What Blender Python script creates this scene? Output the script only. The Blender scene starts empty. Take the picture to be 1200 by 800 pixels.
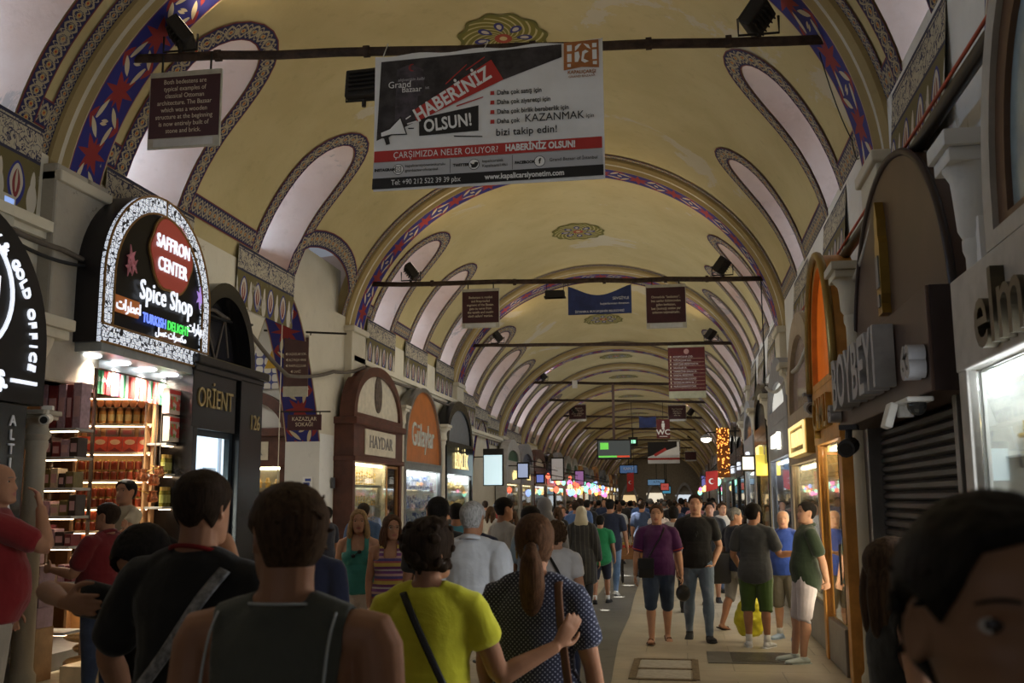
import bpy, bmesh, math, random
from mathutils import Vector, Matrix, noise
from mathutils.geometry import delaunay_2d_cdt
random.seed(7)
S = bpy.context.scene
COL = S.collection
PI = math.pi
# ---------------------------------------------------------------- camera
cam_d = bpy.data.cameras.new('camera'); cam = bpy.data.objects.new('camera', cam_d); COL.objects.link(cam)
cam_d.sensor_width = 36; cam_d.lens = 36; cam_d.clip_start = .05; cam_d.clip_end = 400
cam.matrix_world = Matrix.Translation((0, 0, 1.75)) @ Matrix.Rotation(.1623376, 4, 'Z') @ Matrix.Rotation(PI/2 + .1539363, 4, 'X') @ Matrix.Rotation(-.006, 4, 'Z')
cam_d.dof.use_dof = True; cam_d.dof.focus_distance = 13; cam_d.dof.aperture_fstop = 5.0
S.camera = cam
# ---------------------------------------------------------------- world, exposure
W = bpy.data.worlds.new('world'); S.world = W; W.use_nodes = True
W.node_tree.nodes['Background'].inputs[0].default_value = (.62, .66, .75, 1)
W.node_tree.nodes['Background'].inputs[1].default_value = .2
S.view_settings.view_transform = 'Standard'; S.view_settings.look = 'None'
S.view_settings.gamma = 1; S.view_settings.use_curve_mapping = False
S.view_settings.exposure = 0.45
FLOOD = 45.0          # floodlights on the rods (watts)
SKY = 23.0             # daylight in the roof windows
# unseen area lamps added in each bay as fill for vault and street
def soft(x, y, z, sx, sy, watts, col, up):
    l = bpy.data.lights.new('bay_fill', 'AREA'); l.shape = 'RECTANGLE'; l.size = sx; l.size_y = sy; l.energy = watts; l.color = col
    o = bpy.data.objects.new('bay_fill', l); COL.objects.link(o); o.location = (x, y, z); o.rotation_euler = (PI if up else 0, 0, 0); o.visible_camera = False; o.visible_glossy = False
for i, y in enumerate((4.5, 14.8, 24.7, 33.5, 40, 45, 52, 60, 68, 78, 90, 98)):
    soft(-2.3, y, 4.4, 6, 6, (24, 8, 27, 27, 20, 20, 22, 20, 20, 22, 24, 24)[i], (1, .86, .66), True)
    soft(-2.3, y, 6.6 if i < 3 else 5.6, 4.5, 6, (18, 44, 68, 60, 44, 38, 36, 34, 34, 36, 36, 40)[i], (1, .94, .84), False)
# ---------------------------------------------------------------- helpers
def tag(o, label=None, cat=None, group=None, kind=None):
    if label: o['label'] = label
    if cat: o['category'] = cat
    if group: o['group'] = group
    if kind: o['kind'] = kind
    return o
def empty(name, loc=(0, 0, 0), rz=0, label=None, cat=None, group=None):
    o = bpy.data.objects.new(name, None); COL.objects.link(o); o.empty_display_size = .1
    o.location = loc; o.rotation_euler = (0, 0, rz)
    return tag(o, label, cat, group)
def children(o): return [c for c in ALLC.get(o.name, [])]
ALLC = {}
def par(o, p):
    if p is not None:
        o.parent = p; ALLC.setdefault(p.name, []).append(o)
def copy_tree(o, parent=None):
    c = o.copy(); COL.objects.link(c)
    c.parent = parent
    if parent is not None: ALLC.setdefault(parent.name, []).append(c)
    for ch in list(ALLC.get(o.name, [])):
        copy_tree(ch, c)
    return c
def link(name, me, mats, parent=None, smooth=False):
    o = bpy.data.objects.new(name, me); COL.objects.link(o)
    for m in (mats if isinstance(mats, (list, tuple)) else [mats]): me.materials.append(m)
    if smooth: me.polygons.foreach_set('use_smooth', [True]*len(me.polygons))
    par(o, parent); return o
class B:
    """collects simple shapes into one mesh"""
    def __init__(s): s.bm = bmesh.new(); s.mi = 0
    def _f(s, vs):
        try:
            f = s.bm.faces.new(vs); f.material_index = s.mi; return f
        except ValueError: return None
    def box(s, a, b, bev=0, M=None):
        x0, y0, z0 = a; x1, y1, z1 = b
        r = bmesh.ops.create_cube(s.bm, size=1)
        vs = r['verts']
        T = Matrix.Translation(((x0+x1)/2, (y0+y1)/2, (z0+z1)/2)) @ Matrix.Diagonal((abs(x1-x0), abs(y1-y0), abs(z1-z0), 1))
        bmesh.ops.transform(s.bm, matrix=T, verts=vs)
        fs = {f for v in vs for f in v.link_faces}
        for f in fs: f.material_index = s.mi
        if bev:
            es = list({e for v in vs for e in v.link_edges})
            g = bmesh.ops.bevel(s.bm, geom=es, offset=bev, segments=2, affect='EDGES', profile=.5)
            vs = list({v for f in g['faces'] for v in f.verts} | {v for v in vs if v.is_valid})
            for v in vs:
                for f in v.link_faces: f.material_index = s.mi
        if M is not None: bmesh.ops.transform(s.bm, matrix=M, verts=[v for v in vs if v.is_valid])
        return s
    def tube(s, pts, r, n=8, caps=True, r2=None, flat=1.0, up=None, round_=0):
        pts = [Vector(p) for p in pts]; m = len(pts)
        rs = r if isinstance(r, (list, tuple)) else [r + ((r2 if r2 is not None else r) - r)*i/max(1, m-1) for i in range(m)]
        rings = []; uu = None
        def tang(i):
            a = pts[max(0, i-1)]; b = pts[min(m-1, i+1)]; d = b-a
            return d.normalized() if d.length > 1e-9 else Vector((0, 0, 1))
        seq = []
        if round_:
            t0 = tang(0); R0 = rs[0] if not isinstance(rs[0], tuple) else max(rs[0])*.9
            for k in (0.15, .45, .75): seq.append((pts[0] - t0*R0*round_*math.cos(math.asin(min(1, k+.02))), k, 0, t0))
        for i in range(m): seq.append((pts[i], 1, i, tang(i)))
        if round_:
            t1 = tang(m-1); R1 = rs[-1] if not isinstance(rs[-1], tuple) else max(rs[-1])*.9
            for k in (.75, .45, .15): seq.append((pts[-1] + t1*R1*round_*math.cos(math.asin(min(1, k+.02))), k, m-1, t1))
        for p, k, i, t in seq:
            if uu is None:
                u0 = Vector(up) if up is not None else (Vector((1, 0, 0)) if abs(t.x) < .9 else Vector((0, 1, 0)))
                uu = (u0 - t*u0.dot(t)).normalized()
            else:
                uu = (uu - t*uu.dot(t))
                uu = uu.normalized() if uu.length > 1e-6 else Vector((1, 0, 0))
            vv = t.cross(uu)
            ri = rs[i]; ra, rb = ri if isinstance(ri, tuple) else (ri, ri*flat)
            ring = []
            for j in range(n):
                a = 2*PI*j/n
                ring.append(s.bm.verts.new(p + uu*(ra*k*math.cos(a)) + vv*(rb*k*math.sin(a))))
            rings.append(ring)
        for q in range(len(rings)-1):
            for j in range(n):
                s._f((rings[q][j], rings[q][(j+1) % n], rings[q+1][(j+1) % n], rings[q+1][j]))
        if caps:
            s._f(list(reversed(rings[0]))); s._f(rings[-1])
        return s
    def lathe(s, prof, c=(0, 0, 0), n=20, M=None):
        """profile of (r, z) about z"""
        rings = []; made = []
        for r, z in prof:
            if r < 1e-6:
                v = s.bm.verts.new((c[0], c[1], c[2]+z)); rings.append([v]); made.append(v)
            else:
                g = [s.bm.verts.new((c[0]+r*math.cos(2*PI*j/n), c[1]+r*math.sin(2*PI*j/n), c[2]+z)) for j in range(n)]
                rings.append(g); made += g
        for a, b in zip(rings, rings[1:]):
            for j in range(n):
                k = (j+1) % n
                if len(a) == 1 and len(b) == 1: continue
                if len(a) == 1: s._f((a[0], b[k], b[j]))
                elif len(b) == 1: s._f((a[j], a[k], b[0]))
                else: s._f((a[j], a[k], b[k], b[j]))
        if len(rings[0]) > 1: s._f(list(reversed(rings[0])))
        if len(rings[-1]) > 1: s._f(rings[-1])
        if M is not None: bmesh.ops.transform(s.bm, matrix=M, verts=made)
        return s
    def ball(s, c, r, seg=12, M=None):
        rr = r if isinstance(r, (tuple, list)) else (r, r, r)
        g = bmesh.ops.create_uvsphere(s.bm, u_segments=seg, v_segments=max(6, seg//2+2), radius=1)
        T = Matrix.Translation(c) @ (M if M is not None else Matrix.Identity(4)) @ Matrix.Diagonal((*rr, 1))
        bmesh.ops.transform(s.bm, matrix=T, verts=g['verts'])
        for v in g['verts']:
            for f in v.link_faces: f.material_index = s.mi
        return s
    def prism(s, poly, d, O=(0, 0, 0), X=(1, 0, 0), Y=(0, 0, 1), Nn=None):
        """2-D outline (list of (u,v)) in the plane O,X,Y extruded by d along X x Y (or Nn)"""
        O = Vector(O); X = Vector(X); Y = Vector(Y); N_ = Vector(Nn) if Nn else X.cross(Y).normalized()
        a = [s.bm.verts.new(O + X*u + Y*v) for u, v in poly]
        b = [s.bm.verts.new(O + X*u + Y*v + N_*d) for u, v in poly]
        n = len(poly)
        s._f(list(reversed(a))); s._f(b)
        for i in range(n): s._f((a[i], a[(i+1) % n], b[(i+1) % n], b[i]))
        return s
    def ringprism(s, outer, inner, d, O, X, Y, Nn=None, closed=True):
        """frame between two outlines with the same number of points"""
        O = Vector(O); X = Vector(X); Y = Vector(Y); N_ = Vector(Nn) if Nn else X.cross(Y).normalized()
        def vv(poly, h): return [s.bm.verts.new(O + X*u + Y*v + N_*h) for u, v in poly]
        o0, i0, o1, i1 = vv(outer, 0), vv(inner, 0), vv(outer, d), vv(inner, d)
        n = len(outer); rng = range(n if closed else n-1)
        for k in rng:
            q = (k+1) % n
            s._f((o0[k], i0[k], i0[q], o0[q])); s._f((o1[k], o1[q], i1[q], i1[k]))
            s._f((o0[k], o0[q], o1[q], o1[k])); s._f((i0[k], i1[k], i1[q], i0[q]))
        if not closed:
            s._f((o0[0], o1[0], i1[0], i0[0])); s._f((o0[-1], i0[-1], i1[-1], o1[-1]))
        return s
    def quad(s, pts):
        s._f([s.bm.verts.new(p) for p in pts]); return s
    def strip(s, A, Bv, uA, w=1.0):
        """strip of quads between two point rows with UV (u along in metres, v 0..1)"""
        uv = s.bm.loops.layers.uv.verify()
        a = [s.bm.verts.new(p) for p in A]; b = [s.bm.verts.new(p) for p in Bv]
        for i in range(len(a)-1):
            f = s._f((a[i], a[i+1], b[i+1], b[i]))
            if f:
                for l, c in zip(f.loops, ((uA[i], 0), (uA[i+1], 0), (uA[i+1], w), (uA[i], w))): l[uv].uv = c
        return s
    def build(s, name, mats, parent=None, smooth=False, norm=True, angle=None):
        if norm: bmesh.ops.recalc_face_normals(s.bm, faces=s.bm.faces)
        me = bpy.data.meshes.new(name); s.bm.to_mesh(me); s.bm.free()
        o = link(name, me, mats, parent, smooth)
        if angle:
            try: me.set_sharp_from_angle(angle=math.radians(angle))
            except Exception: pass
        return o
def remesh_mesh(bm, voxel, smooth=2, fac=.5):
    me = bpy.data.meshes.new('tmp'); bm.to_mesh(me); bm.free()
    o = bpy.data.objects.new('tmp', me); COL.objects.link(o)
    md = o.modifiers.new('r', 'REMESH'); md.mode = 'VOXEL'; md.voxel_size = voxel; md.use_smooth_shade = True
    if smooth:
        m2 = o.modifiers.new('s', 'SMOOTH'); m2.iterations = smooth; m2.factor = fac
    dg = bpy.context.evaluated_depsgraph_get()
    r = bpy.data.meshes.new_from_object(o.evaluated_get(dg), depsgraph=dg)
    bpy.data.objects.remove(o); bpy.data.meshes.remove(me)
    r.polygons.foreach_set('use_smooth', [True]*len(r.polygons))
    r.materials.clear()
    return r
def text(name, body, size, O, X, Y, mat, parent=None, align='CENTER', ext=.004, bold=0, sx=1.0, space=1.0, shear=0, line=1.0):
    """lettering standing on the plane O, X (reading direction), Y (up), as a mesh"""
    cu = bpy.data.curves.new(name, 'FONT'); cu.body = body; cu.size = size; cu.align_x = align; cu.align_y = 'CENTER'
    cu.extrude = ext; cu.offset = bold; cu.space_character = space; cu.shear = shear; cu.resolution_u = 3; cu.space_line = line
    X = Vector(X).normalized(); Y = Vector(Y).normalized(); Z = X.cross(Y).normalized()
    o = bpy.data.objects.new(name, cu); COL.objects.link(o)
    dg = bpy.context.evaluated_depsgraph_get()
    me = bpy.data.meshes.new_from_object(o.evaluated_get(dg), depsgraph=dg)
    bpy.data.objects.remove(o); bpy.data.curves.remove(cu)
    M = Matrix(((X.x*sx, Y.x, Z.x, O[0]), (X.y*sx, Y.y, Z.y, O[1]), (X.z*sx, Y.z, Z.z, O[2]), (0, 0, 0, 1)))
    me.transform(M); me.materials.clear()
    return link(name, me, mat, parent)
# ---------------------------------------------------------------- materials
class NT:
    def __init__(s, name):
        s.m = bpy.data.materials.new(name); s.m.use_nodes = True; s.t = s.m.node_tree
        s.b = s.t.nodes['Principled BSDF']; s.L = s.t.links
    def n(s, typ, **k):
        nd = s.t.nodes.new(typ)
        for a, v in k.items(): setattr(nd, a, v)
        return nd
    def set(s, sock, v):
        if hasattr(v, 'is_output'): s.L.new(v, sock)
        elif v is not None: sock.default_value = v
    def math(s, op, a, b=None, c=None, clamp=False):
        nd = s.n('ShaderNodeMath', operation=op, use_clamp=clamp)
        for i, v in enumerate((a, b, c)):
            if v is not None: s.set(nd.inputs[i], v)
        return nd.outputs[0]
    def mix(s, f, a, b, typ='MIX'):
        nd = s.n('ShaderNodeMix', data_type='RGBA', blend_type=typ)
        s.set(nd.inputs[0], f)
        s.set(nd.inputs[6], (*a, 1) if isinstance(a, tuple) else a); s.set(nd.inputs[7], (*b, 1) if isinstance(b, tuple) else b)
        return nd.outputs[2]
    def coord(s, which='Object', scale=(1, 1, 1), rot=(0, 0, 0)):
        tc = s.n('ShaderNodeTexCoord'); mp = s.n('ShaderNodeMapping')
        mp.inputs['Scale'].default_value = scale; mp.inputs['Rotation'].default_value = rot
        s.L.new(tc.outputs[which], mp.inputs[0]); return mp.outputs[0]
    def pos(s, scale=(1, 1, 1)):
        g = s.n('ShaderNodeNewGeometry'); mp = s.n('ShaderNodeMapping'); mp.inputs['Scale'].default_value = scale
        s.L.new(g.outputs['Position'], mp.inputs[0]); return mp.outputs[0]
    def noise(s, v, scale, detail=4, rough=.55, dist=0):
        nd = s.n('ShaderNodeTexNoise'); s.L.new(v, nd.inputs['Vector'])
        nd.inputs['Scale'].default_value = scale; nd.inputs['Detail'].default_value = detail; nd.inputs['Roughness'].default_value = rough
        nd.inputs['Distortion'].default_value = dist
        return nd.outputs[0]
    def vor(s, v, scale, feature='F1', out=0, rnd=1):
        nd = s.n('ShaderNodeTexVoronoi', feature=feature); s.L.new(v, nd.inputs['Vector']); nd.inputs['Scale'].default_value = scale
        nd.inputs['Randomness'].default_value = rnd
        return nd.outputs[out]
    def ramp(s, f, lo, hi, smooth=True):
        nd = s.n('ShaderNodeMapRange'); nd.interpolation_type = 'SMOOTHSTEP' if smooth else 'LINEAR'
        s.set(nd.inputs[0], f); nd.inputs[1].default_value = lo; nd.inputs[2].default_value = hi
        return nd.outputs[0]
    def sep(s, v):
        nd = s.n('ShaderNodeSeparateXYZ'); s.L.new(v, nd.inputs[0]); return nd.outputs
    def bump(s, h, strength=.3, dist=.01):
        nd = s.n('ShaderNodeBump'); nd.inputs['Strength'].default_value = strength; nd.inputs['Distance'].default_value = dist
        s.L.new(h, nd.inputs['Height']); s.L.new(nd.outputs[0], s.b.inputs['Normal'])
    def col(s, c): s.set(s.b.inputs['Base Color'], (*c, 1) if isinstance(c, tuple) else c)
    def ell(s, u, v, cu, cv, ang, ru, rv):
        """mask of a tilted ellipse in cell space"""
        ca, sa = math.cos(ang), math.sin(ang)
        du = s.math('SUBTRACT', u, cu); dv = s.math('SUBTRACT', v, cv)
        p = s.math('ADD', s.math('MULTIPLY', du, ca/ru), s.math('MULTIPLY', dv, sa/ru))
        q = s.math('ADD', s.math('MULTIPLY', du, -sa/rv), s.math('MULTIPLY', dv, ca/rv))
        r = s.math('ADD', s.math('POWER', s.math('ABSOLUTE', p), 1.6), s.math('POWER', s.math('ABSOLUTE', q), 1.6))
        return s.math('LESS_THAN', r, 1.0)
    def leaf(s, u, v, cu, cv, ang, ru, rv):
        ca, sa = math.cos(ang), math.sin(ang)
        du = s.math('SUBTRACT', u, cu); dv = s.math('SUBTRACT', v, cv)
        p = s.math('ADD', s.math('MULTIPLY', du, ca/ru), s.math('MULTIPLY', dv, sa/ru)); q = s.math('ADD', s.math('MULTIPLY', du, -sa/rv), s.math('MULTIPLY', dv, ca/rv))
        return s.math('LESS_THAN', s.math('ADD', s.math('MULTIPLY', p, p), s.math('ABSOLUTE', q)), 1.0)
    def OR(s, *a):
        r = a[0]
        for x in a[1:]: r = s.math('MAXIMUM', r, x)
        return r
MATS = {}
def mat(name, c=(.5, .5, .5), rough=.6, metal=0, var=.12, scale=6, bump=0, em=0, emc=None, spec=None, alpha=None, trans=0):
    if name in MATS: return MATS[name]
    k = NT(name); k.b.inputs['Roughness'].default_value = rough; k.b.inputs['Metallic'].default_value = metal
    if spec is not None: k.b.inputs['Specular IOR Level'].default_value = spec
    if var:
        nz = k.noise(k.coord(), scale, 5, .6)
        k.col(k.mix(k.ramp(nz, .3, .7), tuple(x*(1-var) for x in c), tuple(min(1, x*(1+var)) for x in c)))
        if bump: k.bump(nz, bump, .01)
    else: k.col(c)
    if em:
        k.b.inputs['Emission Color'].default_value = (*(emc or c), 1); k.b.inputs['Emission Strength'].default_value = em
    if trans: k.b.inputs['Transmission Weight'].default_value = trans
    if alpha is not None: k.b.inputs['Alpha'].default_value = alpha
    MATS[name] = k.m; return k.m
def uvsep(k):
    tc = k.n('ShaderNodeTexCoord'); o = k.sep(tc.outputs['UV']); return o[0], o[1]
def m_border():
    k = NT('painted_border'); u, v = uvsep(k)
    c = k.math('FRACT', k.math('MULTIPLY', u, 2.6))
    w = k.math('MULTIPLY', u, 2.6*2*PI)
    vc = k.math('SUBTRACT', v, .5)
    def line(ph, amp, fr, th):
        y = k.math('MULTIPLY', k.math('SINE', k.math('ADD', k.math('MULTIPLY', w, fr), ph)), amp)
        return k.math('LESS_THAN', k.math('ABSOLUTE', k.math('SUBTRACT', vc, y)), th)
    cream = k.OR(line(0, .3, 1, .055), line(PI, .3, 1, .055), line(1.6, .34, 2, .04), line(4.7, .34, 2, .04),
                 k.ell(c, v, .25, .5, 0, .11, .13), k.ell(c, v, .75, .5, 0, .11, .13), k.ell(c, v, 0.0, .5, 0, .09, .2), k.ell(c, v, .5, .5, 0, .09, .2))
    gold = k.OR(k.ell(c, v, .25, .5, .78, .1, .1), k.ell(c, v, .75, .5, .78, .1, .1))
    red = k.OR(k.ell(c, v, .25, .5, 0, .045, .05), k.ell(c, v, .75, .5, 0, .045, .05))
    col = k.mix(cream, (.016, .018, .07), (.34, .29, .19))
    col = k.mix(gold, col, (.42, .25, .07)); col = k.mix(red, col, (.3, .03, .025))
    edge = k.math('GREATER_THAN', k.math('ABSOLUTE', vc), .445)
    col = k.mix(edge, col, (.16, .035, .035))
    worn = k.ramp(k.noise(k.pos(), 2.2, 6, .7), .62, .72)
    col = k.mix(k.math('MULTIPLY', worn, .6), col, (.36, .3, .2)); k.col(col); k.b.inputs['Roughness'].default_value = .8
    return k.m
def m_band():
    k = NT('painted_floral_band'); u, v = uvsep(k)
    c = k.math('FRACT', k.math('MULTIPLY', u, 1.3))
    E = lambda *a: k.leaf(c, v, *a)
    red = k.OR(E(.5, .5, .75, .36, .085), E(.5, .5, -.75, .36, .085), E(.5, .5, PI/2, .42, .06), E(.5, .5, 0, .26, .06), E(.0, .12, .5, .2, .06), E(1.0, .88, .5, .2, .06), E(.0, .88, -.5, .2, .06), E(1.0, .12, -.5, .2, .06))
    cream = k.OR(E(.15, .30, .35, .2, .05), E(.13, .70, -.9, .2, .05), E(.85, .70, .35, .2, .05), E(.87, .30, -.9, .2, .05), E(.02, .5, 1.3, .1, .03), E(.98, .5, 1.3, .1, .03))
    col = k.mix(red, (.018, .02, .16), (.23, .022, .022)); col = k.mix(cream, col, (.5, .43, .29))
    vc = k.math('ABSOLUTE', k.math('SUBTRACT', v, .5))
    col = k.mix(k.math('GREATER_THAN', vc, .455), col, (.2, .04, .04)); col = k.mix(k.math('GREATER_THAN', vc, .475), col, (.42, .36, .24))
    worn = k.ramp(k.noise(k.pos(), 1.4, 7, .72), .63, .68)
    k.col(k.mix(worn, col, (.4, .35, .27))); k.b.inputs['Roughness'].default_value = .75
    return k.m
def m_frieze():
    k = NT('painted_frieze'); u, v = uvsep(k)
    c = k.math('FRACT', k.math('MULTIPLY', u, 1.9))
    E = lambda *a: k.ell(c, v, *a)
    blue = E(.5, .27, 0, .27, .25); cr = E(.5, .29, 0, .2, .2); rd = E(.5, .27, 0, .12, .16); cr2 = E(.5, .3, 0, .04, .13)
    crown = k.OR(E(0, .16, 0, .16, .2), E(1, .16, 0, .16, .2), E(.0, .34, 0, .08, .14), E(1, .34, 0, .08, .14))
    col = k.mix(crown, (.13, .105, .04), (.5, .46, .38)); col = k.mix(blue, col, (.03, .035, .2)); col = k.mix(cr, col, (.5, .45, .36))
    col = k.mix(rd, col, (.2, .03, .035)); col = k.mix(cr2, col, (.45, .4, .3))
    wv = k.n('ShaderNodeCombineXYZ'); k.L.new(k.math('MULTIPLY', u, 9), wv.inputs[0]); k.L.new(k.math('MULTIPLY', v, 9), wv.inputs[1])
    scr = k.math('LESS_THAN', k.math('ABSOLUTE', k.math('SUBTRACT', k.noise(wv.outputs[0], 1.0, 2, .5, 1.5), .5)), .035)
    cal = k.mix(scr, (.42, .37, .27), (.03, .03, .07))
    top = k.math('GREATER_THAN', v, .6); col = k.mix(top, col, cal)
    ln = k.OR(k.math('LESS_THAN', k.math('ABSOLUTE', k.math('SUBTRACT', v, .6)), .018), k.math('GREATER_THAN', v, .96), k.math('LESS_THAN', k.math('ABSOLUTE', k.math('SUBTRACT', v, .93)), .008))
    col = k.mix(ln, col, (.03, .03, .06))
    worn = k.ramp(k.noise(k.pos(), 1.6, 7, .72), .58, .68); k.col(k.mix(worn, col, (.36, .33, .27))); k.b.inputs['Roughness'].default_value = .8
    return k.m
def m_plaster(name, c, c2, peel=None, ps=.5, thr=.66, bump=.25):
    k = NT(name); p = k.pos()
    col = k.mix(k.ramp(k.noise(p, .9, 6, .6), .3, .7), c, c2)
    col = k.mix(k.math('MULTIPLY', k.ramp(k.noise(p, 5, 4, .6), .55, .75), .35), col, tuple(x*.78 for x in c))
    h = k.noise(p, 7, 5, .6)
    if peel:
        ms = k.ramp(k.noise(p, ps, 8, .68, .6), thr, thr+.03); col = k.mix(ms, col, peel)
        h = k.math('SUBTRACT', h, k.math('MULTIPLY', ms, .7))
    k.col(col); k.bump(h, bump, .02); k.b.inputs['Roughness'].default_value = .85
    return k.m
def m_emit(name, c, s):
    return mat(name, c, .5, var=0, em=s, emc=c)
# ================================================================ the vault
M_VAULT = m_plaster('ochre_plaster', (.45, .37, .18), (.51, .425, .22), (.50, .45, .33), .36, .60)
M_CREAM = m_plaster('cream_plaster', (.52, .47, .36), (.58, .53, .42), (.4, .36, .29), .7, .62)
M_NICHE = m_plaster('niche_plaster', (.58, .41, .31), (.66, .50, .40), (.42, .34, .28), .8, .6)
M_MOULD = m_plaster('ochre_moulding', (.36, .27, .12), (.42, .32, .15))
M_STONE = m_plaster('grey_stone', (.34, .31, .25), (.42, .38, .31), (.2, .18, .14), 1.2, .6, .5)
M_WALLC = m_plaster('yellowish_plaster', (.62, .57, .44), (.68, .63, .50), (.5, .45, .34), .8, .64)
M_WHITE = m_plaster('white_plaster', (.62, .61, .58), (.70, .69, .66), (.5, .47, .42), 1.1, .63)
M_BORDER, M_BAND, M_FRIEZE = m_border(), m_band(), m_frieze()
M_PANE = m_emit('sky_behind_frosted_glass', (.46, .68, 1.0), SKY)
M_IRON = mat('dark_iron', (.03, .026, .022), .7, .3)
M_RUST = mat('rusty_iron', (.055, .035, .025), .8, .2, .4, 9, .3)
CX, Z0, VA, VB = -2.3, 4.7, 4.4, 3.85
_tab = [(180.0, 0.0)]
for i in range(1, 361):
    t0, t1 = math.radians(180-(i-1)*.5), math.radians(180-i*.5)
    _tab.append((180-i*.5, _tab[-1][1] + math.hypot(VA*(math.cos(t1)-math.cos(t0)), VB*(math.sin(t1)-math.sin(t0)))))
STOT = _tab[-1][1]
def th_of(s):
    s = max(0, min(STOT, s)); lo, hi = 0, len(_tab)-1
    while hi-lo > 1:
        m = (lo+hi)//2
        if _tab[m][1] <= s: lo = m
        else: hi = m
    a, b = _tab[lo], _tab[hi]; f = (s-a[1])/(b[1]-a[1]); return a[0] + (b[0]-a[0])*f
def s_of(th):
    i = (180-th)/.5; k = min(len(_tab)-2, int(i)); f = i-k
    return _tab[k][1] + f*(_tab[k+1][1]-_tab[k][1])
def V(y, s, dz=0, off=0):
    if isinstance(dz, tuple): dz = dz[2] + (dz[3]-dz[2])*max(0, min(1, (y-dz[0])/(dz[1]-dz[0])))**dz[4]
    t = math.radians(th_of(s)); return Vector((CX + (VA+off)*math.cos(t), y, Z0 + dz + (VB+off)*math.sin(t)))
def niche_outline(yc, w, h, s0, grow=0, n=14):
    """outline in (y, s): foot left, up, round pointed top, down.  grow widens it"""
    hw = w/2 + grow; top = h + grow; str_ = h - w*.75
    pts = [(yc-hw, s0 - grow*0), ]
    for i in range(1, 6): pts.append((yc-hw, s0 + str_*i/6))
    for i in range(n+1):
        a = PI*(1 - i/n); e = math.sin(a)
        pts.append((yc + hw*math.cos(a), s0 + str_ + (top-str_)*(e**.9)))
    for i in range(5, 0, -1): pts.append((yc+hw, s0 + str_*i/6))
    pts.append((yc+hw, s0))
    return pts
def cdt_sheet(y0, y1, sa, sb, holes, ny, ns):
    pts, edges = [], []
    def loop(l):
        k = len(pts); pts.extend(Vector(p) for p in l)
        edges.extend((k+i, k+(i+1) % len(l)) for i in range(len(l)))
    rect = [(y0 + (y1-y0)*i/ny, sa) for i in range(ny)] + [(y1, sa + (sb-sa)*i/ns) for i in range(ns)]
    rect += [(y1 - (y1-y0)*i/ny, sb) for i in range(ny)] + [(y0, sb - (sb-sa)*i/ns) for i in range(ns)]
    loop(rect)
    for h in holes: loop(h)
    def inside(p, h):
        c = False; j = len(h)-1
        for i in range(len(h)):
            if (h[i][1] > p[1]) != (h[j][1] > p[1]) and p[0] < (h[j][0]-h[i][0])*(p[1]-h[i][1])/(h[j][1]-h[i][1]) + h[i][0]: c = not c
            j = i
        return c
    for i in range(1, ny):
        for j in range(1, ns):
            p = (y0+(y1-y0)*i/ny, sa+(sb-sa)*j/ns)
            if not any(inside(p, h) for h in holes): pts.append(Vector(p))
    vo, eo, fo, *_ = delaunay_2d_cdt(pts, edges, [], 0, 1e-5)
    out = []
    for f in fo:
        c = sum((vo[i] for i in f), Vector((0, 0)))/len(f)
        if not any(inside(c, h) for h in holes): out.append(f)
    return vo, out
RIBS = [0.0, 10.0, 19.9, 29.7, 37.5, 42.6, 47.8, 56.0, 63.2, 71.0, 79.0, 87.0, 95.0, 103.0]
RDZ = [0, 0, 0, -.05, -1.15, -1.25, -1.5, -1.7, -1.9, -2.0, -2.05, -2.1, -2.1, -2.1]
BDZ = [0, 0, -.03, -.85, -1.2, -1.4, -1.6, -1.85, -1.95, -2.05, -2.1, -2.1, -2.1]
BEND = {3: (-.06, -1.1, .4)}   # this bay's crown falls towards the far rib
NICH = {0: ([4.3, 8.3], [5.4, 8.35]), 1: ([11.72, 15.68], [13.0, 16.75]), 2: ([21.9, 25.0, 28.2], [22.3, 25.3, 28.2]), 3: ([31.4, 33.6, 35.8], [31.6, 34.0, 36.0])}
S_SILL_L, S_SILL_R = s_of(165.5), s_of(169.5)
HN = s_of(132) - s_of(165.5)
RW = .8
def strip_path(b, path, dz, wdt, lift=-.02, side=1):
    """ornament strip following a path in (y,s), lying to one side of it"""
    n = len(path); A, Bp, U = [], [], []; L = 0
    for i, (y, s) in enumerate(path):
        a = Vector(path[max(0, i-1)]); c = Vector(path[min(n-1, i+1)]); t = (c-a).normalized()
        nn = Vector((-t.y, t.x))*side
        if i: L += (Vector(path[i]) - Vector(path[i-1])).length
        A.append((y, s)); Bp.append((y + nn.x*wdt, s + nn.y*wdt)); U.append(L)
    b.strip([V(y, s, dz, lift) for y, s in A], [V(y, s, dz, lift) for y, s in Bp], [u/(wdt*2.6) for u in U])
def mirror(path): return [(y, STOT - s) for y, s in path]
nw = 0
pane_frame = []
def side_pt(p, left, dz):
    return V(p[0], p[1] if left else STOT-p[1], dz)
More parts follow.
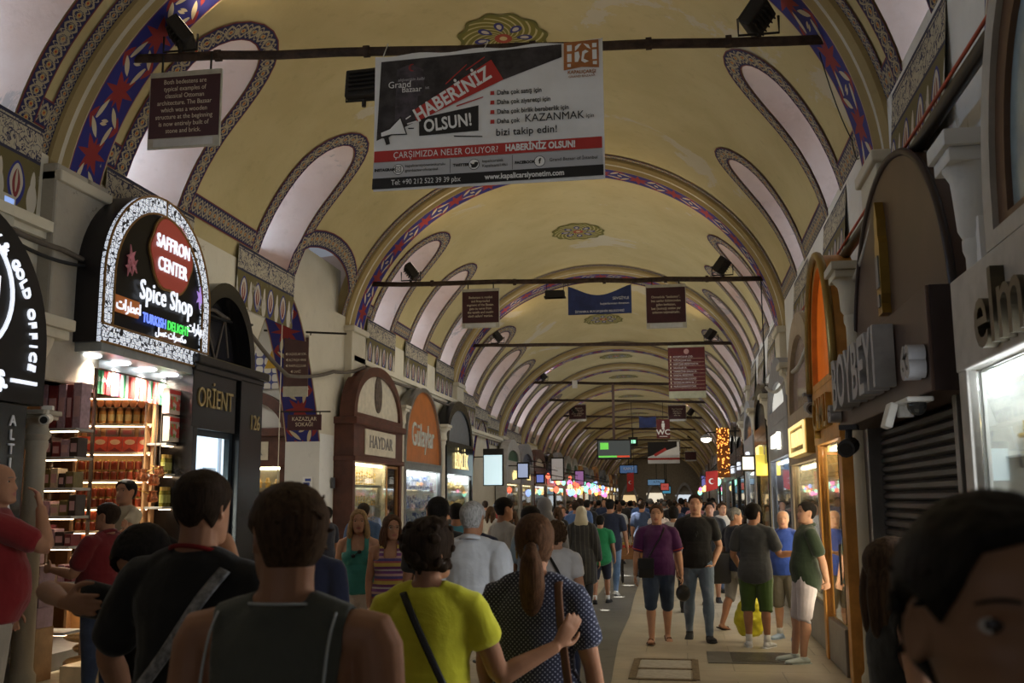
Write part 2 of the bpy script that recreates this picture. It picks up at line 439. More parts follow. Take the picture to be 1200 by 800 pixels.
for bi in range(len(RIBS)-1):
    ya, yb = RIBS[bi] + (RW/2 if bi else -9), RIBS[bi+1] - RW/2
    dz = BDZ[bi]; far = bi > 4
    if bi in BEND: dz = (ya, yb, *BEND[bi])
    if bi in NICH: NL, NR = NICH[bi]
    else:
        k = max(2, round((yb-ya)/2.6)); NL = [ya + (yb-ya)*(i+.5)/k for i in range(k)]; NR = NL
    wn = 1.3 if bi < 5 else 1.15
    holes = []; specs = []
    for left, lst, ss in ((True, NL, S_SILL_L), (False, NR, S_SILL_R)):
        for yc in lst:
            w = wn if left or bi > 2 else 1.05
            h = HN if left else HN*.95
            o = niche_outline(yc, w, h, ss)
            specs.append((left, yc, w, h, ss, o)); holes.append(o if left else mirror(o))
    s_low = s_of(170)
    lun = None
    if bi == 1:   # the side street's arch cuts into the foot of the vault
        lun = [(15.95 + .0, s_low+.001)] + [(17.75 + 1.75*math.cos(a), s_low + 1.0*math.sin(a)**.8) for a in [PI*(1-i/16) for i in range(1, 16)]] + [(19.5-.02, s_low+.001)]
        lun = [(max(y, 16.58), s) for y, s in lun]; holes.append(lun)
    vo, fo = cdt_sheet(ya, yb, s_low, STOT - s_of(172.5), holes, 16 if not far else 8, 48 if not far else 30)
    b = B(); vs = [b.bm.verts.new(V(p.x, p.y, dz)) for p in vo]
    for f in fo: b._f([vs[i] for i in f])
    o = b.build('ceiling', M_VAULT, smooth=True); tag(o, kind='structure')
    # painted borders
    b = B(); bw = .3 if bi < 3 else .27
    for left, yc, w, h, ss, out in specs:
        p = out if left else mirror(out)
        strip_path(b, p, dz, bw, side=1 if left else -1)
    for left, lst, ss in ((True, NL, S_SILL_L), (False, NR, S_SILL_R)):
        ed = [ya + (.16 if bi else 0)] + sorted(lst) + [yb-.16]
        for i in range(len(ed)-1):
            w = (wn if left or bi > 2 else 1.05)/2 + bw
            y0 = ed[i] + (w if i else 0); y1 = ed[i+1] - (w if i < len(ed)-2 else 0)
            if bi == 1 and left and y0 > 15: continue
            if y1-y0 > .1:
                pth = [(y0+(y1-y0)*q/4, ss) for q in range(5)]
                strip_path(b, pth if left else mirror(pth), dz, bw, side=1 if left else -1)
    for yy, sd in (((ya, -1),) if bi else ()) + ((yb, 1),):
        pth = [(yy, s_of(170) + (STOT-2*s_of(170))*q/60) for q in range(61)]
        strip_path(b, pth, dz, .2 if bi < 3 else .16, side=sd)
    if lun:
        strip_path(b, lun, dz, .34, side=1)
    tag(b.build('trim_%d' % (bi+1), M_BORDER, norm=False), kind='structure')
    # niche tunnels with windows
    for left, yc, w, h, ss, out in specs:
        nw += 1
        xo = -8.05 if left else 3.35
        b = B(); fr = []; bk = []
        pts = list(out)
        for p in pts:
            q = side_pt(p, left, dz); fr.append(q)
            zz = q.z + (.05 if p[1] > ss + .01 else .30)
            bk.append(Vector((xo, yc + (q.y-yc)*.86, zz)))
        # the sill keeps its height, the soffit drops towards the window
        zs = bk[0].z
        for q in bk: q.z = zs + (q.z-zs)*.8
        va = [b.bm.verts.new(p) for p in fr]; vb = [b.bm.verts.new(p) for p in bk]; n = len(va)
        for i in range(n): b._f((va[i], va[(i+1) % n], vb[(i+1) % n], vb[i]))
        t = b.build('wall_niche', M_NICHE, smooth=True, angle=40); tag(t, kind='structure')
        b = B(); zs_ = min(q.z for q in bk); zt_ = max(q.z for q in bk); zm = zs_ + (zt_-zs_)*.5
        bot = [q for q in bk if q.z <= zm]; i0 = [i for i, q in enumerate(bk) if q.z <= zm]; nL = max(i for i in i0 if i < len(bk)//2); nR = min(i for i in i0 if i > len(bk)//2)
        b._f([b.bm.verts.new(p) for p in bk[:nL+1] + bk[nR:]]); b.mi = 1; b._f([b.bm.verts.new(p) for p in bk[nL:nR+1]])
        win = b.build('window_%d' % nw, [M_PANE, M_NICHE]); tag(win, kind='structure')
        if bi < 4:
            b = B(); ys = [q.y for q in bk]; zt = max(q.z for q in bk[:nL+1]); e = .05 if left else -.05
            for yy in (min(ys)+.03, yc, max(ys)-.03): b.box((xo+e*.2, yy-.025, zs), (xo+e*1.5, yy+.025, zt))
            for f in (.0, .5, .97): b.box((xo+e*.2, min(ys), zs+(zt-zs)*f), (xo+e*1.5, max(ys), zs+(zt-zs)*f+.05))
            b.build('window_frame', M_IRON, win)
    # friezes under the niches
    if bi < 5:
        b = B()
        for left, yc, w, h, ss, out in specs:
            if bi == 1 and left and yc > 15: y0, y1 = yc-w/2-.75, yc+.9
            else: y0, y1 = yc-w/2-.45, yc+w/2+.45
            n = 8; x = -6.56 if left else 1.92
            zt = side_pt((yc, ss), left, dz).z - .02; zb = zt-.95
            lo = [Vector((x, y0+(y1-y0)*i/n, zb)) for i in range(n+1)]
            tx = side_pt((yc, ss), left, dz).x
            hi = [Vector((tx + (.03 if left else -.03), y0+(y1-y0)*i/n, zt)) for i in range(n+1)]
            b.strip(lo, hi, [(y1-y0)*i/n for i in range(n+1)])
        tag(b.build('trim_%d' % (bi+30), M_FRIEZE, norm=False), kind='structure')
# ribs: soffit band, moulding towards the street, cream back
def rib_profile(a, bb, dz, y, n=72, tl=.14, tr=.06):
    out = []
    for i in range(n+1):
        t = PI - tl - (PI-tl-tr)*i/n
        out.append(Vector((CX + a*math.cos(t), y, Z0 + dz + bb*math.sin(t))))
    return out
for ri in range(1, len(RIBS)):
    y0, y1 = RIBS[ri]-RW/2, RIBS[ri]+RW/2; dz = RDZ[ri]
    bdz = max(dz, BDZ[ri-1]); bd2 = BDZ[ri] if ri < len(BDZ) else dz
    n = 72 if ri < 5 else 40
    so0 = rib_profile(4.2, 3.65, dz, y0+.13, n); so1 = rib_profile(4.2, 3.65, dz, y1-.04, n)
    U = [0]
    for i in range(1, len(so0)): U.append(U[-1] + (so0[i]-so0[i-1]).length)
    b = B(); b.strip(so0, so1, [u/.72*.72 for u in U]); tag(b.build('trim_%d' % (ri+60), M_BAND, norm=False, smooth=True), kind='structure')
    rings = [rib_profile(4.6, 4.05 + .35, max(dz, bdz), y0-.02, n), rib_profile(4.33, 3.78, dz, y0-.02, n), rib_profile(4.27, 3.72, dz, y0+.03, n), rib_profile(4.265, 3.715, dz, y0+.09, n), rib_profile(4.2, 3.65, dz, y0+.13, n)]
    b = B(); vr = [[b.bm.verts.new(p) for p in r] for r in rings]
    for k in range(len(vr)-1):
        b.mi = 1 if k in (0, 1) else (0 if k == 2 else 1)
        if k == 0: b.mi = 0 if bdz - dz > .3 else 1
        for i in range(len(vr[0])-1): b._f((vr[k][i], vr[k][i+1], vr[k+1][i+1], vr[k+1][i]))
    back = [rib_profile(4.2, 3.65, dz, y1-.04, n), rib_profile(4.42, 3.87, dz, y1+.02, n)]
    vr = [[b.bm.verts.new(p) for p in r] for r in back]; b.mi = 0
    for i in range(len(vr[0])-1): b._f((vr[0][i], vr[0][i+1], vr[1][i+1], vr[1][i]))
    tag(b.build('beam_arch', [M_CREAM, M_MOULD], smooth=True, angle=30), kind='structure')
# rosettes painted on the crown
def m_rosette():
    k = NT('painted_rosette'); u, v = uvsep(k)
    x = k.math('SUBTRACT', u, .5); y = k.math('SUBTRACT', v, .5)
    r = k.math('SQRT', k.math('ADD', k.math('MULTIPLY', x, x), k.math('MULTIPLY', y, y))); a = k.math('ARCTAN2', y, x)
    wave = k.math('MULTIPLY', k.math('SINE', k.math('MULTIPLY', a, 12)), .02)
    col = k.mix(k.math('LESS_THAN', k.math('ABSOLUTE', k.math('SINE', k.math('ADD', k.math('MULTIPLY', a, 9), k.math('MULTIPLY', r, 40)))), .45), (.16, .14, .025), (.42, .36, .18))
    dots = k.math('LESS_THAN', k.math('ADD', k.math('POWER', k.math('MULTIPLY', k.math('SUBTRACT', r, .22), 12), 2.0), k.math('POWER', k.math('MULTIPLY', k.math('SINE', k.math('MULTIPLY', a, 4)), 1.3), 2.0)), 1.0)
    col = k.mix(dots, col, (.03, .03, .16))
    ring = k.math('LESS_THAN', k.math('ADD', k.math('POWER', k.math('MULTIPLY', k.math('SUBTRACT', r, .22), 22), 2.0), k.math('POWER', k.math('MULTIPLY', k.math('SINE', k.math('MULTIPLY', a, 4)), 2.2), 2.0)), 1.0)
    col = k.mix(ring, col, (.45, .4, .34)); col = k.mix(k.math('LESS_THAN', r, .09), col, (.3, .05, .03)); col = k.mix(k.math('LESS_THAN', r, .04), col, (.5, .4, .2))
    edge = k.math('GREATER_THAN', k.math('ADD', r, wave), .42); col = k.mix(edge, col, (.13, .12, .03)); k.col(col)
    al = k.math('LESS_THAN', k.math('ADD', r, wave), .46); k.L.new(al, k.b.inputs['Alpha'])
    k.b.inputs['Roughness'].default_value = .85
    return k.m
M_ROS = m_rosette()
for bi in range(1, 8):
    yc = {1: 14.15, 2: 25.3}.get(bi, (RIBS[bi]+RIBS[bi+1])/2); dz = BDZ[bi]; b = B()
    if bi in BEND: dz = (RIBS[bi]+RW/2, RIBS[bi+1]-RW/2, *BEND[bi])
    sc = STOT/2 - .12; W_, L_ = (.72, .85) if bi < 3 else (.7, .7)
    uv = b.bm.loops.layers.uv.verify(); n = 10
    g = [[b.bm.verts.new(V(yc + L_*(2*j/n-1), sc + W_*(2*i/n-1), dz, -.015)) for j in range(n+1)] for i in range(n+1)]
    for i in range(n):
        for j in range(n):
            f = b._f((g[i][j], g[i+1][j], g[i+1][j+1], g[i][j+1]))
            for l, (p, q) in zip(f.loops, ((i, j), (i+1, j), (i+1, j+1), (i, j+1))): l[uv].uv = (p/n, q/n)
    tag(b.build('trim_%d' % (bi+90), M_ROS, norm=False, smooth=True), kind='structure')
# ---------------------------------------------------------------- floodlights and rods
M_FLOODGLASS = m_emit('floodlight_glass', (1, .82, .55), 2.0)
def floodlight(loc, tgt, label, watts=FLOOD, lit=True, size=1.0):
    t = empty('floodlight', loc, 0, label, 'floodlight', 'floodlights on the tie rods')
    d = Vector((.72 if loc[0] < -2 else -.72, .25, .62)).normalized() if lit else (Vector(tgt)-Vector(loc)).normalized(); q = d.to_track_quat('Z', 'Y').to_matrix().to_4x4()
    Mh = Matrix.Translation((0, 0, .2*size)) @ q @ Matrix.Diagonal((size, size, size, 1))
    b = B(); b.box((-.2, -.16, -.06), (.2, .16, .06), .02, Mh)
    for i in range(5): b.box((-.15, -.1+i*.05-.006, -.10), (.15, -.1+i*.05+.006, -.06), 0, Mh)
    b.box((-.19, -.15, .06), (.19, .15, .085), 0, Mh); b.build('housing', M_IRON, t)
    b = B(); b.box((-.16, -.12, .08), (.16, .12, .092), 0, Mh); b.build('glass', M_FLOODGLASS if lit else mat('dark_glass', (.04, .05, .06), .1), t)
    b = B(); b.tube([(-.2*size, 0, .2*size), (-.2*size, 0, .02), (.2*size, 0, .02), (.2*size, 0, .2*size)], .014, 6); b.tube([(0, 0, -.05), (0, 0, .03)], .025, 8); b.build('bracket', M_IRON, t)
    if lit:
        l = bpy.data.lights.new('flood', 'SPOT'); l.energy = watts; l.color = (1, .76, .46); l.spot_size = math.radians(125); l.spot_blend = .8; l.shadow_soft_size = .12
        lo = bpy.data.objects.new('flood', l); COL.objects.link(lo)
        lo.location = Vector(loc) + Vector((0, 0, .2*size)) + d*.12*size
        lo.rotation_euler = d.to_track_quat('-Z', 'Y').to_euler()
    return t
RODZ = [None, (6.66, 6.27), (6.15, 5.97), (6.33, 6.18), (6.1, 5.82), (5.93, 5.66), (5.66, 5.43), (5.66, 5.44), (5.42, 5.3), (5.3, 5.2), (5.2, 5.2), (5.2, 5.1)]
ordw = ['nearest, above the big banner', 'second, carrying the blue pennant', 'third, carrying the street directory', 'fourth, with a white box clipped on', 'fifth, carrying the left text board', 'sixth, above the round lamp', 'seventh, behind the pendant sign', 'eighth, far down the vault', 'ninth, far down the vault', 'tenth, near the far end', 'eleventh, at the far end']
def rod_z(ri, x):
    a, b_ = RODZ[ri]; return a + (b_-a)*(x+5.9)/7.5
for ri in range(1, 12):
    zl, zr = RODZ[ri]; y = RIBS[ri]; b = B()
    pts = [(-6.2 + 8.05*i/12, y + .0, rod_z(ri, -6.2+8.05*i/12) + (random.uniform(-.015, .015))) for i in range(13)]
    b.tube(pts, .052 if ri == 1 else .05, 8)
    o = b.build('tie_rod', M_RUST, smooth=True); tag(o, 'rusty iron tie rod across the vault, ' + ordw[ri-1], 'tie rod', 'iron tie rods')
    if ri < 3:
        for x in (-4.9, -3.2, -1.4, -.2, .6): b = B(); b.tube([(x-.03, y, rod_z(ri, x)), (x+.03, y, rod_z(ri, x))], .068, 8); b.build('clamp', M_RUST, o)
FL = [(1, -5.35, (-6.5, 11.5, 8), 'black floodlight over the wooden-bazaar text board'), (1, .9, (2.2, 12, 8), 'black floodlight at the banner rod end nearest the brown arch'),
      (2, -5.35, (-6.3, 22, 7.6), 'black floodlight beside the first maroon board of the second rod'), (2, .9, (1.6, 22.5, 7.8), 'black floodlight on the second rod, above the orange arch side'),
      (3, -5.3, (-6.3, 32, 7.4), 'black floodlight left of the pierced ochre crown on the third rod'), (3, .95, (1.6, 32, 7.6), 'black floodlight just above the street directory board'),
      (4, -5.0, (-6.3, 40, 6.6), 'small black floodlight left of the white box on the fourth rod'), (4, .9, (1.6, 40, 6.4), 'small black floodlight behind the street directory board'),
      (6, -4.9, (-6.3, 50, 6.2), 'tiny black floodlight above the left text board'), (6, .5, (1.6, 50, 6.2), 'tiny black floodlight beside the far small text board'),
      (8, .6, (1.6, 66, 6), 'tiny black floodlight above the far banner')]
for ri, x, tgt, lb in FL:
    floodlight((x, RIBS[ri], rod_z(ri, x)+.05), tgt, lb, FLOOD*(1.0 if ri < 3 else .9))
floodlight((-2.72-.5, 10.0, 5.95), (-2.8, 16, 5.2), 'black floodlight hung at the corner of the big banner', 0, False, 1.0)
# ================================================================ floor, walls
def m_floor():
    k = NT('worn_stone_paving'); p = k.pos()
    br = k.n('ShaderNodeTexBrick'); k.L.new(k.pos((1, 1, 1)), br.inputs['Vector'])
    br.inputs['Scale'].default_value = 1; br.inputs['Brick Width'].default_value = .95; br.inputs['Row Height'].default_value = .62; br.inputs['Mortar Size'].default_value = .007
    br.inputs['Color1'].default_value = (.36, .31, .22, 1); br.inputs['Color2'].default_value = (.43, .37, .27, 1); br.inputs['Mortar'].default_value = (.2, .17, .12, 1)
    col = k.mix(k.math('MULTIPLY', k.ramp(k.noise(p, 1.1, 6, .65), .35, .7), .55), br.outputs[0], (.26, .23, .17))
    col = k.mix(k.ramp(k.noise(p, 14, 4, .6), .62, .7), col, (.27, .23, .18)); k.col(col)
    k.set(k.b.inputs['Roughness'], k.math('ADD', k.math('MULTIPLY', k.noise(p, 2.5, 5, .6), .35), .22)); k.bump(k.math('ADD', br.outputs[1], k.math('MULTIPLY', k.noise(p, 9, 4), -.3)), -.25, .006)
    return k.m
M_FLOOR = m_floor(); M_DRAIN = m_plaster('grey_granite', (.115, .11, .10), (.15, .145, .13), (.08, .08, .075), 3, .6)
M_DRAIN.node_tree.nodes['Principled BSDF'].inputs['Roughness'].default_value = .45
b = B(); b.box((-14.5, -8, -.15), (4.5, 112, 0)); tag(b.build('floor', M_FLOOR), kind='structure')
# the dark drain strip wanders a little along the street
dl = [(-1.15, 6, .5), (-1.2, 10.4, .46), (-1.27, 13.3, .42), (-1.45, 16, .6), (-1.6, 19.1, .68), (-1.7, 26, .68), (-1.75, 40, .68), (-1.75, 100, .68)]
b = B(); n = len(dl); lo = [[b.bm.verts.new((x, y, z)) for x, y, w in dl] for z in (.004, )]; hi = [b.bm.verts.new((x+w, y, .004)) for x, y, w in dl]
for i in range(n-1): b._f((lo[0][i], hi[i], hi[i+1], lo[0][i+1]))
tag(b.build('floor_drain_strip', M_DRAIN), kind='structure')
def cover(x0, y0, x1, y1, label, style):
    t = empty('manhole_cover', ((x0+x1)/2, (y0+y1)/2, .002), 0, label, 'manhole cover'); w, h = (x1-x0)/2, (y1-y0)/2
    fm = mat('rusted_frame', (.20, .15, .09), .6, .3, .3, 20); im = mat('cover_slab', (.36, .33, .27), .7, 0, .15, 12)
    if style == 'frame':
        b = B()
        for s_ in (-1, 1): b.box((s_*w-.035, -h, 0), (s_*w+.035, h, .008)); b.box((-w, s_*h-.035, 0), (w, s_*h+.035, .008))
        b.box((-w, -.03, 0), (w, .03, .008)); b.build('frame', fm, t)
        for s_ in (-1, 1):
            b = B(); b.box((-w+.05, s_*h/2-h/2+.06, 0), (w-.05, s_*h/2+h/2-.06, .005)); b.build('slab', im, t)
    else:
        b = B(); b.box((-w, -h, 0), (w, h, .006)); b.build('surround', mat('iron_surround', (.16, .15, .13), .5, .4), t)
        b = B(); b.box((-w*.4, -h*.8, .006), (w*1.3, h*.85, .010)); b.build('plate', mat('iron_plate', (.11, .10, .09), .45, .6, .3, 30, .5), t)
cover(-.55, 10.55, .08, 11.85, 'rust-framed twin manhole cover set in the beige paving', 'frame')
cover(.22, 11.65, 1.1, 12.5, 'dark iron manhole plate by the green-polo man\'s shoes', 'plate')
# --- left wall
def flat_wall(name, x, ya, yb, zt, holes, m, flip=False):
    pts, edges = [], []
    def loop(l):
        k = len(pts); pts.extend(Vector(p) for p in l); edges.extend((k+i, k+(i+1) % len(l)) for i in range(len(l)))
    loop([(ya, 0), (yb, 0), (yb, zt), (ya, zt)])
    for h in holes: loop(h)
    def inside(p, h):
        c = False; j = len(h)-1
        for i in range(len(h)):
            if (h[i][1] > p[1]) != (h[j][1] > p[1]) and p[0] < (h[j][0]-h[i][0])*(p[1]-h[i][1])/(h[j][1]-h[i][1]) + h[i][0]: c = not c
            j = i
        return c
    vo, eo, fo, *_ = delaunay_2d_cdt(pts, edges, [], 0, 1e-5)
    b = B(); vs = [b.bm.verts.new((x, p.x, p.y)) for p in vo]
    for f in fo:
        c = sum((vo[i] for i in f), Vector((0, 0)))/len(f)
        if not any(inside(c, h) for h in holes): b._f([vs[i] for i in f])
    return tag(b.build(name, m, norm=False), kind='structure')
def pointed(yc, hw, zs, zt, n=10):
    """pointed arch from foot to foot in (y, z)"""
    l = [(yc-hw + hw*(i/n), zs + (zt-zs)*(math.sin(PI/2*i/n)**.85)*.93 + (zt-zs)*.07*(i/n)) for i in range(n+1)]
    r = [(2*yc-y, z) for y, z in reversed(l[:-1])]
    return l + r
SPICE = (9.5, 12.1, 3.5)
arch_o = pointed(16.35, 1.8, 2.85, 5.34)
hole_st = [(14.55, 0.0)] + arch_o + [(18.15, 0.0)]
hole_st = [(y, max(z, .001)) for y, z in hole_st]
XL, XR = -6.58, 2.0
flat_wall('wall_left', XL, -9, 9.0, 5.45, [], M_STONE)
flat_wall('wall_left', XL, 9.0, 14.3, 5.42, [[(SPICE[0], .001), (SPICE[1], .001), (SPICE[1], SPICE[2]), (SPICE[0], SPICE[2])]], M_WALLC)
flat_wall('wall_left', XL-.005, 14.3, 19.9, 5.42, [hole_st], M_CREAM)
flat_wall('wall_left', XL, 19.9, 29.7, 5.35, [], M_WALLC)
flat_wall('wall_left', XL, 29.7, 104, 4.75, [], M_CREAM)
flat_wall('wall_left', -6.74, 16.56, 19.6, 6.4, [[(16.6, .01), (18.6, .01), (18.6, 5.3), (16.6, 5.3)]], M_CREAM)
# intrados of the side street's arch with its painted band
b = B(); A0 = [(-6.575, y, z) for y, z in arch_o]; A1 = [(-7.25, y, z) for y, z in arch_o]; U = [0]
for i in range(1, len(A0)): U.append(U[-1] + (Vector(A0[i])-Vector(A0[i-1])).length)
b.strip(A0, A1, U); tag(b.build('trim_20', M_BAND, norm=False, smooth=True), kind='structure')
b = B(); b.box((-7.25, 18.15, 0), (XL, 18.9, 3.0)); b.box((-7.25, 13.8, 0), (XL, 14.55, 3.0)); tag(b.build('wall_jamb', M_WHITE), kind='structure')
# the side street itself
b = B(); b.box((-14.2, 18.5, 0), (-7.1, 18.7, 7)); tag(b.build('wall_side_street', M_WHITE), kind='structure')
b = B(); b.box((-14.2, 13.6, 0), (-7.1, 13.8, 7)); b.box((-14.2, 13.8, 0), (-14.0, 18.5, 7)); tag(b.build('wall_side_street_end', M_WHITE), kind='structure')
b = B(); pr = [(16.15 + 2.36*math.cos(PI*i/20), 4.2 + 1.9*math.sin(PI*i/20)) for i in range(21)]
b.strip([(-7.1, y, z) for y, z in pr], [(-14.1, y, z) for y, z in pr], list(range(21))); tag(b.build('ceiling_side_street', M_WHITE, smooth=True), kind='structure')
def m_tiles():
    k = NT('blue_white_tile_paint'); p = k.coord('Object', (6, 6, 6)); q = k.sep(p)
    a = k.math('ADD', k.math('SINE', k.math('MULTIPLY', k.math('ADD', q[0], q[2]), 3.2)), k.math('SINE', k.math('MULTIPLY', k.math('SUBTRACT', q[0], q[2]), 3.2)))
    k.col(k.mix(k.math('LESS_THAN', k.math('ABSOLUTE', a), .42), (.62, .6, .55), (.04, .05, .22))); return k.m
b = B(); b.box((-8.55, 18.455, 3.88), (-7.12, 18.49, 5.4)); tag(b.build('trim_21', m_tiles()), kind='structure')
l = bpy.data.lights.new('side_street_area', 'AREA'); l.energy = 55; l.size = 1.2; l.color = (1, .93, .8)  # area light over the side street, without a lamp body
lo = bpy.data.objects.new('side_street_light', l); COL.objects.link(lo); lo.location = (-10, 16.2, 5.2)
# --- right wall
flat_wall('wall_right', XR, -9, 29.7, 5.5, [], M_WHITE)
flat_wall('wall_right', XR, 29.7, 104, 4.8, [], M_CREAM)
# end of the street
b = B(); b.box((-7.2, 103.2, 0), (2.6, 104.3, 9)); tag(b.build('wall_end', mat('dark_far_wall', (.2, .17, .13), .8)), kind='structure')
# ledges and rib corbels
b = B()
for ya, yb in ((-3, 14.4), (19.6, 29.6), (30, 103)):
    b.box((XL-.02, ya, 4.55 if ya < 25 else 3.9), (XL+.16, yb, 4.66 if ya < 25 else 4.0)); b.box((XL-.02, ya, 4.48 if ya < 25 else 3.84), (XL+.09, yb, 4.56 if ya < 25 else 3.9))
tag(b.build('trim_22', M_WALLC), kind='structure')
b = B()
for ri in range(1, 8):
    y, dz = RIBS[ri], RDZ[ri]
    b.box((XL-.1, y-.45, 3.0), (XL+.16, y+.45, 5.2+dz), .02); b.box((XL-.1, y-.5, 5.12+dz), (XL+.22, y+.5, 5.24+dz), .02)
    b.box((XR-.13, y-.42, 3.0), (XR+.1, y+.42, 4.9+dz), .02); b.box((XR-.18, y-.47, 4.83+dz), (XR+.1, y+.47, 4.95+dz), .02)
tag(b.build('trim_23', M_CREAM), kind='structure')
b = B(); b.box((XL-.1, 9.5, 3.0), (XL+.17, 10.5, 5.32), .03); tag(b.build('trim_24', M_STONE), kind='structure')
# ---------------------------------------------------------------- cables and pipes on the walls
M_CAB = mat('black_cable', (.02, .02, .02), .6); M_CABG = mat('grey_dusty_cable', (.12, .10, .08), .8); M_RED = mat('red_cable', (.45, .07, .03), .5)
def cable(name, pts, r, m, label, cat='cable', sag=0, seg=10, grp=None):
    P = []
    for i in range(len(pts)-1):
        a, c = Vector(pts[i]), Vector(pts[i+1])
        for q in range(seg): t = q/seg; P.append(a.lerp(c, t) - Vector((0, 0, 4*sag*t*(1-t))))
    P.append(Vector(pts[-1])); b = B(); b.tube(P, r, 6)
    return tag(b.build(name, m, smooth=True), label, cat, grp)
cable('cable', [(-6.36, y, 4.42+.06*math.sin(y*1.7)) for y in (6.5, 8, 9.6, 11.4, 13.2, 14.4)], .03, M_CABG, 'dusty grey cable run along the ledge over the spice shop', sag=.05)
cable('cable', [(-6.33, y, 4.34+.05*math.sin(y*2.3)) for y in (6.5, 8.3, 10, 12, 14.4)], .02, M_CAB, 'thin black cable drooping under the ledge over the spice shop', sag=.09)
cable('cable', [(-6.4, 12.9, 4.4), (-6.38, 13.3, 3.7), (-6.4, 13.6, 4.35), (-6.4, 13.75, 3.8)], .018, M_CABG, 'looped grey cable hanging on the yellowish wall over the black shop')
cable('cable', [(-6.42, 14.4, 4.35), (-6.5, 16.3, 3.85), (-6.5, 18.6, 4.2), (-6.35, 20, 4.45), (-6.35, 24, 4.45), (-6.35, 29.5, 4.4)], .035, M_CABG, 'grey cable bundle crossing the side street arch to the brown shops', sag=.05)
cable('cable', [(-6.1, 6.9, 5.6), (-6.12, 7.7, 4.6), (-6.15, 8.1, 4.4)], .03, M_CAB, 'black cable hanging beside the window at the picture\'s edge')
cable('pipe', [(1.78, 3.5, 4.3), (1.78, 14.6, 4.3)], .055, mat('black_pipe', (.02, .018, .016), .35), 'thick black pipe running along the white wall over the brown arch', 'pipe')
cable('cable', [(1.74, 3.5, 4.37), (1.74, 14.6, 4.37)], .014, M_RED, 'red cable clipped on top of the black pipe')
cable('cable', [(1.74, 8.8, 4.33), (1.66, 11, 3.75), (1.62, 12.6, 3.85), (1.6, 15.5, 3.6), (1.6, 19.5, 3.8)], .03, mat('pale_cable', (.38, .36, .32), .7), 'pale cable sagging from column to column', sag=.18)
cable('cable', [(1.5, 10.15, 6.2), (1.78, 10.25, 5.3), (1.92, 10.7, 5.25)], .006, M_CAB, 'thin black cable looping from the banner rod end', sag=.08)
cable('cable', [(1.62, 19.9, 5.95), (1.75, 21.5, 4.2)], .012, M_CAB, 'thin black cable down from the second rod end')
# ---------------------------------------------------------------- banner
DZL = .0
M_PVC = mat('white_banner_cloth', (.72, .72, .72), .6, var=.05, scale=3)
M_BLK = mat('print_black', (.018, .017, .018), .6, var=0); M_PRED = mat('print_red', (.42, .03, .025), .6, var=0); M_PWH = mat('print_white', (.75, .75, .74), .6, var=0)
M_PGREY = mat('print_grey', (.42, .42, .44), .6, var=0); M_MAROON = mat('maroon_board', (.05, .012, .016), .5, var=.1); M_CRTXT = mat('cream_print', (.62, .54, .40), .6, var=0)
M_BRONZE = mat('print_bronze', (.36, .13, .04), .5, var=.25, scale=3); M_PBLUE = mat('print_navy', (.02, .035, .13), .6, var=.3, scale=3)
YB = 9.86
def bp(px, py): return (-3.04 + (px-22)/1160*2.37, 6.37 - (py-48)/700*1.44)
ban = empty('banner', (-1.86, YB, 4.93), 0, 'white, black and red printed banner hanging from the nearest rod', 'banner')
def loc(u, z, y=0): return (u+1.86, y, z-4.93)
b = B(); n, m_ = 30, 8
def wv(u, z): return .012*math.sin(u*9)*(.4+z*.3) + .006*math.sin(z*7)
for sgn in (0, 1):
    g = [[b.bm.verts.new((loc(*bp(12 + (1185-12)*i/n + (8-16*i/n)*(1-j/m_)*0, 40 + 715*j/m_))[0], .012*sgn + .004, loc(0, bp(0, 40+715*j/m_ + 6*math.sin(i*.8)*(1-j/m_))[1])[2])) for j in range(m_+1)] for i in range(n+1)]
    for i in range(n):
        for j in range(m_): b._f((g[i][j], g[i+1][j], g[i+1][j+1], g[i][j+1]))
b.build('sheet', M_PVC, ban, smooth=True)
def bpoly(name, pts, m, lay=1):
    b = B(); b.prism([(loc(*bp(x, y))[0], loc(*bp(x, y))[2]) for x, y in pts], .0012, (0, -.0015*lay, 0), (1, 0, 0), (0, 0, 1), (0, -1, 0)); return b.build(name, m, ban)
def btext(s_, px, py, cap, m, align='CENTER', ang=0, sx=1, bold=0, space=1, lay=4, shear=0):
    u, z = bp(px, py); a = math.radians(ang)
    return text('lettering', s_, cap/700*1.44/.727, (u+1.86, -.0015*lay-.001, z-4.93), (math.cos(a), 0, math.sin(a)), (-math.sin(a), 0, math.cos(a)), m, ban, align, .0008, bold, sx, space, shear)
bpoly('dark_photo_panel', [(46, 72), (980, 50), (980, 118), (680, 215), (240, 400), (26, 492)], mat('dim_photo_print', (.035, .03, .032), .6, var=.6, scale=5))
bpoly('doorway_print', [(130, 120), (200, 95), (270, 130), (275, 260), (240, 270), (240, 390), (120, 400), (125, 260)], mat('dim_photo_print_light', (.055, .045, .055), .6, var=.5, scale=8), 2)
bpoly('red_panel', [(218, 345), (622, 104), (684, 214), (236, 404)], M_PRED, 3)
bpoly('black_panel', [(248, 388), (556, 340), (556, 472), (250, 480)], M_BLK, 2)
bpoly('red_stripe', [(16, 548), (1174, 542), (1174, 600), (14, 606)], M_PRED, 2)
bpoly('grey_strip', [(12, 608), (1174, 604), (1176, 684), (10, 690)], M_PGREY, 2)
bpoly('black_strip', [(8, 690), (1178, 684), (1178, 738), (6, 746)], M_BLK, 2)
for q in ([(384, 214), (494, 118), (496, 122), (388, 218)], [(490, 148), (588, 84), (588, 90), (494, 152)], [(440, 334), (580, 296), (580, 301), (444, 340)]): bpoly('red_dash', q, M_PRED, 3)
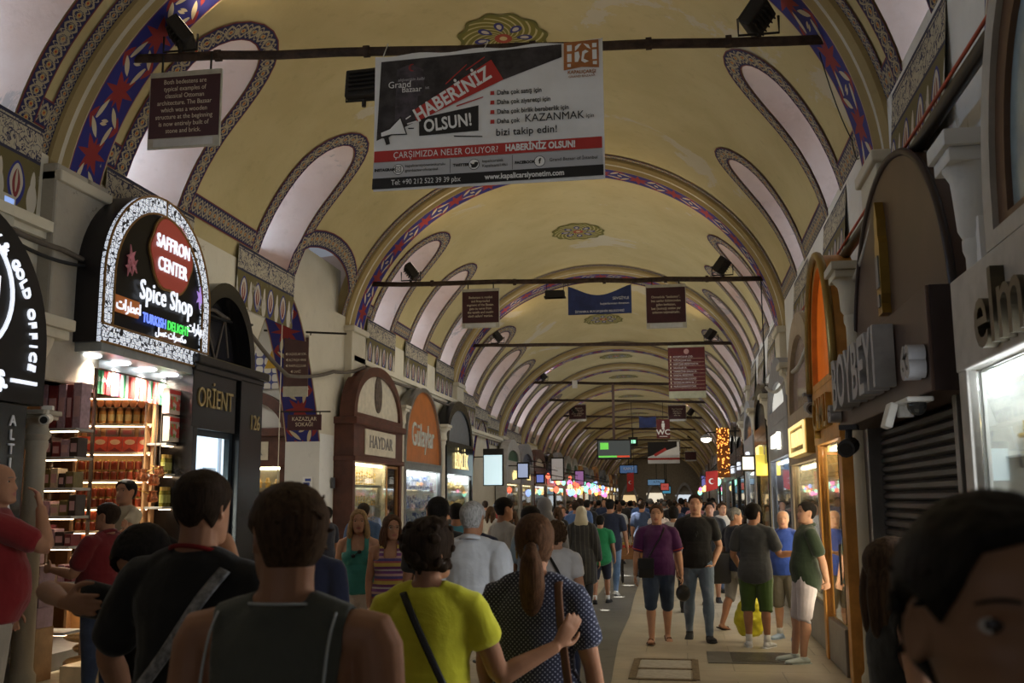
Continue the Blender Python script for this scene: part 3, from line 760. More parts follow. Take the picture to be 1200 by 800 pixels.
for q in ([(430, 490), (576, 502), (576, 507), (430, 496)], [(186, 410), (238, 398), (240, 404), (188, 417)], [(178, 384), (204, 368), (206, 374), (180, 390)], [(192, 434), (222, 436), (222, 441), (192, 440)]): bpoly('black_dash', q, M_BLK if q[0][1] > 420 else M_PWH, 3)
bpoly('megaphone_outline', [(42, 448), (92, 428), (154, 370), (188, 470), (104, 468), (90, 478), (98, 512), (78, 518), (66, 482), (48, 478)], M_BLK, 3)
bpoly('megaphone_print', [(50, 452), (96, 436), (150, 382), (180, 464), (104, 462), (52, 472)], M_PWH, 4)
btext('HABERİNİZ', 420, 275, 72, M_PWH, ang=29, sx=.80, bold=.006, space=1.03)
btext('OLSUN!', 398, 424, 66, M_PWH, ang=5, sx=.76, bold=.005, space=1.03)
btext('Grand', 84, 203, 36, M_PWH, 'LEFT', sx=.95); btext('Bazaar', 156, 232, 30, M_PWH, 'LEFT', sx=.95); btext('ist', 280, 228, 16, M_PGREY, 'LEFT')
btext('☾', 205, 118, 40, M_PRED); btext('alışverişin kalbi', 205, 178, 16, M_PGREY, shear=.3)
for i, s_ in enumerate(('Daha çok satış için', 'Daha çok ziyaretçi için', 'Daha çok birlik beraberlik için', 'Daha çok')):
    y = 282 + i*50; btext(s_, 650, y, 25, M_BLK, 'LEFT', sx=.86, bold=.001)
    bpoly('red_bullet', [(618, y-11), (637, y-11), (637, y+9), (616, y+9)], M_PRED, 3)
btext('KAZANMAK', 790, 426, 42, M_BLK, 'LEFT', sx=.93); btext('için', 1096, 432, 22, M_BLK, 'LEFT'); btext('bizi takip edin!', 644, 490, 38, M_BLK, 'LEFT', sx=.95, bold=.001, space=1.05)
btext('ÇARŞIMIZDA NELER OLUYOR?', 116, 576, 34, M_PWH, 'LEFT', sx=.80, space=1.05); btext('HABERİNİZ OLSUN!', 692, 573, 34, M_PWH, 'LEFT', sx=.80, bold=.004, space=1.02)
btext('Tel: +90 212 522 39 39 pbx', 106, 717, 28, M_PWH, 'LEFT', sx=.82); btext('www.kapalicarsiyonetim.com', 588, 715, 28, M_PWH, 'LEFT', sx=.87, bold=.002)
btext('INSTAGRAM', 18, 649, 14, M_BLK, 'LEFT', bold=.002); btext('TWITTER', 426, 646, 14, M_BLK, 'LEFT', bold=.002); btext('FACEBOOK', 740, 651, 14, M_BLK, 'LEFT', bold=.002)
btext('kapalicarsiyonetimkurulu', 178, 634, 15, M_BLK, 'LEFT'); btext('granbazaarofistanbul', 178, 658, 15, M_BLK, 'LEFT'); btext('kapalicarsiitk', 574, 633, 15, M_BLK, 'LEFT'); btext('Kapalicarsi1461', 574, 657, 15, M_BLK, 'LEFT'); btext('Grand Bazaar of İstanbul', 912, 646, 17, M_BLK, 'LEFT')
def disc(cx, cy, r, m, lay, n=20): bpoly('icon_disc', [(cx + r*math.cos(2*PI*i/n), cy + r*math.sin(2*PI*i/n)) for i in range(n)], m, lay)
for cx, cy in ((143, 649), (533, 646), (864, 650)): disc(cx, cy, 28, M_BLK, 3); disc(cx, cy, 25, M_PWH, 4)
for r, m in ((16, M_BLK), (12, M_PWH)): bpoly('icon', [(143-r, 649-r), (143+r, 649-r), (143+r, 649+r), (143-r, 649+r)], m, 5 if r > 13 else 6)
disc(143, 649, 8, M_BLK, 7); disc(143, 649, 5, M_PWH, 8)
btext('f', 864, 650, 26, M_BLK, bold=.003, lay=5)
bpoly('icon', [(514, 636), (524, 644), (533, 645), (536, 636), (545, 634), (556, 638), (552, 652), (543, 662), (528, 664), (514, 660), (522, 656), (516, 648)], M_BLK, 5)
for x in (410, 726): bpoly('grey_line', [(x, 610), (x+2, 610), (x+2, 684), (x, 684)], M_BLK, 3)
# the bazaar's emblem
bpoly('emblem_plate', [(992, 44), (1166, 40), (1166, 186), (1080, 178), (990, 190)], M_BRONZE, 3)
for q in ([(1008, 60), (1032, 60), (1032, 92), (1008, 92)], [(1008, 106), (1030, 106), (1030, 148), (1008, 148)], [(1008, 158), (1026, 158), (1026, 174), (1008, 174)], [(1134, 58), (1156, 58), (1156, 80), (1134, 80)], [(1134, 92), (1156, 92), (1156, 142), (1134, 142)], [(1136, 152), (1156, 152), (1156, 170), (1136, 168)],
          [(1048, 70), (1064, 58), (1080, 56), (1062, 80), (1048, 92)], [(1090, 56), (1116, 64), (1126, 88), (1108, 78)], [(1046, 100), (1066, 96), (1072, 124), (1062, 150), (1046, 150)], [(1084, 98), (1100, 90), (1116, 100), (1096, 110), (1090, 136), (1116, 150), (1096, 158), (1078, 146)]): bpoly('emblem_gap', q, M_PWH, 4)
btext('KAPALIÇARŞI', 1080, 204, 18, M_BRONZE, sx=.93, bold=.001, ang=-1); btext('GRAND BAZAAR', 1080, 226, 12, M_BRONZE, sx=1.05)
b = B()
for px in (55, 585, 1172):
    u, z = bp(px, 44); b.tube([(u+1.86, 0, z-4.93), (u+1.86+.02, .1, rod_z(1, u)+.06-4.93), (u+1.86-.02, .2, rod_z(1, u)-4.93)], .006, 5)
b.build('tie_cord', mat('pale_cord', (.5, .48, .42), .8), ban)
# ---------------------------------------------------------------- maroon text boards
def board(x0, x1, z0, z1, y, lines, size, label, ri, group=None, mm=None, tc=None, sx=1):
    t = empty('text_board', ((x0+x1)/2, y, z0), 0, label, 'sign', group); w = (x1-x0)/2; h = z1-z0
    sh = h*.13
    b = B(); b.box((-w, -.015, 0), (w, .02, sh)); b.box((-w, -.015, h-.06), (w, .02, h)); b.box((-w-.012, -.012, 0), (-w, .018, h)); b.box((w, -.012, 0), (w+.012, .018, h)); b.build('frame', mat('cream_metal', (.42, .40, .32), .5), t)
    b = B(); b.box((-w, -.018, sh), (w, .016, h-.06)); b.build('panel', mm or M_MAROON, t)
    b = B(); b.box((-w+.06, -.02, sh*.15), (w-.06, -.014, sh*.88)); b.build('pale_strip', mat('pale_strip', (.5, .5, .48), .5), t)
    if lines: text('lettering', '\n'.join(lines), size, (0, -.022, sh + (h-.06-sh)/2 + size*.1), (1, 0, 0), (0, 0, 1), tc or M_CRTXT, t, ext=.001, line=1.08, sx=sx)
    b = B(); zr = rod_z(ri, (x0+x1)/2) - z0 if ri else h+.3
    for s_ in (-.7, .7): b.tube([(s_*w, 0, h-.01), (s_*w, 0, max(h, zr))], .012, 5)
    b.build('hanger', M_IRON, t); return t
board(-5.63, -4.82, 5.55, 6.42, 9.93, ['Both bedestens are', 'typical examples of', 'classical Ottoman', 'architecture. The Bazaar', 'which was a wooden', 'structure at the beginning', 'is now entirely built of', 'stone and brick.'], .074, 'maroon text board about bedestens, hanging from the nearest rod', 1, sx=.86)
board(-4.25, -3.51, 5.16, 5.96, 19.83, ['Bedestens is roofed', 'and fireproofed', 'segment of the Bazaar.', 'gets its name from', 'the textile and muslin', 'cloth sellers\' market.'], .07, 'maroon board with six English lines, under the second rod beside the orange crown', 2, sx=.86)
board(-.58, .17, 5.03, 5.9, 19.83, ['Osmanlıda “bedesten”,', 'bez satılan bölümünden', 'gelen bedesten,', 'bez (kumaş) satılan yer', 'anlamını taşımaktadır.'], .07, 'maroon board with five Turkish lines beside the blue pennant', 2, sx=.86)
board(-5.12, -4.33, 5.38, 6.2, 47.7, ['Kapalıçarşı bir', 'şehir içinde şehir', 'gibidir, hanları', 'camileri çeşmeleri', 've sokakları'], .08, 'small far maroon board on the side of the white box', 6)
board(-.53, .27, 5.3, 6.08, 47.7, ['The Covered', 'Bazaar is a', 'city within', 'the city'], .09, 'small far maroon board between street directory and round lamp', 6)
board(-.75, -.05, 4.55, 5.3, 63.0, [], .08, 'tiny far maroon board above the distant banner', 8); board(.25, 1.0, 4.3, 5.0, 70.8, [], .08, 'tiny far maroon board right of the distant banner', 9)
# street directory
t = empty('street_directory', (.23, 29.5, 4.6), 0, 'tall maroon street directory with ten rows of white names', 'sign')
b = B(); b.box((-.52, -.015, .2), (.52, .02, 1.52)); b.build('panel', mat('maroon_directory', (.11, .018, .022), .5), t)
b = B(); b.box((-.52, -.015, 0), (.52, .02, .2)); b.box((-.52, -.02, 1.46), (.52, .02, 1.52)); b.build('pale_strip', mat('pale_green_strip', (.45, .46, .33), .5), t)
b = B(); b.lathe([(0, 0), (.075, 0), (.075, .006), (0, .006)], (0, 0, 0), 20, Matrix.Translation((0, -.016, 1.34)) @ Matrix.Rotation(PI/2, 4, 'X')); b.build('emblem', mat('pale_emblem', (.5, .3, .28), .5), t)
for i, s_ in enumerate(('KUYUMCULAR CAD.', 'YAĞLIKÇILAR SOK.', 'KESECİLER BEDESTENİ SK.', 'HALICILAR SK.', 'TAKKECİLER SOKAK SK.', 'SANDAL BEDESTENİ', 'VARAKÇI HAN SOKAĞI', 'KAZAZLAR ORTA SK. 7', 'NURUOSMANİYE CAD.')):
    z = 1.19 - i*.107
    text('lettering', s_, .072, (-.38, -.018, z), (1, 0, 0), (0, 0, 1), M_PWH, t, 'LEFT', .001, sx=.85)
    b = B(); b.box((-.5, -.019, z-.056), (.5, -.014, z-.05)); b.box((-.47, -.019, z-.025), (-.43, -.014, z+.025)); b.build('row_line', M_CRTXT, t)
b = B()
for s_ in (-.4, .4): b.tube([(s_, 0, 1.5), (s_, .1, rod_z(3, .23)-4.6)], .012, 5)
b.build('hanger', M_IRON, t)
# blue pennant, sagging between its corners
def pennant(x0, x1, z0, z1, y, sag, label, lines=None):
    t = empty('pennant', ((x0+x1)/2, y, z0), 0, label, 'banner'); w = (x1-x0)/2; h = z1-z0; b = B(); n = 16
    for s_ in (0, .006):
        g = []
        for i in range(n+1):
            q = i/n; zt = h - sag*math.sin(PI*q)**1.3
            g.append([b.bm.verts.new((-w + 2*w*q, s_ + .03*math.sin(q*PI*2+.5)*(j/4), zt*j/4)) for j in range(5)])
        for i in range(n):
            for j in range(4): b._f((g[i][j], g[i+1][j], g[i+1][j+1], g[i][j+1]))
    b.build('cloth', M_PBLUE, t, smooth=True)
    if lines:
        for s_, px, z, sz, al in lines: text('lettering', s_, sz, (px, -.035, z), (1, 0, 0), (0, 0, 1), M_PWH, t, al, .001)
    b = B()
    for q in (-1, 1): b.tube([(q*w, 0, h), (q*w, .05, h+.12)], .008, 5)
    b.build('cord', M_CABG, t); return t
pennant(-2.12, -.87, 5.36, 5.94, 19.84, .2, 'dark blue pennant sagging under the second rod', [('İSTANBUL BÜYÜKŞEHİR BELEDİYESİ', 0, .05, .058, 'CENTER'), ('SEVGİYLE', .58, .3, .075, 'RIGHT'), ('başarılarınızın devamını', .58, .2, .06, 'RIGHT')])
pennant(-1.88, -1.1, 5.03, 5.55, 47.7, .05, 'small far blue pennant beside the pendant toilet sign')
# hung lamp under the second rod
t = empty('hanging_lamp', (-2.38, 19.85, 5.72), 0, 'black box lamp hung by wires left of the blue pennant', 'lamp')
b = B(); b.box((-.19, -.1, 0), (.19, .1, .14), .015); b.box((-.21, -.11, 0), (.21, .11, .025)); b.build('housing', M_IRON, t)
b = B()
for s_ in (-.17, .17): b.tube([(s_, 0, .13), (s_, .05, rod_z(2, -2.4)-5.72)], .006, 4)
b.build('wire', M_IRON, t)
# fourth rod: white box, drop pole with departure-style screen
t = B(); t.box((-3.88, 37.3, 5.82), (-3.7, 37.45, 6.1), .01); tag(t.build('router_box', mat('white_plastic', (.62, .6, .55), .5)), 'white plastic box clipped on the fourth rod', 'box')
t = empty('hanging_screen', (-2.4, 37.5, 3.2), 0, 'black screen with green and red bars on a rusty drop pole', 'screen')
b = B(); b.tube([(0, 0, .6), (0, 0, rod_z(4, -2.4)-3.2)], .05, 8); b.build('pole', mat('brown_pole', (.09, .05, .035), .7), t)
b = B(); b.box((-.62, -.08, 0), (.62, .1, .72), .015); b.build('housing', M_IRON, t)
b = B(); b.box((-.58, -.09, .05), (.58, -.08, .67)); b.build('display', mat('screen_dark', (.01, .015, .012), .2, var=0, em=.12, emc=(.3, .32, .3)), t)
b = B(); b.box((-.56, -.095, .07), (.1, -.09, .13)); b.box((-.5, -.095, .36), (-.2, -.09, .6)); b.build('green_bar', m_emit('screen_green', (.15, .6, .08), .55), t)
b = B(); b.box((.1, -.095, .07), (.56, -.09, .13)); b.build('red_bar', m_emit('screen_red', (.6, .06, .02), .5), t)
# pendant toilet sign
t = empty('toilet_sign', (-.77, 46.9, 4.48), 0, 'maroon pendant WC sign with a white figure', 'sign')
b = B(); b.box((-.3, -.02, 0), (.3, .02, .86)); b.build('panel', mat('maroon_sign', (.13, .02, .022), .5), t)
text('lettering', 'WC', .32, (0, -.024, .27), (1, 0, 0), (0, 0, 1), M_PWH, t, ext=.002, bold=.008, sx=1.1)
b = B(); b.ball((0, -.024, .74), (.05, .01, .05)); b.box((-.07, -.028, .5), (.07, -.02, .68)); b.box((-.05, -.028, .4), (.05, -.02, .5)); b.build('figure_symbol', M_PWH, t)
b = B(); b.box((-.18, -.026, .07), (.18, -.02, .1)); b.build('underline', M_PWH, t)
b = B(); b.tube([(0, 0, .86), (0, .05, 1.65)], .012, 5); b.build('hanger', M_IRON, t)
# round street lamp on a bracket
t = empty('bracket_lamp', (1.98, 45, 4.6), 0, 'round enamel lamp on a wall bracket, lit white', 'lamp')
b = B(); b.tube([(0, 0, 0), (-.85, 0, 0), (-.9, 0, -.08)], .03, 6); b.build('bracket', M_IRON, t)
b = B(); b.lathe([(.06, .12), (.12, .1), (.24, 0), (.26, -.06), (0, -.05)], (-.9, 0, -.2), 16); b.build('shade', mat('grey_enamel', (.3, .3, .3), .4), t)
b = B(); b.lathe([(.22, -.06), (.2, -.16), (.1, -.22), (0, -.23)], (-.9, 0, -.2), 16); b.build('diffuser', m_emit('lamp_white', (1, .93, .8), 6), t)
# the distant twin of the big banner
t = empty('distant_banner', (-1.05, 62.9, 3.9), 0, 'distant black, white and red banner under the eighth rod', 'banner')
b = B(); b.box((-.95, 0, 0), (.95, .01, 1.3)); b.build('sheet', M_PVC, t)
b = B(); b.prism([(-.95, 1.3), (.8, 1.3), (.8, 1.0), (-.95, .4)], .004, (0, -.001, 0), (1, 0, 0), (0, 0, 1), (0, -1, 0)); b.build('dark_photo_panel', M_BLK, t)
b = B(); b.prism([(-.6, .55), (.1, .95), (.2, .8), (-.5, .42)], .004, (0, -.006, 0), (1, 0, 0), (0, 0, 1), (0, -1, 0)); b.box((-.95, -.008, .22), (.95, -.004, .34)); b.build('red_panel', M_PRED, t)
# emergency exit box and alarm boxes
t = empty('exit_lamp', (-2.55, 55.9, 4.6), 0, 'small green-lit exit box left of the pendant toilet sign', 'exit lamp'); b = B(); b.box((-.25, -.06, 0), (.25, .06, .5)); b.build('housing', M_IRON, t)
b = B(); b.box((-.12, -.07, .16), (.14, -.06, .34)); b.build('lit_symbol', m_emit('exit_green', (.3, .8, .5), .9), t)
b = B(); b.tube([(0, 0, .5), (0, .1, rod_z(7, -2.5)-4.6)], .02, 5); b.build('hanger', M_IRON, t)
# ================================================================ shops
M_GLASS = mat('shop_glass', (.9, .95, .95), .02, var=0, trans=1.0, spec=.3)
M_BLACKW = mat('black_lacquer', (.012, .012, .013), .22, var=.2, scale=4); M_BROWNW = mat('red_brown_wood', (.085, .028, .018), .4, var=.25, scale=5)
M_ORANGE = mat('orange_panel', (.40, .12, .022), .35, var=.15, scale=3); M_STEEL = mat('brushed_steel', (.4, .4, .4), .35, .9, .1); M_GOLD = mat('gold_letters', (.55, .38, .12), .35, .8, .1)
M_CREAMP = mat('cream_panel', (.58, .52, .40), .5); M_GREYW = mat('grey_frame', (.25, .25, .26), .5); M_LITW = m_emit('lit_letter_white', (.85, .9, 1.0), .62); M_LITY = m_emit('lit_letter_yellow', (1, .8, .35), .8)
M_LAMP = m_emit('display_lamp_warm', (1, .86, .6), 14.0); M_LAMPW = m_emit('display_lamp_white', (.9, .96, 1.0), 14.0); M_SHUT = mat('shutter_slats', (.045, .042, .042), .45, .4, .15); M_GRANITE = mat('grey_plinth', (.2, .19, .18), .4)
def m_goods(name, cs, sc=14, metal=0, em=0):
    if name in MATS: return MATS[name]
    k = NT(name); p = k.coord('Object'); nd = k.n('ShaderNodeTexVoronoi'); k.L.new(p, nd.inputs['Vector']); nd.inputs['Scale'].default_value = sc
    r = k.n('ShaderNodeValToRGB'); q = k.sep(nd.outputs['Color']); k.L.new(q[0], r.inputs[0]); r.color_ramp.interpolation = 'CONSTANT'
    el = r.color_ramp.elements; el[0].color = (*cs[0], 1); el[1].position = 1/len(cs); el[1].color = (*cs[1], 1)
    for i in range(2, len(cs)): e = el.new(i/len(cs)); e.color = (*cs[i], 1)
    k.col(r.outputs[0]); k.b.inputs['Metallic'].default_value = metal; k.b.inputs['Roughness'].default_value = .3; MATS[name] = k.m; return k.m
G_GOLD = m_goods('gold_jewellery', [(.75, .5, .14), (.55, .35, .08), (.85, .7, .35), (.6, .42, .2)], 30, .7)
G_MIX = m_goods('mixed_souvenirs', [(.5, .08, .05), (.08, .14, .4), (.6, .45, .12), (.55, .5, .42), (.05, .3, .28), (.5, .22, .05)], 16)
G_BLUE = m_goods('silver_and_blue_goods', [(.55, .57, .62), (.12, .16, .35), (.7, .72, .75), (.25, .3, .5)], 18, .3)
G_LEATH = m_goods('dark_leather_goods', [(.03, .02, .018), (.1, .04, .02), (.2, .1, .05), (.02, .02, .03)], 10)
def side_root(side, xf, yc, name, label, cat='shop', group=None):
    return empty(name, (xf, yc, 0), PI/2 if side == 'L' else -PI/2, label, cat, group)
def arch_poly(w, zs, zt, n=20, p=1.0):
    return [(-w/2, zs)] + [(w/2*-math.cos(PI*i/n), zs + (zt-zs)*math.sin(PI*i/n)**p) for i in range(1, n)] + [(w/2, zs)]
def slab(b, poly, d0, d1): return b.prism(poly, d1-d0, (0, d0, 0), (1, 0, 0), (0, 0, 1), (0, 1, 0))
def shop_lit(t, x0, x1, z0, z1, dep, back, lamp=None, goods=None, gk='necks', seed=0, label=None, shelf=None, group=None):
    """a glazed display recess with back, shelves, lamp strip; the goods are an object of their own"""
    R = random.Random(seed); lamp = lamp or M_LAMP
    b = B(); b.box((x0, dep, z0), (x1, dep+.03, z1)); b.box((x0-.02, .03, z0), (x0, dep, z1)); b.box((x1, .03, z0), (x1+.02, dep, z1)); b.box((x0, .03, z0-.04), (x1, dep, z0)); b.box((x0, .03, z1), (x1, dep, z1+.03)); b.build('display_lining', back, t)
    b = B(); b.box((x0+.05, .08, z1-.045), (x1-.05, .14, z1-.01)); b.build('lamp_strip', lamp, t)
    b = B(); b.box((x0, .0, z0), (x1, .008, z1)); b.build('window_glass', M_GLASS, t)
    name_hint = 'cream' if t.name.startswith('cream_shop') else ''
    if lamp in (M_LAMP, M_LAMPW) and t.parent is None:
        l = bpy.data.lights.new('display_light', 'AREA'); l.shape = 'RECTANGLE'; l.size = x1-x0; l.size_y = z1-z0; l.energy = (24 if name_hint == 'cream' else 14)*(x1-x0); l.color = (1, .84, .58) if lamp is M_LAMP else (.93, .97, 1)
        lo = bpy.data.objects.new('display_light', l); COL.objects.link(lo); lo.matrix_world = Matrix.Translation(t.location) @ Matrix.Rotation(t.rotation_euler.z, 4, 'Z') @ Matrix.Translation(((x0+x1)/2, -.03, (z0+z1)/2)) @ Matrix.Rotation(-PI/2, 4, 'X'); lo.visible_camera = False; lo.visible_glossy = False
    n = 3 if shelf is None else shelf; zs = [z0 + (z1-z0)*(i/(n+1)) for i in range(n+1)]
    if n:
        b = B()
        for z in zs[1:]: b.box((x0, .12, z-.008), (x1, dep, z+.004))
        b.build('shelf_boards', mat('glass_shelf', (.6, .64, .64), .2), t)
    if goods:
        b = B(); w = x1-x0
        for z in zs:
            k = int(w/.17)
            for i in range(k):
                x = x0 + w*(i+.5)/k; hz = (z1-z0)/(n+1)*R.uniform(.4, .8)
                if gk == 'necks':
                    b.tube([(x, dep-.1, z+.01), (x, dep-.1, z+hz*.5), (x, dep-.12, z+hz*.9)], [.055, .05, .03], 8)
                    b.lathe([(.06, 0), (.068, .012), (.06, .024)], (x, dep-.11, z+hz*.45), 10)
                elif gk == 'boxes': a = R.uniform(.04, .07); b.box((x-a, .15, z+.005), (x+a, dep-.05, z+hz), .01)
                elif gk == 'balls': b.ball((x, dep-.15, z+.06), R.uniform(.04, .065), 8); b.ball((x+.02, dep-.2, z+.17), R.uniform(.03, .05), 8)
                elif gk == 'hang':
                    b.tube([(x, dep-.06, z+hz), (x, dep-.06, z+.02)], .006, 4)
                    for q in range(4): b.ball((x, dep-.06, z+.03+hz*q/4), .022, 6)
        me_o = b.build('merchandise', goods, None, True); me_o.location = t.location; me_o.rotation_euler = t.rotation_euler
        tag(me_o, label, 'merchandise', group, 'stuff')
def arch_shop(side, y0, y1, xf, label, frame, panel, sign=None, signm=None, zw=(.75, 2.55), zf=3.1, zt=4.4, back=None, lamp=None, goods=None, gk='necks', gl=None, ring=.14, seed=0, signsize=.3, signz=None, plate=None, medallion=False, dep=.34, name='jewellery_shop', door=True, group=None, sx=1, p=.9, ext=.03, shelf=None, arch=None):
    w = y1-y0; t = side_root(side, xf, (y0+y1)/2, name, label, 'shop', group); h = w/2
    # arched head board
    b = B(); ao, aw = arch or (0, w); o = [(x+ao, z) for x, z in arch_poly(aw, zf, zt, 20, p)]; i_ = [(x+ao, z) for x, z in arch_poly(aw-2*ring, zf+ring*.6, zt-ring, 20, p)]
    b.ringprism(o, i_, .3, (0, -.06, 0), (1, 0, 0), (0, 0, 1), (0, 1, 0)); b.build('arch_frame', frame, t, True, angle=35)
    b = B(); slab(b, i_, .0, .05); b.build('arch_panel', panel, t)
    if medallion:
        b = B(); b.lathe([(0, 0), (.3, 0), (.3, .02), (.24, .03), (0, .035)], (0, 0, 0), 24, Matrix.Translation((0, 0, zf+(zt-zf)*.52)) @ Matrix.Diagonal((.85, 1, 1.3, 1)) @ Matrix.Rotation(PI/2, 4, 'X')); b.build('medallion', mat('bronze_relief', (.12, .09, .07), .5, .3, .4, 14, .6), t)
    # fascia
    b = B(); b.box((-h, -.06, zw[1]+.02), (h, .34, zf), .01)
    if frame is M_BROWNW: b.box((-h-.06, -.13, zf-.12), (h+.06, .34, zf+.02), .02); b.box((-h-.03, -.1, zw[1]+.02), (h+.03, .34, zw[1]+.12), .015)
    b.build('fascia', frame, t)
    if plate:
        b = B(); b.box((-h*.62, -.085, zw[1]+.17), (h*.62, -.06, zf-.17), .005); b.build('name_plate', plate, t)
    if sign:
        z = signz or (zw[1]+zf)/2
        text('lettering', sign, signsize, (0, -.09 if not signz or signz < zf else -.01, z), (1, 0, 0), (0, 0, 1), signm, t, ext=ext, bold=.003, sx=sx, space=1.04)
    # pilasters, plinth, door frame
    for s in (-1, 1):
        b = B(); b.box((s*h-(.16 if s > 0 else 0), -.05, 0), (s*h+(.16 if s < 0 else 0), .34, zw[1]+.03), .01); b.build('pilaster', frame, t)
    xd = h*.42 if door else h-.16
    b = B(); b.box((-h+.16, -.03, 0), (xd, .34, zw[0]-.04), .01); b.build('plinth', M_GRANITE if frame is not M_BROWNW else frame, t)
    shop_lit(t, -h+.18, xd-.05 if door else h-.18, zw[0], zw[1], dep, back or mat('cream_display', (.62, .55, .40), .6), lamp, goods, gk, seed, gl, shelf, 'goods in shop windows')
    if door:
        d = B(); x0, x1 = xd, h-.16
        d.ringprism([(x0, 0), (x0, zw[1]), (x1, zw[1]), (x1, 0)], [(x0+.05, .05), (x0+.05, zw[1]-.05), (x1-.05, zw[1]-.05), (x1-.05, .05)], .06, (0, .0, 0), (1, 0, 0), (0, 0, 1), (0, 1, 0)); df = d.build('door_frame', frame if frame is not M_BROWNW else mat('amber_wood', (.32, .15, .045), .4), t)
        b = B(); b.box((x0+.05, .02, .05), (x1-.05, .03, zw[1]-.05)); b.build('door_glass', M_GLASS, df)
        b = B(); b.tube([(x0+.1, -.05, .9), (x0+.1, -.05, 1.3)], .012, 6); b.build('door_handle', M_STEEL, df)
        b = B(); b.box((x0, dep, 0), (x1, dep+.02, zw[1])); b.build('door_lining', back or mat('cream_display', (.62, .55, .40), .6), t)
    return t
# ---------------------------------------------------------------- the black gold shop
t = side_root('L', -6.1, 7.75, 'gold_shop', 'black shop front under a round-topped sign of white curved lettering', 'shop'); h = 1.3
b = B(); slab(b, [(-h, 2.68)] + arch_poly(2*h, 3.2, 4.47, 28) + [(h, 2.68)], -.0, .42); b.build('arch_sign', mat('matt_black_sign', (.008, .008, .009), .5), t)
def arc_text(s_, c, ra, rb, a0, a1, size, m, parent):
    n = len(s_); bm = bmesh.new()
    for i, ch in enumerate(s_):
        if ch == ' ': continue
        a = math.radians(a0 + (a1-a0)*i/(n-1)); P = (c[0]+ra*math.cos(a), c[1], c[2]+rb*math.sin(a)); nx, nz = math.cos(a)/ra, math.sin(a)/rb; q = math.hypot(nx, nz); nx, nz = nx/q, nz/q
        o = text('tmpletter', ch, size, P, (nz, 0, -nx), (nx, 0, nz), m, None, ext=.01, bold=.004)
        bm.from_mesh(o.data); bpy.data.objects.remove(o)
    me = bpy.data.meshes.new('lettering'); bm.to_mesh(me); bm.free(); return link('lettering', me, m, parent)
arc_text('JEWELLERY', (0, -.012, 3.16), 1.07, 1.08, 122, 66, .14, M_LITW, t); arc_text('& GOLD OFFICE', (0, -.012, 3.16), 1.07, 1.08, 58, -7, .14, M_LITW, t)
b = B(); b.ringprism([(.74*math.cos(2*PI*i/40), .62*math.sin(2*PI*i/40)) for i in range(40)], [(.70*math.cos(2*PI*i/40), .585*math.sin(2*PI*i/40)) for i in range(40)], .02, (0, -.02, 3.62), (1, 0, 0), (0, 0, 1), (0, 1, 0)); b.build('emblem_ring', M_LITW, t)
text('lettering', 'ATI', .5, (.2, -.012, 3.6), (1, 0, 0), (0, 0, 1), M_LITW, t, ext=.012, bold=.012, sx=.9)
text('lettering', 'KUYUMCULUK A.Ş.', .2, (.72, -.012, 2.86), (1, 0, 0), (0, 0, 1), M_LITW, t, 'RIGHT', .012, .008); b = B(); b.box((.78, -.02, 2.86), (1.16, 0, 2.895)); b.build('underline', M_LITW, t)
b = B(); b.box((-h, .1, 0), (h-.1, .42, 2.68)); b.box((-.2, .04, 0), (-.1, .12, 2.68)); b.box((.55, .04, 0), (.62, .12, 2.68)); b.build('door_front', mat('dark_shop_door', (.02, .02, .022), .25), t)
b = B(); b.box((.62, -.02, 0), (1.02, .1, 2.66), .005); bd = b.build('vertical_board', M_BLACKW, t)
bm = bmesh.new()
for i, ch in enumerate('ALTIN ALINIR SATILIR'):
    if ch != ' ':
        o = text('tmpletter', ch, .135, (.82, -.028, 2.5-i*.13), (1, 0, 0), (0, 0, 1), M_LITW, None, ext=.006, bold=.003); bm.from_mesh(o.data); bpy.data.objects.remove(o)
me = bpy.data.meshes.new('lettering'); bm.to_mesh(me); bm.free(); link('lettering', me, mat('white_vinyl', (.7, .72, .78), .5, var=0), bd)
# alarm boxes on the wall above
t = empty('alarm_box', (-6.56, 8.75, 4.42), 0, 'cream alarm box with blue light on the grimy wall', 'alarm'); b = B(); b.box((0, -.14, 0), (.12, .16, .34), .015); b.build('housing', mat('cream_plastic', (.45, .42, .33), .5), t)
b = B(); b.box((.12, -.02, .14), (.125, .12, .3)); b.build('blue_label', m_emit('label_blue', (.3, .45, .9), .5), t); b = B(); b.box((.0, -.12, -.09), (.1, .12, 0), .02); b.build('beacon', m_emit('beacon_blue', (.02, .03, .5), .6), t)
# columns
def column(side, x, y, zc, label, r=.12, fl=.3, h=.5, cap=True, m=None, group=None):
    t = empty('column', (x, y, 0), 0, label, 'column', group); b = B(); b.lathe([(r*1.3, 0), (r*1.3, .12), (r*1.05, .16), (r, .2), (r*.95, zc-h-.1), (r*1.12, zc-h-.06), (r*1.12, zc-h)], n=18); b.build('shaft', m or M_CREAM, t, True, angle=40)
    b = B(); b.lathe([(r*1.0, zc-h), (r*1.35, zc-h+.06), (fl*.62, zc-h*.55), (fl*.66, zc-h*.42), (fl*.85, zc-h*.3)], n=18); b.box((-fl*.86, -fl*.86, zc-h*.3), (fl*.86, fl*.86, zc-h*.16), .01); b.box((-fl, -fl, zc-h*.16), (fl, fl, zc), .01); b.build('capital', m or M_CREAM, t, True, angle=35); return t
column('L', -6.3, 9.28, 2.66, 'slim grey column between black gold shop and spice shop', .1, .16, .3, m=M_STONE)
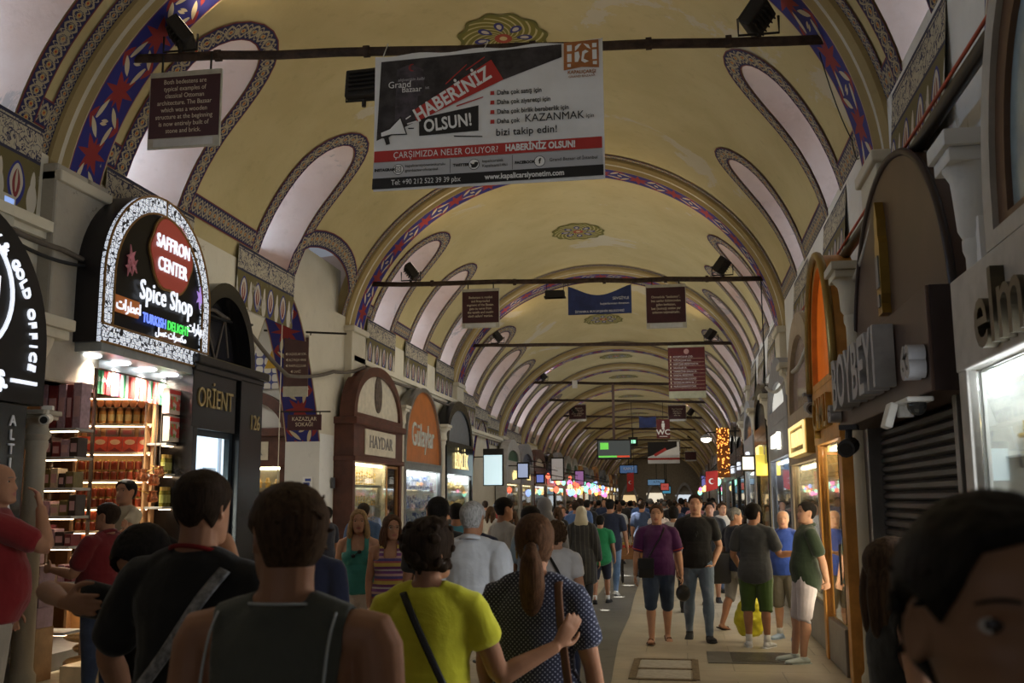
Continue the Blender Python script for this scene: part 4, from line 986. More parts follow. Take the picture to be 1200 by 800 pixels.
t = empty('corbel', (-6.45, 9.3, 2.9), 0, 'pale carved corbel above the slim column by the spice shop', 'corbel'); b = B(); b.lathe([(.08, 0), (.11, .2), (.2, .42), (.22, .5)], n=16); b.box((-.24, -.26, .5), (.26, .26, .6), .015); b.box((-.28, -.3, .6), (.3, .3, .72), .015); b.build('stone', M_CREAM, t, True, angle=40)
def cctv(loc, rz, label, k=1.0, m=None):
    t = empty('security_camera', loc, rz, label, 'security camera'); m = m or mat('white_plastic', (.62, .6, .55), .5); b = B(); b.box((-.05*k, -.05*k, -.02), (.05*k, .05*k, .02)); b.tube([(0, 0, 0), (0, -.05*k, -.08*k)], .02*k, 8); b.build('mount', m, t)
    b = B(); b.tube([(0, .04*k, -.1*k), (0, -.16*k, -.13*k)], .05*k, 12); b.build('body', m, t); b = B(); b.tube([(0, -.155*k, -.13*k), (0, -.17*k, -.132*k)], .035*k, 12); b.build('lens', M_BLK, t)
cctv((-6.16, 9.22, 2.68), .4, 'white security camera on the slim column by the spice shop')
# ---------------------------------------------------------------- the spice shop
t = side_root('L', -6.1, 11.2, 'spice_shop', 'spice shop with an arched lit sign over its bright goods', 'shop'); h = 1.25
zb, zs, zt = 3.46, 4.2, 5.37
outer = [(-h, zb+.2)] + arch_poly(2*h, zs, zt, 32) + [(h, zb+.2)]; inner = [(-h+.2, zb+.2)] + arch_poly(2*h-.4, zs, zt-.2, 32) + [(h-.2, zb+.2)]
b = B(); slab(b, [(-h, zb)] + arch_poly(2*h, zs, zt, 32) + [(h, zb)], .03, .5); b.build('sign_box', mat('black_sign_box', (.012, .010, .012), .3), t, angle=30, smooth=True)
def m_lattice():
    k = NT('lit_lattice'); p = k.coord('Object', (1, 1, 1)); e = k.vor(p, 15, 'DISTANCE_TO_EDGE', rnd=.55); e2 = k.vor(p, 36, 'DISTANCE_TO_EDGE', rnd=.3)
    ln = k.OR(k.math('LESS_THAN', e, .045), k.math('LESS_THAN', e2, .05)); k.col(k.mix(ln, (.8, .82, .85), (.02, .02, .03)))
    k.set(k.b.inputs['Emission Color'], k.mix(ln, (.78, .86, 1.0), (.0, .0, .0))); k.b.inputs['Emission Strength'].default_value = .5; return k.m
M_LATT = m_lattice()
b = B(); b.ringprism(outer, inner, .05, (0, -.02, 0), (1, 0, 0), (0, 0, 1), (0, 1, 0), False); b.build('lit_arch_band', M_LATT, t)
b = B(); b.box((-h, -.02, zb), (h, .03, zb+.2)); b.build('lit_bottom_band', M_LATT, t)
b = B(); M_BRASS = mat('brass_edge', (.35, .2, .07), .4, .7)
for A_ in (outer, inner): b.tube([(x, -.025, z) for x, z in A_], .014, 6)
for z in (zb, zb+.2): b.tube([(-h, -.025, z), (h, -.025, z)], .014, 6)
b.tube([(.02, -.025, zt-.2), (.02, -.025, zt)], .012, 6); b.build('brass_edging', M_BRASS, t)
b = B(); slab(b, inner, .01, .03); b.build('sign_face', mat('glossy_black', (.006, .006, .007), .3, var=0, spec=.2), t)
pl = [(.50*math.cos(a)*(1+.035*math.cos(8*a)), .44*math.sin(a)*(1+.06*math.cos(6*a))) for a in [2*PI*i/64 for i in range(64)]]
b = B(); slab(b, [(x*1.07+.22, z*1.07+4.73) for x, z in pl], -.012, .01); b.build('gold_rim', M_BRASS, t)
b = B(); slab(b, [(x+.22, z+4.73) for x, z in pl], -.02, -.01); b.build('red_plaque', mat('sign_red', (.30, .045, .035), .4, var=0, em=.18, emc=(.4, .06, .04)), t)
text('lettering', 'SAFFRON', .235, (.22, -.03, 4.84), (1, 0, 0), (0, 0, 1), M_LITW, t, ext=.008, bold=.0025, sx=.80, space=1.06); text('lettering', 'CENTER', .235, (.22, -.03, 4.57), (1, 0, 0), (0, 0, 1), M_LITW, t, ext=.008, bold=.0025, sx=.80, space=1.06)
text('lettering', 'Spice Shop', .33, (.12, -.03, 4.17), (1, 0, 0), (0, 0, 1), M_LITW, t, ext=.008, bold=.002, sx=.84, space=1.06)
# tags: Arabic words are written in presentation forms, right to left
def arab(s_): return ''.join(reversed(s_))
b = B(); b.box((-1.0, -.02, 3.83), (-.5, .0, 4.02)); b.build('orange_tag', mat('orange_tag', (.4, .12, .03), .5, em=.15, emc=(.5, .15, .03)), t)
text('lettering', arab('\ufe8d\ufecb\ufec4\ufeae\ufe8d\ufe95'), .17, (-.74, -.03, 3.92), (1, 0, 0), (0, 0, 1), M_LITW, t, ext=.006, bold=.003)
text('lettering', 'TURKISH', .16, (-.16, -.03, 3.86), (1, 0, 0), (0, 0, 1), m_emit('lit_blue', (.16, .26, 1.0), .8), t, ext=.006, bold=.002, sx=.82, space=1.05)
text('lettering', 'DELIGHT', .16, (.42, -.03, 3.86), (1, 0, 0), (0, 0, 1), m_emit('lit_green', (.08, .8, .12), .6), t, ext=.006, bold=.002, sx=.82, space=1.05)
text('lettering', arab('\ufe91\ufeec\ufe8e\ufead\ufe8d\ufe95'), .17, (.87, -.03, 3.93), (1, 0, 0), (0, 0, 1), M_LITW, t, ext=.006, bold=.003)
b = B(); b.box((-.02, -.02, 3.68), (.52, .0, 3.83)); b.build('brown_tag', mat('brown_tag', (.15, .06, .025), .5), t)
text('lettering', arab('\ufee3\ufedc\ufeb4\ufeae\ufe8d\ufe95 \ufecb\ufeb4\ufede'), .13, (.25, -.03, 3.75), (1, 0, 0), (0, 0, 1), M_LITW, t, ext=.006, bold=.002)
b = B(); R = random.Random(3)
for c_, k in ((( -.72, 4.5), .1), ((-.66, 4.42), .09), ((-.76, 4.38), .08)): b.prism([(c_[0]+k*math.cos(a)*(1 if i % 2 else .35), c_[1]+1.5*k*math.sin(a)*(1 if i % 2 else .35)) for i, a in enumerate([2*PI*i/10 for i in range(10)])], -.012, (0, -.012, 0), (1, 0, 0), (0, 0, 1), (0, 1, 0))
b.build('flower_emblem', mat('flower_print', (.25, .08, .12), .5, var=.6, scale=12, em=.2, emc=(.3, .1, .1)), t)
b = B(); b.prism([(.98+.1*math.cos(a)*(1 if i % 2 else .4), 4.36+.15*math.sin(a)*(1 if i % 2 else .4)) for i, a in enumerate([2*PI*i/12 for i in range(12)])], -.012, (0, -.012, 0), (1, 0, 0), (0, 0, 1), (0, 1, 0)); b.build('crocus_emblem', m_emit('crocus_violet', (.4, .25, .7), .5), t)
# soffit with four downlights
b = B(); b.box((-1.2, .0, 3.36), (1.3, .52, 3.46)); b.box((-1.42, .36, 3.26), (1.0, .46, 3.4)); b.build('soffit', mat('steel_soffit', (.34, .37, .38), .35, .5), t)
for y in (10.28, 10.9, 11.5, 12.05):
    b = B(); b.lathe([(0, 0), (.1, 0), (.12, .012), (.12, .02)], (y-11.2, .3, 3.335), 20); dl = b.build('downlight', m_emit('downlight_white', (.95, .97, 1.0), 5), t)
    l = bpy.data.lights.new('downlight_light', 'SPOT'); l.energy = 150; l.color = (1, .86, .66); l.spot_size = 2.3; l.spot_blend = .7; l.shadow_soft_size = .08
    lo = bpy.data.objects.new('downlight_light', l); COL.objects.link(lo); lo.location = (-6.4, y, 3.3)
# recess: back, sides, floor
b = B(); x0, x1 = 9.5-11.2, 12.1-11.2
b.box((x0, 1.75, 0), (x1, 1.8, 3.5)); b.box((x0-.03, .48, 0), (x0, 1.8, 3.5)); b.box((x1, .48, 0), (x1+.03, 1.8, 3.5)); b.box((x0, .48, 3.42), (x1, 1.8, 3.5)); b.build('recess_lining', mat('warm_wood_lining', (.28, .14, .055), .5), t)
b = B(); b.box((x0, .5, 0), (x1, 1.75, .18)); b.build('raised_floor', M_GRANITE, t)
def vec(L, R_, f, z, d=0): 
    L, R_ = Vector((*L, 0)), Vector((*R_, 0)); u = (R_-L).normalized(); nn = Vector((u.y, -u.x, 0)); return L + (R_-L)*f + nn*d + Vector((0, 0, z))
SL, SR = (-7.3, 11.55), (-6.5, 11.88); ang = math.atan2(SR[1]-SL[1], SR[0]-SL[0]); SW = math.hypot(SR[0]-SL[0], SR[1]-SL[1])
M_SHELF = mat('lit_shelf_wood', (.55, .42, .26), .5); M_LEDW = m_emit('led_strip_warm', (1, .70, .42), 9.0)
u = empty('spice_shelf_unit', (*SL, 0), ang, 'tall wooden shelf unit, warm lit, filled with jars and canisters', 'shelf unit')
b = B(); b.box((0, .30, .2), (SW, .33, 3.2)); b.build('back_panel', mat('shelf_back', (.5, .28, .1), .5), u)
for x in (-.03, SW): b = B(); b.box((x, -.0, .2), (x+.03, .33, 3.0)); b.build('side_panel', mat('shelf_side', (.36, .2, .09), .5), u)
SZ = [.55, .85, 1.14, 1.42, 1.70, 2.03, 2.37, 2.72, 3.06]
for z in SZ:
    b = B(); b.box((0, -.02, z-.03), (SW, .3, z)); sh = b.build('shelf', M_SHELF, u); b = B(); b.box((.02, .03, z-.04), (SW-.02, .06, z-.03)); b.build('led_strip', M_LEDW, sh)
def put(proto, f, z, d=.1, first=[None], label=None, unit=(SL, SR), grp=None, rz=0):
    L, R_ = unit; p = vec(L, R_, f, z, -d); o = proto; o.location = p; o.rotation_euler = (0, 0, math.atan2(R_[1]-L[1], R_[0]-L[0])+rz)
    if label: o['label'] = label
    return o
def make_jar(name, r, hh, mb, ml, label, cat, grp, lab=None):
    b = B(); b.lathe([(0, 0), (r, 0), (r*1.02, hh*.06), (r*1.02, hh*.74), (r*.8, hh*.82), (r*.8, hh*.84)], n=12); j = b.build(name, mb, None, True, angle=40); tag(j, label, cat, grp)
    b = B(); b.lathe([(r*.86, hh*.82), (r*.86, hh), (0, hh)], n=12); b.build('lid', ml, j)
    if lab: b = B(); b.lathe([(r*1.035, hh*.2), (r*1.035, hh*.6)], n=12); b.build('paper_label', lab, j)
    return j
M_LIDG = mat('gold_lid', (.5, .36, .1), .35, .7); M_REDJ = mat('red_preserve', (.16, .028, .012), .2); M_CAN = mat('orange_canister', (.62, .28, .06), .4); M_CANL = mat('copper_lid', (.42, .17, .07), .35, .4); M_CANP = mat('canister_label', (.7, .5, .2), .5)
used = {}
def rep(key, maker):
    if key not in used: used[key] = maker(); return used[key]
    return copy_tree(used[key])
ROWN = {5: 'upper jar shelf', 4: 'second jar shelf from the top', 3: 'third jar shelf from the top', 2: 'low jar shelf'}
for i in range(8):
    o = rep('can', lambda: make_jar('canister', .042, .2, M_CAN, M_CANL, '', 'canister', 'orange canisters on the shelf unit', M_CANP)); put(o, (i+.6)/8.6, SZ[7], .12); o['label'] = 'orange canister with copper lid standing in the canister row'
for i in range(9):
    def mk():
        b = B(); b.lathe([(0, 0), (.044, 0), (.046, .012), (.046, .19), (0, .2)], (0, 0, 0), 14, Matrix.Rotation(-PI/2, 4, 'X')); return tag(b.build('canister', M_CANL, None, True, angle=40), None, 'canister', 'copper canisters lying on top')
    o = rep('lying', mk); put(o, (i+.5)/9, SZ[7]+.25, .05); o['label'] = 'copper-ended canister lying on its side above standing row'
b = B(); b.box((0, .06, SZ[7]+.2), (SW, .3, SZ[7]+.205)); b.build('shelf', M_SHELF, u)
for i in range(5):
    def mk():
        b = B(); b.box((-.085, 0, 0), (.085, .12, .19), .004); x = b.build('sweets_box', mat('red_carton', (.5, .055, .02), .4, var=.25, scale=14)); tag(x, None, 'box', 'red cartons on the shelf unit')
        b = B(); b.lathe([(0, 0), (.055, 0), (.055, .002)], (0, 0, 0), 16, Matrix.Translation((0, -.001, .125)) @ Matrix.Diagonal((1.1, 1, .6, 1)) @ Matrix.Rotation(PI/2, 4, 'X')); b.build('oval_label', mat('cream_oval', (.65, .45, .25), .5), x)
        b = B(); b.prism([(-.085, .0), (.085, .0), (0, .055)], .002, (0, -.001, 0), (1, 0, 0), (0, 0, 1), (0, -1, 0)); b.build('dark_print', mat('dark_red_print', (.2, .02, .015), .5), x); return x
    o = rep('carton', mk); put(o, (i+.5)/5, SZ[6], .06); o['label'] = 'red sweets carton with a cream oval in red row'
for i in range(4):
    def mk():
        b = B(); b.box((-.075, 0, 0), (.075, .1, .105), .004); x = b.build('sweets_box', mat('brown_gift_box', (.12, .07, .045), .4)); tag(x, None, 'box', 'dark gift boxes over the red cartons'); b = B(); b.box((-.05, -.003, .03), (.05, 0, .08)); b.build('paper_label', mat('dark_label', (.16, .03, .03), .4), x); return x
    o = rep('gift', mk); put(o, (.2, .45, .66, .9)[i], SZ[6]+.19, .06); o['label'] = 'brown gift box lying on top of the red cartons' if i != 1 else 'brown gift box among those on the red cartons'; o['label'] = 'brown gift box lying on top of the red cartons'
for row, k in ((5, 9), (4, 10), (3, 10), (2, 10)):
    for lay in (0, 1):
        for i in range(k):
            o = rep('jar', lambda: make_jar('preserve_jar', .040, .125, M_REDJ, M_LIDG, '', 'jar', '', None)); put(o, (i+.6)/(k+.2), SZ[row]+lay*.127, .1 + .0*lay); o['label'] = 'red preserve jar with gold lid, %s row of the %s' % ('upper' if lay else 'lower', ROWN[row]); o['group'] = 'preserve jars, %s row of the %s' % ('upper' if lay else 'lower', ROWN[row])
# flags along the soffit
FC = [((.5, .02, .03), (.5, .02, .03), (.5, .02, .03), 'red flag with white crescent at the near end of the flag string'), ((.6, .6, .58), (.02, .25, .1), (.6, .6, .58), 'white and green flag next to the near crescent flag'), ((.6, .6, .58), (.6, .6, .58), (.5, .04, .04), 'white and red flag left of the striped flag with blue corner'), ((.5, .25, .28), (.4, .36, .45), (.5, .1, .12), 'faded striped flag with a blue corner'),
      ((.02, .22, .08), (.02, .22, .08), (.02, .22, .08), 'plain dark green flag with white script'), ((.5, .02, .03), (.5, .02, .03), (.5, .02, .03), 'second crescent flag, right of the green flag'), ((.6, .6, .6), (.22, .14, .33), (.22, .14, .33), 'white and purple flag'), ((.5, .03, .04), (.6, .6, .6), (.02, .2, .08), 'red, white and green flag with black base'), ((.6, .6, .6), (.5, .03, .03), (.5, .03, .03), 'white over red flag'), ((.5, .06, .05), (.6, .6, .6), (.05, .08, .2), 'red, white and navy flag'),
      ((.5, .1, .08), (.02, .25, .12), (.5, .1, .08), 'orange red flag with a green stripe'), ((.5, .04, .04), (.6, .6, .6), (.02, .25, .1), 'red, white and green flag beside the cedar flag'), ((.5, .05, .05), (.62, .62, .6), (.5, .05, .05), 'white flag with red edges and a green tree'), ((.02, .2, .08), (.02, .2, .08), (.6, .6, .6), 'dark green flag with white crescent at the far end')]
for i, (c1, c2, c3, lb) in enumerate(FC):
    fx = empty('flag', (-6.47, 9.98 + i*.158, 2.97), PI/2, lb, 'flag', 'flags strung across the spice shop')
    for q, c in enumerate((c1, c2, c3)):
        b = B(); b.box((-.075+q*.05, -.004+.006*((i+q) % 2), 0), (-.025+q*.05, .0+.006*((i+q) % 2), .27)); b.build('cloth', mat('flag_%d%d%d' % tuple(int(v*99) for v in c), c, .8, var=.06), fx)
    if i in (0, 5, 13):
        b = B(); b.ringprism([(.045*math.cos(a), .045*math.sin(a)) for a in [.6+5.1*k/16 for k in range(17)]], [(.014+.034*math.cos(a), .034*math.sin(a)) for a in [.6+5.1*k/16 for k in range(17)]], .003, (0, -.012, .15), (1, 0, 0), (0, 0, 1), (0, 1, 0), False); b.build('crescent', M_PWH, fx)
    if i == 3: b = B(); b.box((-.075, -.012, .17), (.0, -.006, .27)); b.build('blue_corner', M_PBLUE, fx)
    if i == 4: text('lettering', 'ﷲ ﷲ', .07, (0, -.012, .16), (1, 0, 0), (0, 0, 1), M_PWH, fx, ext=.001)
    if i == 12: b = B(); b.prism([(-.03, .08), (.03, .08), (0, .19)], .003, (0, -.012, 0), (1, 0, 0), (0, 0, 1), (0, 1, 0)); b.build('tree_print', mat('flag_green', (.02, .22, .08), .8), fx)
# the narrow side unit facing the street's near end
UL, UR = (-6.74, 10.0), (-6.26, 10.0)
u2 = empty('side_shelf', (*UL, 0), 0, 'narrow grey-edged shelf rack of gift boxes by the column', 'shelf unit')
UZ = [.45, .95, 1.31, 1.62, 1.91, 2.23, 2.53]
for z in UZ:
    b = B(); b.box((0, -.16, z-.03), (.5, .2, z), .004); sh = b.build('shelf', mat('grey_shelf', (.34, .33, .31), .4), u2); b = B(); b.box((.03, -.1, z-.04), (.47, -.06, z-.03)); b.build('led_strip', M_LEDW, sh)
for x in (0, .47): b = B(); b.box((x, .17, .18), (x+.03, .2, 3.2)); b.build('post', mat('dark_post', (.08, .05, .03), .5), u2)
GB = [('dark_tin', (.035, .022, .018)), ('lilac_box', (.36, .24, .28)), ('olive_tin', (.13, .10, .03)), ('wine_box', (.16, .025, .03)), ('cream_box', (.5, .4, .28))]
R = random.Random(11); words_ = {2.53: 'top', 2.23: 'second', 1.91: 'third', 1.62: 'fourth', 1.31: 'fifth', .95: 'sixth'}
for z in (2.53, 2.23, 1.91, 1.62, 1.31, .95):
    x = .03; n_ = 0
    while x < .44:
        w = R.uniform(.07, .12); hh = R.uniform(.12, .22) if z < 2.5 else R.uniform(.42, .5); k = R.randrange(5) if z < 2.5 else (3 if n_ % 2 else 1)
        b = B(); b.box((0, -.1, .001), (w-.01, .08, hh), .004); o = b.build('gift_box', mat(GB[k][0], GB[k][1], .4, var=.2, scale=20)); o.location = (UL[0]+x, UL[1], z)
        tag(o, '%s gift box, number %s from the column on the %s rack shelf' % (GB[k][0].split('_')[0], ('one', 'two', 'three', 'four', 'five', 'six')[n_], words_[z]), 'box', 'gift boxes on the side rack'); b = B(); b.box((.012, -.104, hh*.25), (w-.022, -.1, hh*.7)); b.build('paper_label', mat('pink_label', (.5, .3, .3), .5), o)
        x += w; n_ += 1
# stacked lilac boxes and carton by the column
bx = [(-6.78, 9.52, .0, .44, .3, .52, 'cardboard_box', 'brown cardboard carton under the lilac boxes', (.28, .17, .08))]
for i, (x, y, z, w, d, hh) in enumerate([(-6.74, 9.52, .52, .4, .28, .2), (-6.74, 9.54, .72, .4, .26, .22), (-6.74, 9.54, .94, .22, .26, .2), (-6.52, 9.53, .94, .18, .26, .19), (-6.74, 9.54, 1.14, .26, .26, .24), (-6.74, 9.54, 1.38, .16, .24, .2), (-6.74, 9.54, 1.58, .16, .24, .2)]):
    bx.append((x, y, z, w, d, hh, 'gift_carton', ['lowest lilac carton, resting on the brown cardboard', 'second lilac carton from below', 'left lilac carton of the third layer', 'right lilac carton of the third layer', 'fourth lilac carton from below', 'second lilac carton from the top', 'topmost lilac carton of the stack'][i], (.25, .17, .20)))
for x, y, z, w, d, hh, nm, lb, c in bx:
    b = B(); b.box((0, 0, .001), (w, d, hh), .006); o = b.build(nm, mat(nm+'_skin', c, .6, var=.2, scale=6)); o.location = (x, y, z); tag(o, lb, 'box', 'stacked cartons by the column')
    b = B(); b.box((0, -.002, hh*.47), (w, 0, hh*.53)); b.build('tape', mat('tape', (.4, .3, .24), .4), o)
for i, (x, y, z) in enumerate([(-6.2, 10.35, 0), (-6.16, 10.5, .14), (-6.22, 10.42, .28)]):
    b = B(); b.ball((0, 0, .08), (.34, .2, .085), 18); o = b.build('spice_sack', mat('plastic_sack', (.24, .16, .07), .3, var=.4, scale=5, bump=.4), None, True); o.location = (x, y, z); o.rotation_euler = (0, 0, .3*i); tag(o, ['lowest plastic sack lying on the floor by the cartons', 'middle plastic sack of the pile', 'top plastic sack of the pile'][i], 'sack', 'sacks by the spice shop')
# right-hand side: hanging cartons, bottles, copper pots
t2 = empty('bottle_rack', (-6.38, 11.98, 0), PI/2, 'narrow lit rack of bottles beside the black lacquered shop', 'shelf unit')
for z in (1.7, 2.1, 2.48):
    b = B(); b.box((-.14, -.1, z-.03), (.14, .16, z), .004); sh = b.build('shelf', mat('grey_shelf', (.34, .33, .31), .4), t2); b = B(); b.box((-.12, -.06, z-.04), (.12, -.03, z-.03)); b.build('led_strip', M_LEDW, sh)
b = B(); b.box((-.15, .16, .18), (.15, .19, 3.0)); b.build('back_panel', mat('shelf_side', (.36, .2, .09), .5), t2)
for z, nm in ((1.7, 'middle'), (2.1, 'upper')):
    for i in range(3):
        o = rep('bottle', lambda: make_jar('oil_bottle', .03, .24, mat('olive_oil', (.14, .12, .02), .15), M_LIDG, '', 'bottle', '', mat('oil_label', (.3, .3, .08), .5))); o.location = (-6.34, 11.9+i*.08, z); o['label'] = 'oil bottle with gold cap on the %s rack shelf' % nm; o['group'] = 'oil bottles on the %s rack shelf' % nm
for i, (y, z, lb, c) in enumerate([(11.96, 2.84, 'white carton with red printed fruit, uppermost beside the black fascia', (.5, .42, .38)), (11.99, 2.5, 'carton of printed red and green fruit under the white one', (.45, .4, .34))]):
    b = B(); b.box((-.14, -.03, .002), (.16, .06, .32), .004); o = b.build('fruit_tea_carton', mat('fruit_carton_%d' % i, c, .5)); o.location = (-6.28, y, z); o.rotation_euler = (0, 0, PI/2); tag(o, lb, 'box'); b = B(); b.box((-.11, -.034, .05), (.13, -.03, .22)); b.build('fruit_print', m_goods('fruit_print', [(.5, .05, .04), (.55, .5, .45), (.15, .3, .06), (.6, .12, .08)], 22), o); b = B(); b.box((-.14, -.034, .25), (.16, -.03, .3)); b.build('red_stripe', M_PRED, o)
for i, (x, y, z) in enumerate([(-6.3, 11.35, 2.0), (-6.26, 11.55, 1.95), (-6.28, 11.7, 2.05), (-6.24, 11.5, 1.75)]):
    o = rep('pot', lambda: tag(B().lathe([(0, 0), (.05, .0), (.07, .03), (.055, .09), (.045, .12), (.06, .14)], n=16).build('copper_pot', mat('copper', (.6, .22, .1), .25, .9), None, True), None, 'pot', 'copper coffee pots hanging in the spice shop'))
    if i == 0: b = B(); b.tube([(.05, 0, .11), (.2, 0, .16)], .008, 6); b.build('handle', mat('brass_handle', (.5, .33, .1), .35, .8), o); b = B(); b.tube([(0, 0, .14), (0, 0, 1.2)], .004, 4); b.build('hanging_string', M_CABG, o)
    o.location = (x, y, z); o.rotation_euler = (0, 0, i*1.3); o['label'] = ['copper pot hanging nearest the jar shelves', 'copper pot hanging between its two neighbours', 'copper pot hanging nearest the bottle rack', 'lowest copper pot, hanging below the others'][i]
# ---------------------------------------------------------------- ORIENT
t = side_root('L', -6.1, 13.15, 'black_fronted_shop', 'black lacquered shop front with gold lettering, its doorway glowing white', 'shop'); h = 1.05
b = B(); b.box((-h, -.02, 2.68), (.22, .45, 3.5), .01); b.box((-h-.06, -.12, 3.5), (h+.1, .45, 3.62), .02); b.box((-h-.02, -.06, 3.42), (h+.04, .45, 3.52), .01); b.build('fascia', M_BLACKW, t)
b = B(); b.box((.3, -.06, 0), (h, .45, 3.45), .01); b.build('pilaster', M_BLACKW, t)
b = B(); b.box((-h, -.04, 0), (-h+.12, .45, 2.7), .01); b.build('pilaster', M_BLACKW, t)
text('lettering', 'ORİENT', .36, (-.42, -.025, 3.08), (1, 0, 0), (0, 0, 1), mat('old_gold', (.42, .33, .16), .4, .5), t, ext=.012, sx=.78); text('lettering', '126', .3, (.78, -.065, 2.86), (1, 0, 0), (0, 0, 1), mat('old_gold', (.42, .33, .16), .4, .5), t, ext=.008, sx=.78)
o_ = arch_poly(1.9, 3.62, 4.75, 24); i_ = arch_poly(1.6, 3.62, 4.55, 24)
b = B(); b.ringprism(o_, i_, .42, (.0, .03, 0), (1, 0, 0), (0, 0, 1), (0, 1, 0), False); b.build('arch_frame', M_BLACKW, t, True, angle=35); b = B(); slab(b, i_, .3, .34); b.build('arch_panel', mat('dark_grey_glass', (.02, .02, .024), .15), t)
b = B(); b.ringprism([(-.93, 0), (-.93, 2.68), (.3, 2.68), (.3, 0)], [(-.86, .04), (-.86, 2.6), (.2, 2.6), (.2, .04)], .1, (0, .05, 0), (1, 0, 0), (0, 0, 1), (0, 1, 0)); df = b.build('door_frame', mat('dark_blue_steel', (.03, .045, .06), .3, .5), t)
b = B(); b.box((-.86, .06, .04), (.06, .08, 2.6)); b.build('frosted_door', m_emit('frosted_white_light', (.72, .86, 1.0), .75), df)
b = B(); b.box((-.55, .04, .3), (-.2, .06, 2.2)); b.box((-.12, .03, .04), (-.07, .06, 2.6)); b.build('inner_door_leaf', mat('frosted_grey_leaf', (.35, .42, .5), .5, em=.3, emc=(.6, .75, .9)), df)
b = B(); b.tube([(.12, .02, .9), (.12, .02, 1.6)], .018, 8); b.build('door_handle', M_STEEL, df)
l = bpy.data.lights.new('doorway_light', 'AREA'); l.energy = 30; l.size = .9; l.color = (.8, .9, 1); lo = bpy.data.objects.new('doorway_light', l); COL.objects.link(lo); lo.location = (-6.35, 12.8, 1.5); lo.rotation_euler = (PI/2, 0, PI/2)
tag(B().box((-6.56, 14.0, 3.85), (-6.46, 14.12, 4.1), .01).build('alarm_siren', mat('cream_plastic', (.45, .42, .33), .5)), 'small white alarm siren beside the black arch', 'alarm')
# ---------------------------------------------------------------- side street signs and the shop round the corner
t = empty('street_board', (-6.75, 17.3, 3.6), .12, 'tall narrow brown street-name board with cream foot, under the painted arch', 'sign'); b = B(); b.box((-.22, -.02, .18), (.22, .02, 1.1)); b.build('panel', mat('brown_board', (.075, .035, .03), .6), t); b = B(); b.box((-.22, -.022, 0), (.22, .022, .18)); b.box((-.22, -.022, 1.06), (.22, .022, 1.1)); b.build('pale_strip', mat('cream_metal', (.42, .40, .32), .5), t)
text('lettering', '◄ KAZAZLAR SOK.\n◄ ALİ PAŞA HANI\n◄ MARPUÇÇULAR\n◄ CAMİİ', .062, (0, -.024, .6), (1, 0, 0), (0, 0, 1), M_CRTXT, t, ext=.001, line=1.7, sx=.72); b = B(); b.tube([(-.6, 0, 1.2), (.9, 0, 1.12)], .02, 6); b.tube([(-.25, 0, 1.1), (-.25, 0, 1.18)], .01, 5); b.tube([(.25, 0, 1.1), (.25, 0, 1.16)], .01, 5); b.build('hanger', M_IRON, t)
t = empty('street_name_plate', (-6.68, 17.6, 3.02), .1, 'small maroon street-name plate below the narrow brown board', 'sign'); b = B(); b.box((-.31, -.015, 0), (.31, .015, .28)); b.build('panel', M_MAROON, t); text('lettering', 'KAZAZLAR\nSOKAĞI', .1, (0, -.02, .15), (1, 0, 0), (0, 0, 1), M_CRTXT, t, ext=.001, sx=.9)
b = B(); b.tube([(-.5, 0, .34), (.45, .1, .34)], .014, 6); b.tube([(-.28, 0, .28), (-.28, 0, .34)], .01, 5); b.tube([(.28, 0, .28), (.28, 0, .34)], .01, 5); b.build('hanger', M_IRON, t)
t = empty('corner_shop', (-8.35, 18.4, 0), 0, 'brown wooden shop front in the side street, seen past the black shop', 'shop'); b = B(); b.box((-1.2, -.2, 2.4), (1.15, .1, 3.0), .02); b.box((-1.25, -.28, 2.95), (1.22, .1, 3.12), .02); b.box((.95, -.12, 0), (1.2, .1, 2.5), .01); b.box((-1.2, -.12, 0), (-1.0, .1, 2.5), .01); b.build('frame', M_BROWNW, t)
b = B(); b.ringprism(arch_poly(2.3, 3.1, 3.9), arch_poly(1.9, 3.1, 3.7), .2, (0, -.1, 0), (1, 0, 0), (0, 0, 1), (0, 1, 0), False); b.build('arch_frame', M_BROWNW, t); b = B(); b.box((-.6, -.22, 2.52), (.75, -.2, 2.86)); b.build('name_plate', M_CREAMP, t); text('lettering', 'HAYDAR', .26, (.12, -.225, 2.69), (1, 0, 0), (0, 0, 1), mat('grey_letters', (.2, .18, .17), .5), t, ext=.01, bold=.004)
shop_lit(t, -1.0, .95, .8, 2.4, .09, mat('cream_display', (.62, .55, .40), .6), None, G_GOLD, 'necks', 5, 'gold necklaces in the window round the corner')
for i, (x, y, z) in enumerate([(-6.6, 18.14, 2.05)]):
    t = empty('tile_plaque', (-6.8, 18.14, 2.0), 0, 'little blue and white tile plaque on the white jamb', 'plaque'); b = B(); b.box((-.09, -.015, 0), (.09, .01, .2), .003); b.build('tile', M_PWH, t); b = B(); b.box((-.07, -.018, .04), (.05, -.014, .1)); b.box((-.04, -.018, .12), (.07, -.014, .17)); b.build('blue_print', mat('tile_blue', (.04, .08, .35), .4), t)
tag(B().box((-6.56, 18.75, 2.0), (-6.53, 18.9, 2.2)).build('wall_switch', mat('dark_grey_plastic', (.08, .08, .09), .5)), 'small dark grey switch box on the pale pier before the brown shop', 'switch box')
tag(B().box((-6.57, 19.3, 3.6), (-6.44, 19.42, 3.95), .012).build('alarm_siren', mat('white_plastic', (.62, .6, .55), .5)), 'white alarm siren on the pier beside the brown arched shop', 'alarm')
t = empty('yellow_flag', (-7.6, 17.9, 4.2), 0, 'yellow triangular flag hanging in the side street', 'flag'); b = B(); b.prism([(0, 0), (.42, 0), (.3, .75)], .01, (0, 0, 0), (1, 0, 0), (0, 0, 1), (0, 1, 0)); b.build('cloth', mat('yellow_cloth', (.5, .3, .03), .8), t)
